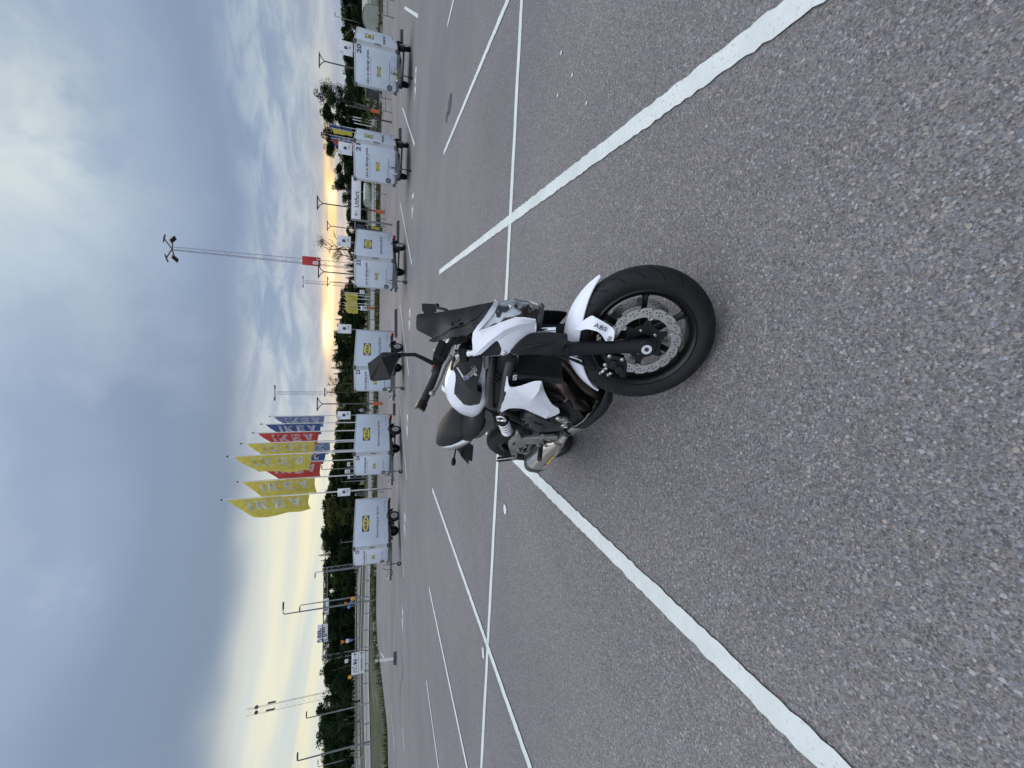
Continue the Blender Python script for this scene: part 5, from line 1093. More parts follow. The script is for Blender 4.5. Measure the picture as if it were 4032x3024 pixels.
    part('spring', MB().tube(sp, .0056, 10), 'spring_white', SH, smooth=60)
    part('dark_gap_core', MB().tube([a + ax * .03, a + ax * .195], .0225, 16), 'engine_black', SH)  # dark cylinder added inside the coils so the gaps look shaded
    part('spring_seat', MB().lathe([(.036, .012), (.039, .018), (.039, .034), (.030, .036)], a - ax * .002, axis=ax, n=24), 'black_plastic', SH)
    part('spring_seat', MB().lathe([(.030, 0), (.037, .004), (.035, .020), (.015, .026)], a + ax * .190, axis=ax, n=24), 'spring_white', SH)
    part('shock_mount', MB().lathe([(.030, -.012), (.033, -.006), (.033, .004), (.026, .008), (.015, .006), (.011, .001)], a - ax * .012 + Vector((0, -.012, 0)), axis=(.1, -1, .25), n=24), 'chrome', SH)
    br = MB(); out = [(p[0], p[2]) for p in BP['bracket_out']]; br.prism(out, -.214, -.190); BR = part('footpeg_bracket', br, 'alu_cast', bevel=.004, smooth=30)
    part('bracket_window', MB().prism([(p[0], p[2]) for p in BP['bracket_hole']], -.2150, -.2138), 'black_plastic', BR)
    for (x, z) in ((.604, .405), (.67, .388), (.50, .43)): part('bolt', MB().lathe([(.010, 0), (.010, .004), (.006, .006)], (x, -.213, z), axis=(0, -1, 0), n=12), 'steel', BR)
    br2 = MB(); br2.prism(out, .190, .214); part('footpeg_bracket', br2, 'alu_cast', bevel=.004, smooth=30)
    def peg(p0, p1, name, m='grip_rubber', r=.014):
        p0, p1 = Vector(p0), Vector(p1); k = 15; pts = [p0.lerp(p1, i / (k - 1)) for i in range(k)]
        o = part(name, MB().tube(pts, [r if i % 2 else r * .88 for i in range(k)], 12), m); d = (p1 - p0).normalized()
        part('peg_joint', MB().bar(p0 - d * .018, p0 + d * .012, .030, .026), 'alu_cast', o, bevel=.004)
        return o
    rp = V('rider_peg'); peg(rp[0] + Vector((0, -.02, 0)), rp[1], 'footpeg', r=.0145); peg((rp[0].x, .235, rp[0].z), (rp[1].x, .33, rp[1].z), 'footpeg', r=.0145)
    pg = peg((.285, -.243, .520), (.268, -.262, .612), 'passenger_peg', r=.017)
    for dx in (-.019, .019): part('peg_rail', MB().tube([(.285 + dx, -.248, .522), (.268 + dx, -.266, .616)], .005, 8), 'chrome', pg)
    peg((.285, .243, .520), (.268, .262, .612), 'passenger_peg', r=.017)
    part('brake_pedal', MB().tube([(.56, -.222, .425), (.60, -.225, .452), (.655, -.222, .470), (.70, -.225, .475)], [.009, .008, .008, .006], 8).bar((.66, -.232, .472), (.72, -.245, .476), .016, .010), 'alu_cast', bevel=.002)
    part('side_stand', MB().tube([(.60, .14, .28), (.56, .24, .15), (.54, .30, .068)], [.014, .012, .012], 10).box((.54, .305, .062), (.07, .05, .012)), 'frame_grey')
    part('side_case', MB().prism([(.33, .48), (.50, .52), (.53, .62), (.42, .66), (.30, .60)], -.115, .115), 'black_plastic', bevel=.01)
    # ---------------------------------------------------------------- seat and tail
    def loft(rows, n=20, e=.8):
        mb = MB(); rr = []
        for x, w, zb, zt_, dz in rows:
            row = []
            for j in range(n):
                a = -math.pi / 2 + 2 * math.pi * j / n; c, s = math.cos(a), math.sin(a); zm = zb + (zt_ - zb) * .35
                z = zm + ((zt_ - zm) if s > 0 else (zm - zb)) * math.copysign(abs(s) ** e, s); y = w * math.copysign(abs(c) ** .62, c)
                if s > .6 and dz: z -= dz * (1 - abs(y) / w)
                row.append((x, y, z))
            rr.append(row)
        mb.grid(rr, closed=True); mb.f += [tuple(range(n)), tuple(range(n * (len(rr) - 1), n * len(rr)))[::-1]]; mb.mi += [0, 0]; return mb
    part('rider_seat', loft([(.625, .075, .765, .842, 0), (.59, .098, .752, .850, 0), (.53, .122, .742, .842, .004), (.44, .140, .738, .832, .008), (.34, .148, .738, .834, .010), (.25, .146, .745, .852, .010), (.18, .138, .755, .872, .006), (.13, .12, .775, .875, 0)]), 'seat_vinyl', smooth=60)
    part('passenger_seat', loft([(.245, .10, .80, .835, 0), (.22, .128, .80, .872, 0), (.17, .136, .805, .912, .004), (.10, .134, .82, .940, .006), (.0, .124, .85, .962, .006), (-.10, .105, .885, .972, .004), (-.17, .08, .91, .966, 0), (-.195, .05, .92, .95, 0)]), 'seat_vinyl', smooth=60)
    part('tail_cowl', loft([(.24, .122, .74, .825, 0), (.14, .132, .765, .862, 0), (.05, .130, .80, .892, 0), (-.05, .118, .835, .918, 0), (-.15, .096, .868, .938, 0), (-.21, .070, .885, .945, 0), (-.235, .03, .90, .93, 0)]), 'white_paint', smooth=60)
    part('tail_under', loft([(.12, .118, .745, .80, 0), (.0, .118, .775, .848, 0), (-.12, .105, .80, .878, 0), (-.25, .078, .825, .900, 0), (-.36, .045, .842, .895, 0), (-.40, .02, .86, .885, 0)]), 'alu_cast', smooth=60)
    part('tail_light', MB().box((-.385, 0, .872), (.04, .06, .024)), 'red_plastic', bevel=.006)
    part('rear_mudguard', MB().prism([(.32, .70), (.10, .755), (-.24, .80), (-.42, .72), (-.50, .63), (-.485, .625), (-.40, .70), (-.25, .765), (.10, .735), (.30, .66)], -.065, .065), 'black_plastic', bevel=.004)
    part('plate_holder', MB().add([(-.27, -.10, .76), (-.27, .10, .76), (-.46, .10, .665), (-.46, -.10, .665), (-.275, -.10, .752), (-.275, .10, .752), (-.465, .10, .657), (-.465, -.10, .657)], [(0, 1, 2, 3), (7, 6, 5, 4), (0, 4, 5, 1), (1, 5, 6, 2), (2, 6, 7, 3), (3, 7, 4, 0)]), 'black_plastic')
    for s in (-1, 1):
        ib = MB().tube([(-.27, s * .05, .80), (-.27, s * .12, .805)], .006, 8).lathe([(.010, -.03), (.018, -.01), (.017, .02), (.007, .03)], (-.275, s * .15, .806), axis=(0.1, s, 0), n=12); part('rear_indicator', ib, 'black_plastic')
    pan('side_panel', [(.69, -.128, .80), (.66, -.135, .757), (.52, -.15, .708), (.40, -.142, .722), (.25, -.13, .735), (.20, -.128, .79), (.40, -.145, .758), (.55, -.146, .765), (.62, -.135, .79)], m='frame_grey', thick=.012)
    part('battery_box', MB().box((.45, 0, .70), (.30, .18, .10)), 'black_plastic', bevel=.01)
    return root
BIKE = motorcycle()

# ================================================================== box trailers
def logo_geo(mb_blue, mb_yel, mb_let, org, ux, uy, w, h):
    """blue board, yellow oval, blue block letters, each proud of the one below"""
    ux, uy = Vector(ux), Vector(uy); un = ux.cross(uy); org = Vector(org)
    P = lambda x, y, k: org + ux * x + uy * y + un * k
    mb_blue.add([P(0, 0, .003), P(w, 0, .003), P(w, h, .003), P(0, h, .003)], [(0, 1, 2, 3)])
    n = 40; mb_yel.add([P(w / 2 + w * .485 * math.cos(2 * math.pi * i / n), h / 2 + h * .44 * math.sin(2 * math.pi * i / n), .006) for i in range(n)], [tuple(range(n))])
    polys, L = word_polys('IKEA', .16); lw, lh = w * .72, h * .36
    for p in polys: mb_let.add([P(w * .14 + x / L * lw, h * .32 + y * lh, .009) for x, y in p], [tuple(range(len(p)))])
def make_trailer(first):
    root = thing('box_trailer', 'x', 'trailer')
    T0, T1, WY, ZB, ZT = -1.25, 1.80, .785, .62, 2.29
    b = MB(); b.box(((T0 + T1) / 2 - .03, 0, (ZB + ZT) / 2), (T1 - T0 - .06, 2 * WY, ZT - ZB)); BODY = b.build('box_body', 'trailer_white', root, bevel=.025)
    f = MB(); f.box((T1 - .013, 0, (ZB + ZT) / 2 - .01), (.03, 2 * WY - .22, ZT - ZB - .06)); FP = f.build('front_panel', 'trailer_white', root, bevel=.006)
    r = MB(); r.box(((T0 + T1) / 2 - .02, 0, ZT - .005), (T1 - T0 - .02, 2 * WY + .012, .06)); r.build('roof_edge', 'trailer_trim', root, bevel=.02)
    for s in (-1, 1):
        p = MB(); n = 8; q = []
        for i in range(n + 1):
            a = math.pi / 2 * i / n; q.append((T1 - .115 + .125 * math.sin(a), s * (WY - .115 + .122 * math.cos(a))))
        q += [(T1 - .03, s * (WY - .13)), (T1 - .13, s * (WY - .03))]
        p.add([(x, y, ZB + .01) for x, y in q] + [(x, y, ZT + .01) for x, y in q], [tuple(range(len(q))), tuple(range(2 * len(q) - 1, len(q) - 1, -1))] + [(i, (i + 1) % len(q), (i + 1) % len(q) + len(q), i + len(q)) for i in range(len(q))])
        p.build('corner_post', 'trailer_trim', root, smooth=30)
        for z in (ZT - .015, ZB + .03):
            c = MB().box((T1 - .055, s * (WY - .055), z), (.165, .165, .13), top=.86); c.build('corner_cap', 'cap_grey', root, bevel=.03)
        c = MB().box((T0 + .03, s * WY, (ZB + ZT) / 2), (.07, .03, ZT - ZB - .02)); c.build('rear_post', 'trailer_trim', root, bevel=.006)
        h = MB().tube([(T1 + .005, s * (WY + .004), 1.28), (T1 + .035, s * (WY + .030), 1.34), (T1 + .035, s * (WY + .030), 1.48), (T1 + .005, s * (WY + .004), 1.54)], .018, 8); h.build('grab_handle', 'cap_grey', root)
        ls = MB().box(((T0 + T1) / 2, s * (WY + .004), ZB + .02), (T1 - T0 - .26, .02, .05)); ls.build('sill_rail', 'trailer_trim', root, bevel=.005)
        for x in (1.15, -.95):
            MB().box((x, s * (WY + .012), ZB - .01), (.09, .03, .035)).build('marker_light', 'orange_lens', root, bevel=.006)
        # wheel, mudguard
        w = MB(); n = 40
        w.lathe([(.175, -.085), (.235, -.092), (.272, -.088), (.292, -.066), (.296, 0), (.292, .066), (.272, .088), (.235, .092), (.175, .085)], (0, s * .675, .296), n=n, closed=True); WH = w.build('wheel', 'rubber', root, smooth=50)
        rm = MB(); rm.lathe([(.180, s * .075), (.172, s * .080), (.165, s * .060), (.140, s * .035), (.105, s * .050), (.075, s * .058), (.06, s * .045), (.001, s * .045)], (0, s * .675, .296), n=n); RM = rm.build('rim', 'wheel_silver', WH)
        RM2 = MB()
        for k in range(10):
            a = 2 * math.pi * k / 10; RM2.lathe([(.015, 0), (.013, .002 * s), (.001, .002 * s)], (.122 * math.cos(a), s * .7185, .296 + .122 * math.sin(a)), axis=(0, s, 0), n=8)
        hh = RM2.build('rim_hole', 'lamp_dark', WH, smooth=0); hh['kind'] = 'stuff'
        MB().lathe([(.048, 0), (.048, .03), (.03, .045), (.001, .047)], (0, s * .718, .296), axis=(0, s, 0), n=20).build('hub_cap', 'cap_grey', WH)
        g = MB(); rows = []
        for i in range(19):
            a = R(172) - R(164) * i / 18; k = .395 if .15 < i / 18 < .85 else .40
            x, z = k * math.cos(a) * 1.12, .296 + k * math.sin(a)
            rows.append([(x, s * .56, z), (x, s * .792, z), (x * .965, s * .802, z - .018), (x * .90, s * .800, .296 + (z - .296) * .88)])
        g.grid(rows); o = g.build('mudguard', 'fender_plastic', root, smooth=40); o.modifiers.new('thick', 'SOLIDIFY').thickness = .012
        MB().box((.47, s * .68, .40), (.03, .22, .16)).build('mud_flap', 'fender_plastic', root, bevel=.005)
        ch = MB().box(((T0 + T1) / 2, s * .50, ZB - .09), (T1 - T0 - .1, .06, .13)); ch.build('chassis_rail', 'galvanised', root, bevel=.008)
        dr = MB().bar((T1 - .35, s * .48, ZB - .13), (2.66, s * .05, .50), .06, .10); dr.build('drawbar_arm', 'galvanised', root, bevel=.006)
        MB().box((T0 + .04, s * .56, ZB - .12), (.05, .30, .12)).build('tail_lamp', 'red_plastic', root, bevel=.01)
    MB().box((0, 0, .296), (.07, 1.25, .07)).build('axle', 'galvanised', root, bevel=.006)
    for x in (T0 + .15, .75, T1 - .15): MB().box((x, 0, ZB - .06), (.06, 1.1, .08)).build('cross_member', 'galvanised', root, bevel=.005)
    MB().box((T1 + .04, 0, ZB - .05), (.06, 1.30, .10)).build('front_beam', 'galvanised', root, bevel=.008)
    MB().bar((T1 - .2, 0, .51), (2.95, 0, .50), .08, .10).build('drawbar', 'galvanised', root, bevel=.01)
    cp = MB().bar((2.90, 0, .52), (3.10, 0, .53), .085, .085); cp.lathe([(.05, -.05), (.065, -.03), (.065, .03), (.05, .05)], (3.14, 0, .53), axis=(0, 0, 1), n=16); CP = cp.build('coupling_head', 'cap_grey', root, bevel=.01)
    MB().bar((2.92, 0, .58), (3.16, 0, .66), .06, .035).build('coupling_handle', 'sign_white', CP, bevel=.01)
    MB().tube([(2.72, .10, .52), (2.70, .10, .70), (2.62, .10, .86), (2.56, .10, .90)], .016, 8).build('brake_handle', 'cap_grey', root)
    jw = MB().tube([(2.42, .10, .20), (2.42, .10, .78)], .026, 12).tube([(2.42, .10, .78), (2.42, .10, .86), (2.42, .20, .87)], .011, 8); JW = jw.build('jockey_stand', 'galvanised', root)
    MB().lathe([(.055, -.035), (.098, -.032), (.104, 0), (.098, .032), (.055, .035)], (2.46, .10, .104), n=24, closed=True).build('jockey_tyre', 'rubber', JW)
    MB().lathe([(.058, -.02), (.058, .02)], (2.46, .10, .104), n=20).build('jockey_hub', 'wheel_silver', JW)
    MB().bar((2.42, .10, .20), (2.46, .10, .104), .02, .09).build('jockey_fork', 'galvanised', JW)
    cb = MB().tube([(2.75, -.06, .56), (2.92, -.10, .72), (2.98, -.06, .55), (2.86, -.02, .40), (2.7, -.02, .45)], .011, 6); cb.build('electric_cable', 'rubber', root)
    # prints on the near side: logo, slogan, small line
    bl, ye, le = MB(), MB(), MB(); uy = (0, 0, 1)
    logo_geo(bl, ye, le, (.86, WY + .001, 1.57), (-1, 0, 0), uy, .98, .345)
    LG = bl.build('logo_board', 'logo_blue', root, smooth=0); ye.build('logo_oval', 'logo_yellow', LG, smooth=0); le.build('logo_letters', 'logo_blue', LG, smooth=0)
    t = MB(); put_text(t, 'Heminredning på väg hem.', .155, (1.30, WY + .003, 1.11), (-1, 0, 0), uy, .012, width=2.0); t.build('slogan', 'print_mauve', root, smooth=0)
    t = MB(); put_text(t, 'ikea.se/släpvagn', .085, (-.28, WY + .003, .76), (-1, 0, 0), uy, .0, width=.80); t.build('web_address', 'print_grey', root, smooth=0)
    # front: slogan, small logo, icons, round vent (x axis to +y seen from ahead -> text runs along +y)
    X = T1 + .003; ux = (0, 1, 0)
    t = MB(); put_text(t, 'Låna en släpvagn gratis.', .135, (X, -.60, 1.75), ux, uy, .030, width=1.16); t.build('slogan', 'print_mauve', FP, smooth=0)
    t = MB(); put_text(t, 'Läs mer på ikea.se/släpvagn', .07, (X, -.60, 1.66), ux, uy, .0, width=.92); t.build('small_print', 'print_grey', FP, smooth=0)
    bl, ye, le = MB(), MB(), MB(); logo_geo(bl, ye, le, (X - .002, -.28, 1.28), ux, uy, .36, .14)
    LG = bl.build('logo_board', 'logo_blue', FP, smooth=0); ye.build('logo_oval', 'logo_yellow', LG, smooth=0); le.build('logo_letters', 'logo_blue', LG, smooth=0)
    t = MB(); t.box((X, -.10, .92), (.004, .86, .018)); t.build('rule_line', 'print_mauve', FP, smooth=0)
    ic = MB()
    for k, y in enumerate((-.40, .12, .46)):
        ic.tube([(X, y - .09, .77), (X, y - .09, .86), (X, y + .06, .86), (X, y + .09, .82), (X, y + .09, .77)], .005, 4)
        ic.box((X, y, .725), (.003, .20, .014)); ic.box((X, y, .725), (.003, .16, .012))
    ic = ic.build('pictograms', 'print_grey', FP, smooth=0); ic['kind'] = 'stuff'
    v = MB().lathe([(.11, 0), (.105, .02), (.085, .022), (.08, .006), (.001, .006)], (X, -.58, .90), axis=(1, 0, 0), n=28); VT = v.build('vent', 'cap_grey', FP)
    for k in range(5): MB().box((X + .008, -.58, .85 + .025 * k), (.006, .13 - abs(k - 2) * .02, .008)).build('vent_slat', 'trailer_trim', VT)
    return root
TPOS = {  # near wheel on the ground (px), heading, slide along the drawbar, label
 25: (cf(1565, 490), -126.5, -.10, 'leftmost white box trailer with a long view of its logo side'), 24: (ce(1585, 520), -125, -.05, 'white box trailer number 24 below the row of flags'),
 23: (cd(1615, 600), -132, .04, 'white box trailer number 23 partly hidden by the motorcycle mirror'), 22: (c3(1645, 580), -132, .32, 'white box trailer number 22 below the red mast sign'),
 21: (cb(1690, 590), -128, .37, 'white box trailer number 21 beside the exit sign'), 20: (ca(1712, 630), -137, .95, 'white box trailer number 20 at the far end by the pale shelter')}
proto = make_trailer(25); TR = {}
for n in (25, 24, 23, 22, 21, 20):
    r = proto if n == 25 else copy_tree(proto); TR[n] = r
    px, hd, sl, lab = TPOS[n]; a = R(hd); w = gnd(*px); left = Vector((-math.sin(a), math.cos(a), 0)); o = w - left * .76 + Vector((math.cos(a), math.sin(a), 0)) * sl
    r.location = (o.x, o.y, .004); r.rotation_euler = (0, 0, a); tag(r, lab, 'trailer', 'loan trailers parked in a row')
for n, r in TR.items():
    t = MB(); put_text(t, str(n), .235, (1.803, .36, 2.04), (0, 1, 0), (0, 0, 1), .034, width=.30)
    o = t.build('fleet_number', 'sign_ink', r, smooth=0)
    if n == 20:
        MB().box((1.86, -.05, .60), (.02, .36, .09)).build('yellow_plate', 'sticker_yellow', r, bevel=.004)
# ------------------------------------------------------------------ parking signs behind the trailers
def park_sign(n, c0, c1, Y):
    a, b = at(*c0, Y), at(*c1, Y); w, hgt = abs(b.x - a.x), abs(a.z - b.z); w = max(w, hgt * .66); x, z = (a.x + b.x) / 2, (a.z + b.z) / 2
    zb = tz(x, Y)
    r = thing('parking_sign', 'white trailer parking sign %d %s' % (n, {20: 'at the far end above trailer 20', 21: 'in front of the birch trees', 22: 'before the half bare tree', 23: 'directly beside the spruces, post in view', 24: 'at the foot of the blue flags', 25: 'at the leftmost flag pole'}[n]), 'sign', (x, Y, zb), R(8) * (1 if x > 0 else -.2), 'parking signs of the trailer bays')
    z -= zb; w2, h2 = w / 2, hgt / 2
    bd = MB().box((0, 0, z), (w, .03, hgt)); BD = bd.build('sign_board', 'sign_white', r, bevel=.012)
    MB().tube([(0, .06, 0), (0, .06, z + h2 * .9)], .035, 10).build('post', 'post_grey', r)
    MB().box((0, .02, z - h2 - .03), (.12, .08, .06)).build('bracket', 'post_grey', r, bevel=.008)
    k = hgt / .88
    fr = MB(); x0, z0, q = -w2 + .05 * k, z + h2 - .24 * k, .18 * k
    for c, d in (((x0 + q / 2, -.0165, z0), (q, .004, .012)), ((x0 + q / 2, -.0165, z0 + q), (q, .004, .012)), ((x0, -.0165, z0 + q / 2), (.012, .004, q)), ((x0 + q, -.0165, z0 + q / 2), (.012, .004, q))): fr.box(c, d)
    put_text(fr, 'P', .16 * k, (x0 + .045 * k, -.0165, z0 + .035 * k), (1, 0, 0), (0, 0, 1), .01); fr.build('p_symbol', 'sign_blue', BD, smooth=0)
    ic = MB(); ic.box((.02 * k, -.0165, z + .03 * k), (.21 * k, .004, .17 * k)); ic.box((.02 * k, -.0165, z - .065 * k), (.30 * k, .004, .012)); ic.lathe([(.04 * k, 0), (.04 * k, .004)], (-.02 * k, -.0145, z - .075 * k), axis=(0, -1, 0), n=14); ic.bar((.12 * k, -.0165, z - .065 * k), (.20 * k, -.0165, z - .04 * k), .012, .004, (0, 1, 0)); ic.build('trailer_symbol', 'sign_ink', BD, smooth=0)
    t = MB(); put_text(t, str(n), .18 * k, (-.02 * k, -.0165, z - .30 * k), (1, 0, 0), (0, 0, 1), .010, width=.22 * k); t.build('number', 'sign_ink', BD, smooth=0)
park_sign(20, ca(684, 790), ca(884, 612), 25.5); park_sign(21, cb(672, 760), cb(874, 603), 26.5); park_sign(22, c3(653, 622), c3(853, 482), 28.0)
park_sign(23, cd(663, 412), cd(860, 286), 29.5); park_sign(24, ce(660, 372), ce(850, 258), 31.0); park_sign(25, cf(662, 193), cf(845, 88), 32.4)
# ------------------------------------------------------------------ exit sign
def exit_sign():
    Y = 38.1; a, b = at(*c3(862, 222), Y), at(*c3(995, 225), Y); x1 = at(*cb(870, 1150), Y).x; x1 += .35
    p = gnd(*c3(1432, 318)); z1, z0 = a.z, b.z; x0 = a.x
    r = thing('exit_sign', 'wide white exit sign with an arrow on grey posts between two trailers', 'sign', (x0, Y, 0))
    W_ = x1 - x0; bd = MB().box((W_ / 2, 0, (z0 + z1) / 2), (W_, .05, z1 - z0)); BD = bd.build('sign_board', 'sign_white', r, bevel=.01)
    for x in (-.06, W_ + .06): MB().box((x, .05, z1 / 2 + .02), (.14, .14, z1 + .04)).build('post', 'post_grey', r, bevel=.01)
    MB().box((W_ / 2, .04, z1 + .03), (W_ + .1, .08, .05)).build('top_rail', 'post_grey', r, bevel=.006)
    hh = z1 - z0; t = MB(); put_text(t, 'Utfart', .50 * hh / .74, (1.02, -.028, z0 + .22 * hh), (1, 0, 0), (0, 0, 1), .012, width=1.42); t.build('lettering', 'sign_ink', BD, smooth=0)
    t = MB(); zc = (z0 + z1) / 2; t.bar((.30, -.028, zc), (.76, -.028, zc), .05, .004, (0, 1, 0)); t.bar((.30, -.028, zc), (.46, -.028, zc + .16), .05, .004, (0, 1, 0)); t.bar((.30, -.028, zc), (.46, -.028, zc - .16), .05, .004, (0, 1, 0)); t.build('arrow', 'sign_ink', BD, smooth=0)
exit_sign()
# ------------------------------------------------------------------ tube railings along the lane
def railing(p0, p1, label, Y0=None, zt=1.18, mid=.62):
    a, b = gnd(*p0), gnd(*p1); a.z = b.z = 0; d = b - a; L = d.length; an = math.atan2(d.y, d.x)
    r = thing('railing', label, 'railing', (a.x, a.y, tz(a.x, a.y)), an, 'grey tube railings behind the trailers')
    rr = .16; pts = [(0, 0, 0), (0, 0, zt - rr), (rr * .3, 0, zt - rr * .3), (rr, 0, zt), (L - rr, 0, zt), (L - rr * .3, 0, zt - rr * .3), (L, 0, zt - rr), (L, 0, 0)]
    MB().tube(pts, .035, 8).build('frame_tube', 'galvanised', r)
    MB().tube([(0, 0, mid), (L, 0, mid)], .028, 8).build('mid_rail', 'galvanised', r)
    n = max(2, int(L / 2.2))
    for i in range(1, n): MB().tube([(L * i / n, 0, 0), (L * i / n, 0, zt)], .03, 8).build('post', 'galvanised', r)
    for i in range(int(L / .8)):
        x = .4 + i * .8
        if x < L - .2: MB().tube([(x, 0, mid), (x, 0, zt - .16)], .012, 6).build('baluster', 'galvanised', r)
railing(ca(1490, 265), (1553, -60), 'grey tube railing at the far right by the pale shelter')
railing(ca(1466, 1640), (1546, 345), 'grey tube railing between trailers 20 and 21')
railing(c3(1434, 245), (1543, 480), 'grey tube railing running behind trailer 21 to the exit sign')
railing((1538, 985), (1538, 895), 'short grey tube railing behind trailer 22')
railing(cd(1405, 232), (1533, 1150), 'grey tube railing between trailers 22 and 23')
railing(cd(1392, 1392), (1529, 1490), 'grey tube railing between trailers 23 and 24')
railing((1527, 1935), (1527, 1612), 'grey tube railing behind trailer 24')
# ------------------------------------------------------------------ low rubber wheel stops
for n, p, q in ((20, ca(1612, 455), ca(1612, 640)), (21, cb(1588, 405), cb(1590, 620)), (22, c3(1558, 258), c3(1555, 640)), (23, cd(1525, 65), cd(1528, 480)), (24, cd(1500, 1430), ce(1500, 320)), (26, cg(1520, 1128), cg(1516, 1282))):
    a, b = gnd(*p), gnd(*q); a.z = b.z = tz(a.x, a.y); d = b - a
    if n != 26:
        mb = MB().box((0, 0, .09), (d.length, .26, .17), top=.9)
        o = mb.build('wheel_stop', 'wheelstop', bevel=.02); o.location = (a + b) / 2; o.rotation_euler = (0, 0, math.atan2(d.y, d.x))
        tag(o, 'dark rubber wheel stop on the asphalt behind trailer %d' % n, 'wheel stop', 'wheel stops of the trailer bays')
def beacon():
    b0 = gnd(*cg(1517, 1255)); Y = b0.y; t = at(*cg(1212, 1295), Y); d = t - b0
    r = thing('marker_post', 'white flexible marker post with dark bands in a black rubber foot', 'marker post', b0)
    MB().box((0, 0, .09), (.72, .34, .18), top=.82, rz=R(-12)).build('rubber_foot', 'wheelstop', r, bevel=.03)
    P = lambda f: Vector((d.x * f * .9, 0, .15 + (d.z - .15) * f))
    MB().tube([P(0), P(1)], [.075, .07], 14).build('post', 'beacon_white', r)
    for f0, f1 in ((.80, .86), (.90, .93)): MB().tube([P(f0), P(f1)], .079, 14).build('reflective_band', 'cap_grey', r)
beacon()

# ================================================================== street furniture farther back
def tlamp(pt, pb, Y, label, sleeve=False):
    """dark lamp post with a Y-shaped double head"""
    t = at(*pt, Y); x = t.x; zb = tz(x, Y) if pb is None else tz(x, Y); H = t.z - zb
    r = thing('street_lamp', label, 'street lamp', (x, Y, zb), 0, 'dark lamp posts with double heads')
    MB().tube([(0, 0, 0), (0, 0, .9), (0, 0, .92), (0, 0, H - .45)], [.11, .11, .075, .055], 10).build('pole', 'lamp_brown', r)
    for s in (-1, 1): MB().tube([(0, 0, H - .5), (s * .25, 0, H - .22), (s * .55, 0, H - .06)], .04, 8).build('arm', 'lamp_brown', r)
    MB().box((0, 0, H - .02), (1.35, .40, .07)).build('lamp_head', 'lamp_brown', r, bevel=.02)
    if sleeve: MB().lathe([(.17, .05), (.17, .95)], axis=(0, 0, 1), n=16).build('orange_sleeve', 'orange_sleeve', r)
tlamp(cb(365, 1467), None, 43.5, 'dark lamp post in the sunset glow with an orange sleeve at its foot', True)
tlamp(c3(510, 327), None, 62, 'small dark double headed lamp post behind the exit sign')
tlamp(c3(380, 988), None, 44, 'dark double headed lamp post rising behind trailer 22')
tlamp(c3(512, 1137), None, 62, 'small dark double headed lamp post next to the farther red mast sign')
tlamp(cd(363, 1440), None, 43.5, 'dark double headed lamp post with orange sleeve between trailers 23 and 24', True)
tlamp(cd(468, 1270), None, 66, 'small dark lamp post behind the thin tree above trailer 23')
tlamp(ca(392, 870), None, 42.5, 'dark double headed lamp post above trailer 20')
def sleeve_post(px, py, label, h=2.6, Y=None, m='lamp_brown', red=True):
    p = ter(px, py); r = thing('post', label, 'post', p)
    MB().tube([(0, 0, 0), (0, 0, h)], .07, 8).build('shaft', m, r)
    if red: MB().lathe([(.17, .3), (.17, 1.2)], axis=(0, 0, 1), n=14).build('orange_sleeve', 'orange_sleeve', r)
sleeve_post(*cb(1318, 165), 'dark post with an orange sleeve under the birch trees', 3.4)
sleeve_post(*c3(1228, 1530), 'short grey post with an orange sleeve behind the railing near trailer 23', 1.5)
sleeve_post(*cb(1452, 302), 'leaning dark timber stake in a heap of soil between trailers 20 and 21', 2.0, m='wood_dark', red=False)
blotch(g2(*cb(1470, 330)), .9, 'rock', 'soil_heap', .5, 5, .02)
def arm_lamp(pt, ph, pb, Y, label, H=None):
    t = at(*pt, Y); q = at(*ph, Y); b = Vector((0, 0, 0)); bb = at(*pb, Y); zb = min(tz(bb.x, Y), t.z - 3)
    r = thing('street_lamp', label, 'street lamp', ((t.x + bb.x) / 2 if False else t.x, Y, zb), 0, 'tall grey lamp posts with a single arm')
    H = t.z - zb; dx = q.x - t.x
    MB().tube([(0, 0, 0), (0, 0, H * .5), (0, 0, H - .1), (dx * .15, 0, H)], [.10, .085, .055, .05], 8).build('pole', 'post_grey', r)
    MB().tube([(dx * .1, 0, H), (dx, 0, H + .02)], .045, 6).build('arm', 'post_grey', r)
    MB().box((dx * .95, 0, H), (max(.7, abs(dx) * .8), .28, .13)).build('lamp_head', 'lamp_brown', r, bevel=.03)
arm_lamp(ch(78, 1556), ch(72, 1490), ch(1070, 1310), 46, 'grey lamp post with its arm to the right near the left picture edge')
arm_lamp(ch(208, 938), ch(202, 882), ch(970, 765), 60, 'grey lamp post standing between the two road curves')
arm_lamp((1115, 2419), (1113, 2384), cg(1270, 375), 47, 'tallest grey lamp post left of the leftmost trailer')
arm_lamp(cg(112, 492), cg(104, 560), cg(1095, 362), 62, 'grey lamp post just beside the tallest one with its arm to the left')
arm_lamp(cf(335, 1305), cf(330, 1355), cf(980, 1230), 70, 'grey lamp post rising behind the drawbar of the leftmost trailer')
arm_lamp(ce(432, 1102), ce(435, 1068), ce(870, 1095), 74, 'distant grey lamp post under the red flag')
arm_lamp(ce(722, 1282), ce(720, 1268), ce(1040, 1275), 78, 'distant short lamp post right of sign 25')
arm_lamp((1252, 3020), (1250, 3000), ch(870, 1560), 85, 'distant lamp post at the left picture edge')
arm_lamp(cf(715, 872), cf(714, 862), cf(860, 868), 75, 'far thin lamp post before the house behind the trees')
arm_lamp(ca(622, 232), ca(620, 205), ca(860, 300), 95, 'far thin lamp post above the pale shelter')
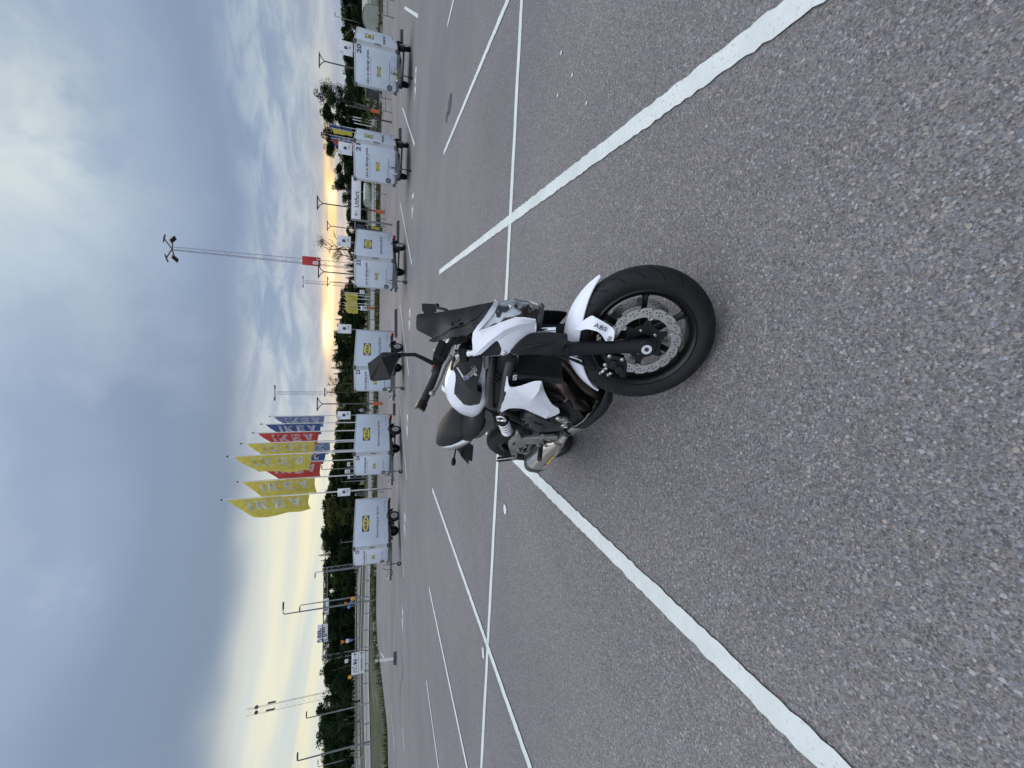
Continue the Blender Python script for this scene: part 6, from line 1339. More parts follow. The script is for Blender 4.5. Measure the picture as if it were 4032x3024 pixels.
# lattice floodlight masts
def mast(pt, Y, label, sign=None, txt=None, w=.75, wt=.40, heads='cross', hs=1.0, zbase=None, big='B', small='3'):
    t = at(*pt, Y); zb = tz(t.x, Y); H = t.z - zb
    r = thing('floodlight_mast', label, 'mast', (t.x, Y, zb), R(15), 'lattice floodlight masts')
    n = max(10, int(H / 1.25)); lat = MB(); legs = []
    ww = lambda f: (w + (wt - w) * f) / 2
    for a, b in ((-1, -1), (1, -1), (0, 1)):
        MB().tube([(a * ww(0), b * ww(0), 0), (a * ww(1), b * ww(1), H - .4)], .032 * hs, 6).build('mast_leg', 'mast_grey', r)
    C3 = ((-1, -1), (1, -1), (0, 1))
    for i in range(n):
        f0, f1 = i / n, (i + 1) / n
        for k in range(3):
            a, b = C3[k], C3[(k + 1) % 3]
            if i % 2: a, b = b, a
            lat.tube([(a[0] * ww(f0), a[1] * ww(f0), f0 * (H - .4)), (b[0] * ww(f1), b[1] * ww(f1), f1 * (H - .4))],   .012 * hs, 4, caps=False)
    o = lat.build('lattice_bracing', 'mast_grey', r, smooth=0, fix=False); o['kind'] = 'stuff'
    if heads == 'cross':
        for k in range(4):
            a = R(30 + 90 * k); c, s = math.cos(a), math.sin(a)
            MB().tube([(0, 0, H - .35), (c * 1.5 * hs, s * 1.5 * hs, H - .10)], .07, 6).build('head_arm', 'lamp_brown', r)
            MB().bar((c * 1.2 * hs, s * 1.2 * hs, H + .05), (c * 2.0 * hs, s * 2.0 * hs, H - .28), .58 * hs, .13, (0, 0, 1)).build('floodlight', 'lamp_brown', r, bevel=.03)
    elif heads == 'pair':
        MB().tube([(-1.6, 0, H - .1), (1.6, 0, H + .05)], .09, 6).build('head_arm', 'lamp_brown', r)
        for s in (-1.45, 1.45): MB().box((s, 0, H), (.9, .6, .22)).build('floodlight', 'lamp_brown', r, bevel=.04)
    elif heads == 'antenna':
        for dz, s, hh in ((-5.4, .75, 1.7), (-5.2, -.75, 1.9)): MB().box((s, 0, H + dz), (.34, .25, hh)).build('antenna_panel', 'lamp_brown', r, bevel=.03)
        for s in (-.55, .55): MB().lathe([(.05, -.2), (.42, 0), (.42, .10), (.05, .12)], (s, -.3, H - 2.3), axis=(0, -1, 0), n=14).build('dish', 'lamp_brown', r)
    if sign:
        a, b = at(*sign[0], Y - 1), at(*sign[1], Y - 1); x0, x1 = min(a.x, b.x), max(a.x, b.x); z0, z1 = min(a.z, b.z), max(a.z, b.z)
        iv = r.matrix_basis.inverted()
        r.rotation_euler = (0, 0, 0)
        cx, cz = (x0 + x1) / 2 - t.x, (z0 + z1) / 2 - zb
        bd = MB().box((cx, -.75, cz), (x1 - x0, .16, z1 - z0)); BD = bd.build('sign_board', 'sign_red', r, bevel=.02)
        W2, H2 = x1 - x0, z1 - z0; tt = MB()
        put_text(tt, big, W2 * .80, (x0 - t.x + W2 * .12, -.835, z0 - zb + H2 * .12), (1, 0, 0), (0, 0, 1), .03)
        if small: put_text(tt, small, W2 * .40, (x0 - t.x + W2 * .66, -.835, z0 - zb + H2 * .06), (1, 0, 0), (0, 0, 1), .02)
        tt.build('lettering', 'sign_white', BD, smooth=0)
        MB().box((cx, -.35, cz), (.10, .7, .10)).build('sign_bracket', 'mast_grey', r)
mast((664, 979), 60, 'nearest lattice mast with four floodlights and a red B3 sign', (c3(142, 885), c3(410, 785)), 1, .85, .42)
mast((1193, 1110), 150, 'farther lattice mast with two lamps and a small red sign above trailer 22', (c3(765, 1215), c3(843, 1176)), 1, 1.4, .9, 'pair', 1.6, big='B', small='')
mast((1082, 1547), 112, 'lattice mast with two lamps and a red sign half hidden in the thin tree', (cd(686, 1310), cd(736, 1270)), 1, 1.2, .7, 'pair', 1.3, big='2', small='')
mast((967, 2802), 110, 'guyed lattice mast with antennas at the left above the trees', None, None, 1.5, 1.5, 'antenna', 1.1)
# ------------------------------------------------------------------ tall flags on white poles
def flag_geo(L, Wd, droop, wave, seed, cut=.08):
    q = random.Random(seed); ph = q.uniform(0, 6); nu, nv = 26, 12
    def pos(u, v):     # u 0..1 down the hoist, v 0..1 out from the pole (to the viewer's left)
        top = droop * L * v ** 1.15
        z = -(top + u * (L - top)) - cut * L * v * u * .4 * math.sin(3.1 * v + ph)
        y = wave * (math.sin(5.0 * u + 6 * v + ph) * v + .5 * math.sin(11 * u - 4 * v + ph * 2) * v) + .06 * math.sin(9 * v + ph)
        x = -Wd * v * (1 - .10 * u * math.sin(7 * u + ph) ** 2 - .12 * abs(math.sin(2.3 * u + ph * .7)))
        return Vector((x, y, z))
    return pos, nu, nv
def flag(top, Y, base, L_px, wd, col, label, group, letters=True, droop=.30, seed=0, r=.075, hide=False):
    t = at(*top, Y); zb = tz(t.x, Y); H = t.z - zb
    ro = thing('flag_pole', label, 'flag', (t.x, Y, zb), R(random.Random(seed).uniform(-8, 10)), group)
    MB().tube([(0, 0, 0), (0, 0, H * .5), (0, 0, H)], [r, r * .85, r * .55], 10).build('pole', 'pole_white', ro)
    MB().lathe([(.03, -.02), (r * 1.3, .05), (r * 1.3, .12), (.01, .2)], (0, 0, H), axis=(0, 0, 1), n=10).build('finial', 'lamp_brown', ro)
    L = L_px; pos, nu, nv = flag_geo(L, wd, droop, wd * .10, seed); z0 = H - (.45 if L_px > 5 else .2)
    mb = MB(); mb.grid([[pos(i / nu, j / nv) + Vector((-r, 0, z0)) for j in range(nv + 1)] for i in range(nu + 1)])
    F_ = mb.build('cloth', 'flag_' + col, ro, smooth=80, fix=False)
    if letters:
        polys, LL = word_polys('IKEA', .30); lb = MB()
        for p in polys:      # stacked down the flag, seen from behind: tops point away from the pole
            pp = []
            for k in range(len(p)):
                a, b = p[k], p[(k + 1) % len(p)]
                for s_ in range(3): pp.append((a[0] + (b[0] - a[0]) * s_ / 3, a[1] + (b[1] - a[1]) * s_ / 3))
            for dy in (-.02, .02):
                vs = []
                for x, y in pp:
                    v_ = .13 + .50 * y; tp_ = droop * L * v_ ** 1.15; zz_ = (.20 + .68 * x / LL) * L + .10 * L * v_
                    vs.append(pos(min(1, max(0, (zz_ - tp_) / (L - tp_))), v_) + Vector((-r, dy, z0)))
                lb.add(vs, [tuple(range(len(pp)))])
        lb.build('lettering', 'flag_letter', F_, smooth=0, fix=False)
def fl(cx, cy): return (800 + cx / 2.765, 1500 + cy / 2.765)
G1 = 'tall store flags on white poles'
for k, (tp, Y, L, wd, col, lab) in enumerate((
    (fl(210, 1294), 46, 7.2, 1.95, 'yellow', 'nearest tall yellow flag, leftmost of the row'), (fl(383, 1097), 50, 7.0, 2.0, 'yellow', 'second yellow flag from the left, overlapped by the leftmost'),
    (fl(275, 822), 45, 6.7, 1.8, 'yellow', 'yellow flag in front of the red and blue ones, tallest of the middle'), (fl(422, 682), 50, 6.6, 1.75, 'yellow', 'yellow flag directly left of the red flag'),
    (fl(550, 566), 55, 6.6, 1.8, 'red', 'front red flag between yellow and blue ones'), (fl(640, 470), 60, 6.6, 1.75, 'blue', 'dark blue flag between the red and the last blue flag'), (fl(730, 385), 66, 6.7, 1.8, 'pale', 'rightmost grey blue flag of the tall row'),
    (fl(560, 905), 56, 6.9, 2.2, 'red', 'rear red flag mostly covered by yellow cloth'), (fl(640, 790), 61, 7.2, 1.9, 'blue', 'rear blue flag showing only below the yellow flags'), (fl(730, 690), 67, 7.5, 2.0, 'pale', 'rearmost pale blue flag low behind the yellow flags'))):
    flag(tp, Y, None, L, wd, col, lab, G1, True, .31, 5 + k)
G2 = 'distant flags under the birches'
for k, (tp, Y, L, wd, col, lt, lab) in enumerate(((cb(535, 478), 72, 3.4, .9, 'blue', True, 'distant blue flag beside the birch crown'), (cb(568, 528), 72, 3.6, .9, 'red', True, 'distant red flag left of sign 21'), (cb(572, 562), 74, 2.6, .9, 'blue', False, 'distant blue flag just behind sign 21'),
    (cb(555, 378), 76, 3.3, .8, 'yellow', False, 'distant narrow yellow flag under the birches'), (cb(515, 318), 80, 2.0, .8, 'blue', False, 'distant small blue flag high in the birches'), (cb(712, 356), 76, 1.6, .7, 'blue', False, 'distant limp blue flag low before the birches'))):
    flag(tp, Y, None, L, wd, col, lab, G2, lt, .12, 40 + k, .06)
for k, p in enumerate((cb(885, 220), cb(878, 258), cb(900, 310))):
    t = at(*p, 72); zb = tz(t.x, 72); o = thing('flag_pole', 'bare white flag pole before the birches, %s of three' % ('rightmost', 'middle', 'leftmost')[k], 'flag pole', (t.x, 72, zb), 0, 'bare white poles'); MB().tube([(0, 0, 0), (0, 0, t.z - zb)], .07, 8).build('pole', 'pole_white', o)
G3 = 'far yellow flags before the wood'
for k, y_ in enumerate((1290, 1325, 1375, 1440, 1480, 1525)):
    flag(c3(738 + (k % 3) * 4, y_), 74, None, 2.15 if k != 2 else 1.95, .80, 'yellow', 'far yellow flag before the wood, ' + ('rightmost of six', 'second from the right of six', 'third from the right of six', 'third from the left of six', 'second from the left of six', 'leftmost of six')[k], G3, False, .25, 60 + k, .06)
# ------------------------------------------------------------------ signs on the left
def board(name, label, c0, c1, Y, rows, group=None, legs=None, m='sign_white', frame='post_grey', zfoot=None):
    a, b = at(*c0, Y), at(*c1, Y); x0, x1 = min(a.x, b.x), max(a.x, b.x); z0, z1 = min(a.z, b.z), max(a.z, b.z); zb = tz((x0 + x1) / 2, Y)
    r = thing(name, label, 'sign', (x0, Y, zb), 0, group); Wd = x1 - x0
    BD = MB().box((Wd / 2, 0, (z0 + z1) / 2 - zb), (Wd, .06, z1 - z0)).build('sign_board', m, r, bevel=.01)
    for lx in (legs if legs is not None else (.03, .97)):
        MB().tube([(Wd * lx, .10, 0), (Wd * lx, .10, z1 - zb + .03)], .07, 8).build('post', frame, r)
    return r, BD, Wd, z0 - zb, z1 - zb
def dash(BD, x, z, L, h, y=-.033, m='sign_ink', name='lettering', seed=1):
    """a line of lettering too far off to read"""
    q = random.Random(seed); mb = MB(); p = x
    while p < x + L:
        w = h * q.uniform(.35, .75); mb.box((p + w / 2, y, z + h / 2), (w, .004, h * q.uniform(.7, 1.0))); p += w + h * .22
    o = mb.build(name, m, BD, smooth=0); o['kind'] = 'stuff'
def arrow(BD, x, z, s, m='sign_ink', y=-.033, kind='up'):
    mb = MB()
    if kind == 'right': seg = [((x - s, z), (x + s, z)), ((x + s, z), (x + s * .3, z + s * .6)), ((x + s, z), (x + s * .3, z - s * .6))]
    elif kind == 'bent': seg = [((x + s * .5, z - s), (x + s * .5, z)), ((x + s * .5, z), (x - s * .3, z + s * .6)), ((x - s * .3, z + s * .6), (x + s * .3, z + s * .8)), ((x - s * .3, z + s * .6), (x - s * .2, z))]
    else: seg = [((x, z - s), (x, z + s)), ((x, z + s), (x - s * .5, z + s * .3)), ((x, z + s), (x + s * .5, z + s * .3))]
    for a, b in seg: mb.bar((a[0], y, a[1]), (b[0], y, b[1]), s * .26, .004, (0, 1, 0))
    mb.build('arrow', m, BD, smooth=0)
r, BD, Wd, z0, z1 = board('direction_sign', 'white two row direction sign with parking symbol and arrows on two grey posts', cg(862, 1508), cg(1056, 1152), 46, 2)
hh = (z1 - z0); MB().box((Wd / 2, -.034, z0 + hh * .49), (Wd * .98, .004, .03)).build('dividing_line', 'sign_ink', BD, smooth=0)
t = MB(); k = hh * .30; x0, zz = Wd * .10, z0 + hh * .60
for c, d in (((x0 + k / 2, -.034, zz), (k, .004, .03)), ((x0 + k / 2, -.034, zz + k), (k, .004, .03)), ((x0, -.034, zz + k / 2), (.03, .004, k)), ((x0 + k, -.034, zz + k / 2), (.03, .004, k))): t.box(c, d)
put_text(t, 'P', k * .95, (x0 + k * .24, -.034, zz + k * .16), (1, 0, 0), (0, 0, 1), .015); t.build('p_symbol', 'sign_ink', BD, smooth=0)
t = MB(); xx = Wd * .36; t.lathe([(.17, 0), (.13, 0), (.13, .004), (.17, .004)], (xx, -.034, zz + .17), axis=(0, -1, 0), n=20, closed=True); t.bar((xx - .04, -.035, zz + k), (xx, -.035, zz + .30), .05, .004, (0, 1, 0)); t.lathe([(.06, 0), (.06, .004)], (xx - .05, -.034, zz + k + .03), axis=(0, -1, 0), n=12); t.build('wheelchair_symbol', 'sign_ink', BD, smooth=0)
for q, (xq, hq) in enumerate(((.50, 1.0), (.56, .85), (.62, .65), (.68, .95))):
    t = MB(); X_ = Wd * xq; t.box((X_, -.034, zz + k * hq * .38), (.13 * hq, .004, k * hq * .72)); t.lathe([(.07 * hq, 0), (.07 * hq, .004)], (X_, -.033, zz + k * hq * .88), axis=(0, -1, 0), n=12); t.build('family_symbol', 'sign_ink', BD, smooth=0)
arrow(BD, Wd * .87, zz + k * .5, .26, kind='right'); arrow(BD, Wd * .87, z0 + hh * .24, .24, kind='right'); dash(BD, Wd * .12, z0 + hh * .17, Wd * .60, hh * .13, seed=4)
# road gantry with two boards
def gantry():
    Y = 78; a, b = at(*cg(486, -40), Y), at(*cg(478, 1275), Y); zt_ = (a.z + b.z) / 2; zb = tz(b.x, Y)
    r = thing('sign_gantry', 'grey lattice gantry spanning the road with two pale direction boards', 'gantry', (b.x, Y, zb)); Wd = a.x - b.x; zt_ -= zb
    g_ = MB()
    for dy, dz in ((-.3, -.3), (.3, -.3), (-.3, .3), (.3, .3)): g_.tube([(0, dy, zt_ + dz), (Wd, dy, zt_ + dz)], .06, 6)
    for i in range(int(Wd / 1.2)): g_.tube([(i * 1.2, -.3, zt_ - .3), (i * 1.2 + .6, -.3, zt_ + .3), (i * 1.2 + 1.2, -.3, zt_ - .3)], .03, 4)
    q = g_.build('beam', 'post_grey', r); q['kind'] = 'stuff'
    for x in (0.2, Wd - .2):
        L_ = MB()
        for dx in (-.4, .4): L_.tube([(x + dx, 0, 0), (x + dx, 0, zt_ + .3)], .08, 6)
        for i in range(int(zt_ / 1.0)): L_.tube([(x - .4, 0, i), (x + .4, 0, i + .5), (x - .4, 0, i + 1)], .03, 4)
        q = L_.build('lattice_leg', 'post_grey', r); q['kind'] = 'stuff'
    for (c0, c1, two) in ((cg(457, 632), cg(535, 387), 0), (cg(368, 1040), cg(520, 755), 1)):
        p, s = at(*c0, Y - .6), at(*c1, Y - .6); x0, x1 = min(p.x, s.x) - b.x, max(p.x, s.x) - b.x; z0, z1 = min(p.z, s.z) - zb, max(p.z, s.z) - zb
        BD = MB().box(((x0 + x1) / 2, -.6, (z0 + z1) / 2), (x1 - x0, .10, z1 - z0)).build('direction_board', 'sign_white', r, bevel=.02); w_, h_ = x1 - x0, z1 - z0
        if two:
            MB().box(((x0 + x1) / 2, -.655, z0 + h_ * .52), (w_, .01, .12)).build('dividing_line', 'sign_ink', BD, smooth=0)
            arrow(BD, x0 + w_ * .10, z0 + h_ * .77, .5, y=-.655, kind='bent'); arrow(BD, x0 + w_ * .10, z0 + h_ * .26, .5, y=-.655, kind='up')
            dash(BD, x0 + w_ * .30, z0 + h_ * .78, w_ * .38, .42, -.655, seed=6); dash(BD, x0 + w_ * .28, z0 + h_ * .57, w_ * .5, .42, -.655, seed=7); dash(BD, x0 + w_ * .28, z0 + h_ * .26, w_ * .5, .42, -.655, seed=8); dash(BD, x0 + w_ * .30, z0 + h_ * .06, w_ * .14, .36, -.655, seed=9)
        else:
            arrow(BD, x0 + w_ * .10, z0 + h_ * .5, .6, y=-.655, kind='up'); dash(BD, x0 + w_ * .26, z0 + h_ * .55, w_ * .6, .42, -.655, seed=10); dash(BD, x0 + w_ * .26, z0 + h_ * .16, w_ * .2, .42, -.655, seed=11)
gantry()
def round_sign(px, py, Y, items, label, arm=0):
    """items: list of (dz, shape, material, size)"""
    p = at(px, py, Y); zb = tz(p.x, Y); r = thing('traffic_sign', label, 'traffic sign', (p.x, Y, zb), 0, 'road signs beside the road at left'); H = p.z - zb
    MB().tube([(0, .06, 0), (0, .06, H + .3)], .05, 8).build('post', 'post_grey', r)
    for dz, sh, m, s in items:
        if sh == 'o':
            o = MB().lathe([(s, -.02), (s, .02)], (0, 0, H + dz), axis=(0, -1, 0), n=24).build('sign_disc', m, r)
            MB().lathe([(s * .72, .021), (s * .72, .026)], (0, 0, H + dz), axis=(0, -1, 0), n=24).build('inner_disc', 'sticker_yellow' if m == 'orange_lens' else 'sign_white' if False else m, o)
            MB().bar((-s * .3, -.028, H + dz + s * .2), (s * .3, -.028, H + dz - s * .25), s * .22, .004, (0, 1, 0)).build('symbol', 'sign_white' if m == 'sign_blue' else 'sign_ink', o)
        elif sh == 'v': MB().prism([(-s, H + dz + s * .8), (s, H + dz + s * .8), (0, H + dz - s * .9)], -.02, .02).build('sign_triangle', m, r)
        else: MB().box((0, 0, H + dz), (s * 2, .04, s * 1.7)).build('sign_plate', m, r, bevel=.01)
round_sign(*cg(880, 397), 58, [(0, 'o', 'orange_lens', .28)], 'round orange and yellow road sign by the tall lamp posts')
round_sign(*cg(835, 455), 66, [(.5, 'v', 'orange_lens', .28), (-.2, 'o', 'sign_blue', .25)], 'orange triangle above a blue disc behind the lamp posts')
round_sign(*cg(825, 515), 64, [(0, 'o', 'sign_blue', .28)], 'single blue round sign left of the lamp posts')
round_sign(*cg(800, 1010), 68, [(.6, 'v', 'orange_lens', .34), (-.05, 'q', 'shelter_plastic', .30), (-.6, 'o', 'sign_blue', .22)], 'yellow triangle over a pale plate under the gantry')
round_sign(*ch(838, 340), 62, [(0, 'o', 'orange_lens', .28)], 'round orange road sign left of the two row direction sign')
round_sign(*ch(778, 935), 74, [(0, 'q', 'sign_white', .42)], 'plain white square sign against the dark trees at left')
round_sign(*cg(790, 1300), 80, [(0, 'q', 'sign_white', .35)], 'pale plate on a grey box behind the two row direction sign')
for c0, c1, lab in ((c3(983, 1315), c3(1052, 1265), 'small white board between trailer 22 and the yellow flags'), (c3(995, 1555), c3(1085, 1495), 'small white board under the yellow flags'), (ce(800, 1055), ce(843, 995), 'small white board in the wood behind trailer 24, right one'), (ce(768, 1160), ce(843, 1100), 'larger white board in the wood above trailer 24'), (ce(808, 1235), ce(843, 1185), 'small white board in the wood left of trailer 24'), (cf(917, 192), cf(932, 162), 'tiny white plate left of sign 25')):
    r, BD, Wd, z0, z1 = board('info_board', lab, c0, c1, 66, 1, 'small white boards in front of the wood'); dash(BD, Wd * .15, z0 + (z1 - z0) * .55, Wd * .7, (z1 - z0) * .16, seed=20); dash(BD, Wd * .15, z0 + (z1 - z0) * .22, Wd * .55, (z1 - z0) * .16, seed=21)
# ------------------------------------------------------------------ roads, guard rails on the left
def ribbon(name, pts, w, m, dz):
    mb = MB(); rows = []
    P = [Vector(p) for p in pts]
    dense = []
    for i in range(len(P) - 1):
        for k in range(6): dense.append(P[i].lerp(P[i + 1], k / 6))
    dense.append(P[-1])
    for i, p in enumerate(dense):
        a = dense[max(0, i - 1)]; b = dense[min(len(dense) - 1, i + 1)]; d = (b - a); d.z = 0; d.normalize(); q = Vector((-d.y, d.x, 0)); row = []
        for k in range(5):
            s_ = p + q * w * (k / 4 - .5); row.append((s_.x, s_.y, tz(s_.x, s_.y) + dz))
        rows.append(row)
    mb.grid(rows); o = mb.build(name, m, smooth=60); tag(o, kind='structure')
    for pl in o.data.polygons:
        if pl.normal.z < 0: pl.flip()
    return o
road_pts = [(95, 62, 0), (60, 60, 0), (30, 59, 0), (8, 59, 0), (-12, 59.5, 0), (-26, 60, 0), (-38, 58, 0), (-50, 54, 0), (-62, 49, 0), (-80, 42, 0)]
ribbon('public_road', road_pts, 7.0, 'asphalt_pale', .05)
ribbon('road_edge_line', [(x, y - 3.0, 0) for x, y, z in road_pts], .22, 'line_paint', .058); ribbon('road_edge_line', [(x, y + 3.0, 0) for x, y, z in road_pts], .22, 'line_paint', .058)
ribbon('slip_road', [(-30, 80, 0), (-45, 79, 0), (-60, 75, 0), (-80, 68, 0), (-110, 60, 0)], 6.5, 'asphalt_pale', .05)
ribbon('foot_path', [(90, 50.5, 0), (40, 50, 0), (10, 50, 0), (-14, 51, 0)], 1.8, 'asphalt_pale', .05)
def guardrail(pts, label, h=.72):
    r = thing('guard_rail', label, 'guard rail', (0, 0, 0)); P = []
    for i in range(len(pts) - 1):
        a, b = Vector(pts[i]), Vector(pts[i + 1]); n = max(1, int((b - a).length / 2))
        for k in range(n): P.append(a.lerp(b, k / n))
    P.append(Vector(pts[-1])); P = [Vector((p.x, p.y, tz(p.x, p.y))) for p in P]; r.location = P[0]; o = P[0]
    for k, z in enumerate((h, h * .5)): MB().tube([p - o + Vector((0, 0, z)) for p in P], .05, 6).build('rail', 'guardrail', r)
    for p in P: MB().box(p - o + Vector((0, 0, h * .5)), (.10, .08, h)).build('post', 'guardrail', r)
guardrail([(-17, 54.6), (-26, 55.6), (-36, 54.2), (-44, 51.4)], 'grey steel guard rail curving along the road at left', 1.1)
guardrail([(-52, 59), (-62, 55.5), (-76, 49)], 'grey guard rail along the inner side of the road at the left edge', .9)
guardrail([(-38, 75), (-55, 72.5), (-75, 66)], 'distant guard rail of the slip road at left', .8)
# rocks and grass tufts on the bank
rk = MB(); q = random.Random(5)
for i in range(260):
    x = q.uniform(-75, -16) if i % 3 else q.uniform(-16, 60); y = edge(x) + abs(q.gauss(0, 3)) + .4; s_ = q.uniform(.12, .55)
    z = tz(x, y); vs = [(x + s_ * q.uniform(.5, 1) * a, y + s_ * q.uniform(.5, 1) * b, z + (s_ * .55 if c else -.1) * q.uniform(.6, 1)) for c in (0, 1) for a, b in ((-1, -1), (1, -1), (1, 1), (-1, 1))]
    rk.add(vs, [(3, 2, 1, 0), (4, 5, 6, 7), (0, 1, 5, 4), (1, 2, 6, 5), (2, 3, 7, 6), (3, 0, 4, 7)])
tag(rk.build('bank_stones', 'rock', smooth=0), kind='stuff')
gr = MB()
for i in range(26000):
    x = q.uniform(-80, 80); y = edge(x) + .2 + abs(q.gauss(0, 5)); 
    if abs(y - 59.5) < 3.8 and x > -30: continue
    z = tz(x, y); h = q.uniform(.12, .5); w_ = q.uniform(.03, .08); a = q.uniform(0, 6.3); lx, ly = q.uniform(-.15, .15), q.uniform(-.15, .15)
    gr.add([(x - w_ * math.cos(a), y - w_ * math.sin(a), z - .05), (x + w_ * math.cos(a), y + w_ * math.sin(a), z - .05), (x + lx, y + ly, z + h)], [(0, 1, 2)])
tag(gr.build('grass', 'grass_leaf', smooth=0, fix=False), kind='stuff')
# ------------------------------------------------------------------ shelters, kiosk, house, person
def shelter(x0, x1, Y, zb, h, dep, label, slope=0):
    r = thing('trolley_shelter', label, 'shelter', (x0, Y, zb)); n = 14; Wd = x1 - x0
    prof = [(0 - dep / 2 * math.cos(math.pi * i / n), h * (.55 + .45 * math.sin(math.pi * i / n)) if 0 < i < n else 0) for i in range(n + 1)]
    sh = MB(); sh.grid([[(x, y, z) for y, z in prof] for x in (0, Wd)]); o = sh.build('vault', 'tarp', r, smooth=50, fix=False); o.modifiers.new('thick', 'SOLIDIFY').thickness = .04
    e = MB(); e.add([(0.02, y, z) for y, z in prof], [tuple(range(n + 1))]); e.build('end_panel', 'tarp', r, smooth=0)
    for i in range(max(2, int(Wd / 1.6)) + 1):
        x = Wd * i / max(2, int(Wd / 1.6)); MB().tube([(x, y * 1.01, z * 1.01) for y, z in prof], .035, 6).build('hoop', 'post_grey', r)
    MB().tube([(0, -dep / 2 - .03, .9), (Wd, -dep / 2 - .03, .9)], .03, 6).build('bumper_rail', 'post_grey', r)
Y = 54; a, b = at(*ca(1240, 300), Y), at(*ca(1022, 150), Y); shelter(a.x, a.x + 13, Y, tz(a.x, Y), b.z - tz(a.x, Y), 4.2, 'large pale rounded trolley shelter at the right edge behind trailer 20')
Y = 70; a, b = at(*cb(1158, 1492), Y), at(*cb(1042, 1215), Y); shelter(a.x, b.x, Y, tz(a.x, Y), b.z - tz(a.x, Y), 3.0, 'distant white trolley shelter under the exit sign')
def kiosk(c0, c1, Y, label, orange=True):
    a, b = at(*c0, Y), at(*c1, Y); x0, x1 = min(a.x, b.x), max(a.x, b.x); z1 = max(a.z, b.z); zb = tz(x0, Y); r = thing('kiosk', label, 'kiosk', (x0, Y, zb)); Wd = x1 - x0; h = z1 - zb
    MB().box((Wd / 2, 1.0, h / 2), (Wd, 2.0, h)).build('wall', 'kiosk_dark', r, bevel=.02); MB().box((Wd / 2, .95, h + .06), (Wd + .3, 2.4, .12)).build('roof', 'post_grey', r, bevel=.02)
    MB().box((Wd / 2, -.02, h * .72), (Wd * .8, .05, h * .3)).build('window', 'pane_dark', r, bevel=.005)
    MB().box((Wd * .55, -.03, h * .60), (.3, .03, .22)).build('notice', 'sign_white', r)
    if orange:
        for k in range(3): MB().bar((Wd * (.15 + .28 * k), -.03, h * .12), (Wd * (.30 + .28 * k), -.03, h * .42), .06, .02, (0, 1, 0)).build('stripe', 'sticker_yellow', r)
kiosk(c3(925, 300), c3(1300, 400), 44.5, 'dark kiosk with yellow stripes right of trailer 22'); kiosk(ca(1080, 1235), ca(1318, 1305), 46, 'dark shed at the left side of trailer 20', False)
def house():
    Y = 118; a, b = at(*cf(740, 722), Y), at(*cf(862, 500), Y); zb = tz(a.x, Y); r = thing('house', 'grey house with a dark roof half hidden by the trees above the leftmost trailer', 'house', (a.x, Y, zb)); Wd = abs(b.x - a.x) + 3; h = max(4, a.z - zb)
    MB().box((Wd / 2, 3, h * .42), (Wd, 6, h * .84)).build('wall', 'house_wall', r)
    MB().prism([(-.4, h * .84), (Wd + .4, h * .84), (Wd * .8, h * 1.12), (Wd * .2, h * 1.12)], -.4, 6.4).build('roof', 'house_roof', r)
    for k in range(4): w_ = MB().box((Wd * (.16 + .22 * k), -.02, h * .5), (.9, .08, 1.2)).build('window', 'sign_white', r); MB().box((Wd * (.16 + .22 * k), -.07, h * .5), (.72, .04, 1.0)).build('pane', 'pane_dark', w_)
house()
def person(px, py, label):
    p = ter(px, py); r = thing('person', label, 'person', p, R(60))
    def skin(verts, edges, rad, m, name, parent, root=0):
        me = bpy.data.meshes.new(name); me.from_pydata(verts, edges, []); o = bpy.data.objects.new(name, me); COL.objects.link(o); o.parent = parent; me.materials.append(MATS[m])
        o.modifiers.new('skin', 'SKIN'); o.modifiers.new('sub', 'SUBSURF').levels = 1; o.modifiers['sub'].render_levels = 1
        for i, d in enumerate(me.skin_vertices[0].data): d.radius = (rad[i], rad[i]); d.use_root = i == root
        return o
    # mid-stride body: pelvis, spine, head, arms, legs
    V_ = [(0, 0, .95), (0, 0, 1.12), (.01, 0, 1.32), (.02, 0, 1.46), (.03, 0, 1.52), (.05, 0, 1.62), (.05, 0, 1.72), (.01, .19, 1.42), (-.06, .23, 1.15), (.02, .22, .92), (.01, -.19, 1.42), (.08, -.23, 1.16), (.20, -.20, .98), (0, .10, .90), (.14, .10, .52), (.26, .10, .10), (.36, .10, .05), (0, -.10, .90), (-.06, -.10, .50), (-.28, -.10, .14), (-.20, -.10, .05)]
    E_ = [(0, 1), (1, 2), (2, 3), (3, 4), (4, 5), (5, 6), (3, 7), (7, 8), (8, 9), (3, 10), (10, 11), (11, 12), (0, 13), (13, 14), (14, 15), (15, 16), (0, 17), (17, 18), (18, 19), (19, 20)]
    rad = [.15, .14, .17, .13, .055, .095, .08, .06, .045, .035, .06, .045, .035, .095, .062, .042, .035, .095, .062, .042, .035]
    body = skin(V_, E_, rad, 'skin', 'body', r)
    skin([(0, 0, .98), (0, 0, 1.15), (.01, 0, 1.32), (.02, 0, 1.45), (.01, .20, 1.42), (-.06, .235, 1.15), (.01, -.20, 1.42), (.08, -.235, 1.16)], [(0, 1), (1, 2), (2, 3), (3, 4), (4, 5), (3, 6), (6, 7)], [.175, .165, .19, .13, .075, .058, .075, .058], 'cloth_blue', 'shirt', body)
    skin([(0, 0, .97), (0, .10, .88), (.14, .10, .52), (.26, .10, .12), (0, -.10, .88), (-.06, -.10, .50), (-.28, -.10, .16)], [(0, 1), (1, 2), (2, 3), (0, 4), (4, 5), (5, 6)], [.165, .11, .078, .062, .11, .078, .062], 'cloth_dark', 'trousers', body)
    skin([(.04, 0, 1.68), (.02, 0, 1.74)], [(0, 1)], [.10, .085], 'hair', 'hair', body)
    for y, x, z in ((.10, .30, .05), (-.10, -.24, .07)): MB().box((x, y, z), (.27, .10, .09), top=.8).build('shoe', 'cloth_dark', body, bevel=.02)
person(*cd(1150, 1530), 'person in a light blue top and dark trousers walking on the lane by sign 24')
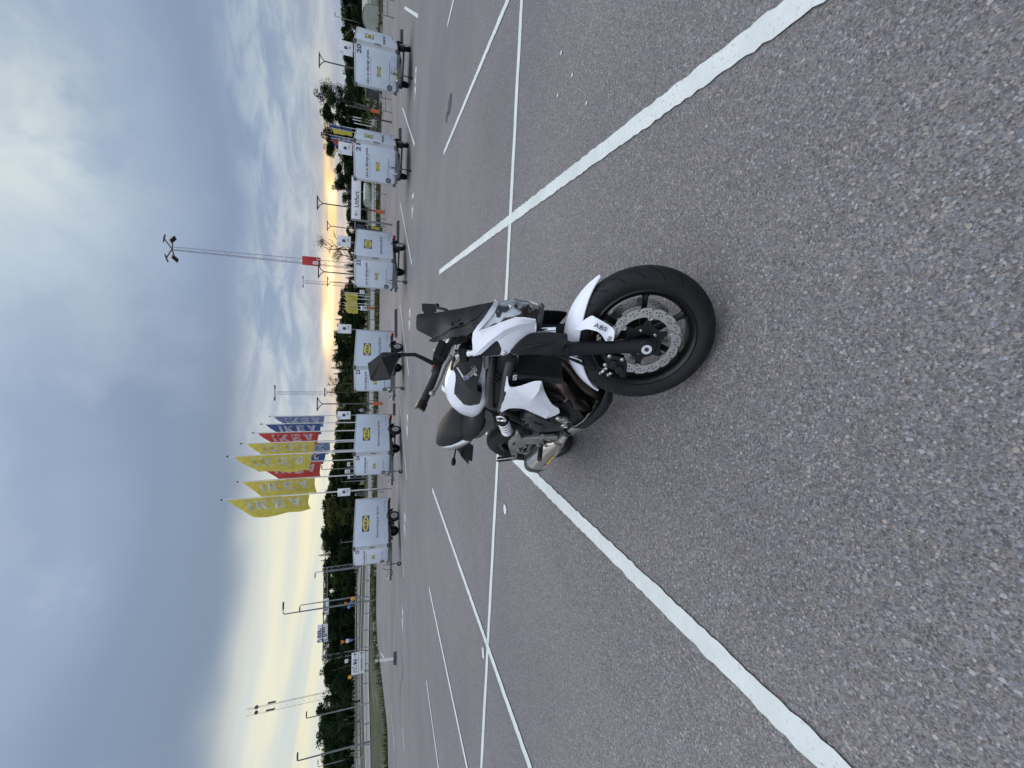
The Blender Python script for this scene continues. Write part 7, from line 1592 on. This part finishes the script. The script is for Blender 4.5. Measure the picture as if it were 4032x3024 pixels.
# ================================================================== trees
def leafball(mb, c, rad, n, size, q, flat=1.0):
    for _ in range(n):
        d = Vector((q.gauss(0, 1), q.gauss(0, 1), q.gauss(0, 1))).normalized() * rad * q.uniform(.35, 1) ** .6; d.z *= flat
        p = Vector(c) + d; u = Vector((q.gauss(0, 1), q.gauss(0, 1), q.gauss(0, .7))).normalized(); v = u.orthogonal().normalized(); s_ = size * q.uniform(.6, 1.3); w_ = s_ * q.uniform(.5, .9)
        mb.add([p - u * s_ - v * w_ * .3, p + v * w_ - u * s_ * .1, p + u * s_ + v * w_ * .2, p - v * w_ + u * s_ * .15], [(0, 1, 2, 3)])
def make_tree(kind, seed, H, leafm, bark='bark'):
    """returns (trunk mesh, crown mesh) for a tree of height H with its foot at the origin"""
    q = random.Random(seed); t = MB(); c = MB()
    if kind == 'spruce':
        t.tube([(0, 0, 0), (0, 0, H * .5), (0, 0, H * .97)], [H * .018, H * .011, .02], 7)
        n = int(H * 3.2)
        for i in range(n):
            f = i / n; z = H * (.10 + .90 * f); L = H * .17 * (1 - f) ** 1.1 * q.uniform(.65, 1.25) + .05; a = q.uniform(0, 6.28); k = 5
            for b in range(k):
                aa = a + 6.28 * b / k + q.uniform(-.3, .3); dz = -.28 * L
                for s_ in range(5):
                    g_ = (s_ + q.random()) / 5; p = (math.cos(aa) * L * g_, math.sin(aa) * L * g_, z + dz * g_ + .10 * L * g_ * g_)
                    leafball(c, p, .04 + .20 * (1 - f), 2, .07 + .20 * (1 - f) ** .7, q, .6)
    else:
        th = H * (.22 if kind != 'sparse' else .25); r0 = H * .020
        lean = Vector((q.uniform(-.04, .04), q.uniform(-.04, .04), 0)); top = H * .9
        trunk = [Vector((0, 0, 0)) + lean * (top * k / 6) + Vector((q.uniform(-.06, .06) * k, q.uniform(-.06, .06) * k, top * k / 6)) for k in range(7)]
        t.tube(trunk, [r0 * (1 - .15 * k) + .01 for k in range(7)], 7); cl = []
        nb = {'broad': 15, 'low': 20, 'birch': 21, 'sparse': 22, 'bush': 9}[kind]
        for i in range(nb):
            f = q.uniform(.05 if kind in ('bush', 'low') else .24, .96); p = trunk[0].lerp(trunk[-1], f); a = q.uniform(0, 6.28)
            spread = H * {'broad': .33, 'low': .40, 'birch': .25, 'sparse': .27, 'bush': .55}[kind]; L = spread * (math.sin(math.pi * min(1, .14 + f * .86)) ** .6) * q.uniform(.6, 1.15)
            up = q.uniform(.15, .75) * L; e = p + Vector((math.cos(a) * L, math.sin(a) * L, up)); mid = p.lerp(e, .5) + Vector((0, 0, L * .12))
            t.tube([p, mid, e], [r0 * .35 * (1 - f * .6) + .012, r0 * .2 + .008, .008], 5)
            cl += [(e, 1.0), (mid.lerp(e, .4), .8)]
            for w_ in range(3 if kind == 'sparse' else 2):
                e2 = mid.lerp(e, q.uniform(.2, .9)) + Vector((q.gauss(0, .3), q.gauss(0, .3), q.uniform(0, .5))) * L * .6
                t.tube([mid.lerp(e, q.uniform(0, .6)), e2], [.012 + r0 * .08, .006], 4); cl.append((e2, .8))
        cl.append((trunk[-1] + Vector((0, 0, H * .05)), .8))
        size = {'broad': .030, 'low': .032, 'birch': .021, 'sparse': .014, 'bush': .05}[kind] * H; cnt = {'broad': 105, 'low': 120, 'birch': 130, 'sparse': 14, 'bush': 70}[kind]
        for p, k in cl:
            leafball(c, p, H * {'broad': .105, 'low': .13, 'birch': .085, 'sparse': .085, 'bush': .2}[kind] * k * q.uniform(.7, 1.25), int(cnt * k * q.uniform(.6, 1.3)), size * .50, q, .85)
    return t.mesh('trunk', bark, 60, fix=False), c.mesh('crown', leafm, 0, fix=False)
TP = {}
for kind, lm, seeds in (('broad', 'leaf_dark', (1, 2, 3)), ('broad', 'leaf_mid', (4, 5)), ('spruce', 'needle', (6, 7, 8)), ('birch', 'leaf_dark', (9, 10)), ('sparse', 'leaf_mid', (11, 12)), ('bush', 'leaf_mid', (13, 14)), ('low', 'leaf_dark', (16, 17, 18)), ('birch', 'leaf_light', (15,))):
    for s_ in seeds: TP.setdefault((kind, lm), []).append((make_tree(kind, s_, 10.0, lm, 'bark_birch' if kind in ('birch',) else 'bark'), 10.0))
TREES = []
def tree(name, label, x, y, top, kind, lm, rz=0, group=None, wide=1.0, i=0, zb=None):
    (tm, cm), H0 = TP[(kind, lm)][i % len(TP[(kind, lm)])]
    zb = tz(x, y) if zb is None else zb; k = (top - zb) / (H0 * (1.02 if kind != 'spruce' else 1.0))
    o = thing(name, label, 'tree' if kind != 'bush' else 'bush', (x, y, zb - .05), rz, group); o.scale = (k * wide, k * wide, k)
    for nm, me in (('trunk', tm), ('crown', cm)):
        c = bpy.data.objects.new(nm, me); COL.objects.link(c); c.parent = o
    return o
def ptree(name, label, px, py, Y, kind, lm, wide=1.0, i=0, rz=0, group=None):
    p = at(px, py, Y); return tree(name, label, p.x, Y, p.z, kind, lm, rz, group, wide, i)
# trees one can tell apart
ptree('birch_tree', 'tall birch with an open crown left of trailer 20', 1227, 372, 82, 'birch', 'leaf_dark', 1.15, 0, .4)
ptree('birch_tree', 'second birch of the pair, nearer to sign 21', 1252, 432, 84, 'birch', 'leaf_dark', 1.25, 1, 2.0)
ptree('birch_tree', 'rounded birch behind the distant flags right of sign 21', 1256, 520, 86, 'birch', 'leaf_dark', 1.25, 0, 4.0)
ptree('birch_tree', 'lower birch leaning over sign 21', 1266, 575, 84, 'birch', 'leaf_dark', 1.2, 1, 1.0)
ptree('small_tree', 'ragged small tree right of the sunset glow above trailer 21', 1310, 665, 80, 'birch', 'leaf_dark', 1.3, 1, 2.7)
ptree('small_tree', 'ragged small tree in front of the brightest sunset glow', 1300, 735, 80, 'birch', 'leaf_dark', 1.25, 0, 5.0)
ptree('bare_tree', 'half bare tree with twiggy top above trailer 22', 1222, 965, 52, 'sparse', 'leaf_mid', 1.0, 0, .5)
ptree('bare_tree', 'lower leafy tree beside the half bare one above trailer 22', 1285, 1000, 53, 'sparse', 'leaf_mid', 1.2, 1, 2.5)
ptree('thin_tree', 'thin leafy tree standing out above trailer 23', 1250, 1510, 50, 'sparse', 'leaf_mid', .95, 1, .2)
ptree('thin_tree', 'bushy green tree at the foot of the thin one above trailer 23', 1330, 1520, 52, 'broad', 'leaf_mid', 1.0, 0, 1.2)
ptree('light_tree', 'yellow green tree in front of the wood above the leftmost trailer', 1262, 2020, 66, 'birch', 'leaf_light', 1.3, 0, .9)
ptree('dark_tree', 'large dark tree at the left between the two lamp posts', 1238, 2800, 70, 'broad', 'leaf_dark', 1.2, 0, .3)
ptree('dark_tree', 'large dark tree near the left picture edge', 1240, 2880, 72, 'broad', 'leaf_dark', 1.25, 1, 2.3)
ptree('dark_tree', 'dark tree right of the guyed mast', 1252, 2650, 72, 'broad', 'leaf_dark', 1.1, 2, 4.3)
ptree('round_tree', 'dark round tree behind the far yellow flags', 1330, 1200, 83, 'broad', 'leaf_dark', 1.5, 1, 1.3)
for k, (px, py, Y) in enumerate(((1430, 400, 50), (1424, 470, 52), (1428, 545, 54), (1425, 300, 56), (1420, 690, 60), (1418, 1230, 80), (1400, 1450, 70), (1395, 1610, 74), (1398, 1820, 72), (1395, 2350, 82), (1400, 2460, 80), (1405, 2560, 80), (1432, 80, 66))):
    ptree('bush', 'dark green bush at the foot of the wood ' + ('left of the flags' if py > 1950 else 'right of the flags'), px, py, Y, 'bush', 'leaf_mid', 1.3, k, k * 1.3, 'bushes along the tree belt')
# the wood behind, tree by tree: silhouette height (px) along the picture
sil = [(-300, 1335), (0, 1338), (150, 1345), (330, 1350), (600, 1352), (850, 1362), (1000, 1362), (1130, 1368), (1190, 1330), (1260, 1318), (1330, 1312), (1420, 1305), (1480, 1308), (1560, 1322), (1640, 1318), (1700, 1312), (1780, 1304), (1860, 1295), (1930, 1285), (1960, 1268), (2050, 1260), (2150, 1258), (2230, 1264), (2300, 1275), (2370, 1275), (2450, 1268), (2540, 1270), (2620, 1262), (2690, 1285), (2740, 1296), (2780, 1270), (2900, 1262), (3024, 1262), (4000, 1262)]
def silh(v):
    for (a, b), (c, d) in zip(sil, sil[1:]):
        if a <= v <= c: return b + (d - b) * (v - a) / (c - a)
    return 1300
q = random.Random(21); n = 0; v = -260.0
SPLITS = [(300, 'right of trailer 20'), (700, 'between trailers 20 and 21'), (880, 'above the exit sign'), (1180, 'behind trailer 22'), (1500, 'behind trailer 23'), (1950, 'behind trailer 24 and the flags'), (2240, 'behind the leftmost trailer'), (2620, 'behind the road gantry'), (9999, 'at the far left behind the road')]
def place_words(v): return next(w for a, w in SPLITS if v < a)
LBL = {('broad', 'leaf_dark'): ('wood_tree', 'dark broadleaf tree of the wood'), ('broad', 'leaf_mid'): ('wood_tree', 'greener broadleaf tree of the wood'), ('spruce', 'needle'): ('spruce_tree', 'dark pointed spruce of the wood'), ('low', 'leaf_dark'): ('low_tree', 'low dark tree of the wood')}
for row, (Y0, dv, drop) in enumerate(((102, 27, 0), (94, 31, 24), (86, 34, 62))):
    v = -280.0 + row * 9
    while v < 3900:
        Y = Y0 + q.uniform(-3, 3); top = silh(v) + drop + abs(q.gauss(0, 7)) - (4 if row == 0 else 0)
        spr = (850 < v < 1130 and q.random() < .6) or (1240 < v < 1520 and q.random() < .35) or (v < 150 and q.random() < .6) or (2150 < v < 2600 and q.random() < .35) or q.random() < .10
        kd = ('spruce', 'needle') if spr else (('broad', 'leaf_dark') if q.random() < .72 else ('broad', 'leaf_mid'))
        if row == 2: kd = ('low', 'leaf_dark')
        YY = Y + (35 if 640 < v < 1140 else 0); p = at(top - (10 if kd[0] == 'spruce' else 0) * q.random(), v, YY)
        nm, lb = LBL[kd]
        tree(nm, lb + ' ' + place_words(v), p.x, YY, max(p.z, tz(p.x, YY) + 2.5), kd[0], kd[1], q.uniform(0, 6.28), 'trees of the wood behind the car park', (1.35 if kd[0] != 'spruce' else 1.3) * q.uniform(.85, 1.2) * (1.45 if YY > 115 else 1.0), n); n += 1
        v += dv * q.uniform(.75, 1.3) * (.85 if spr else 1.0)
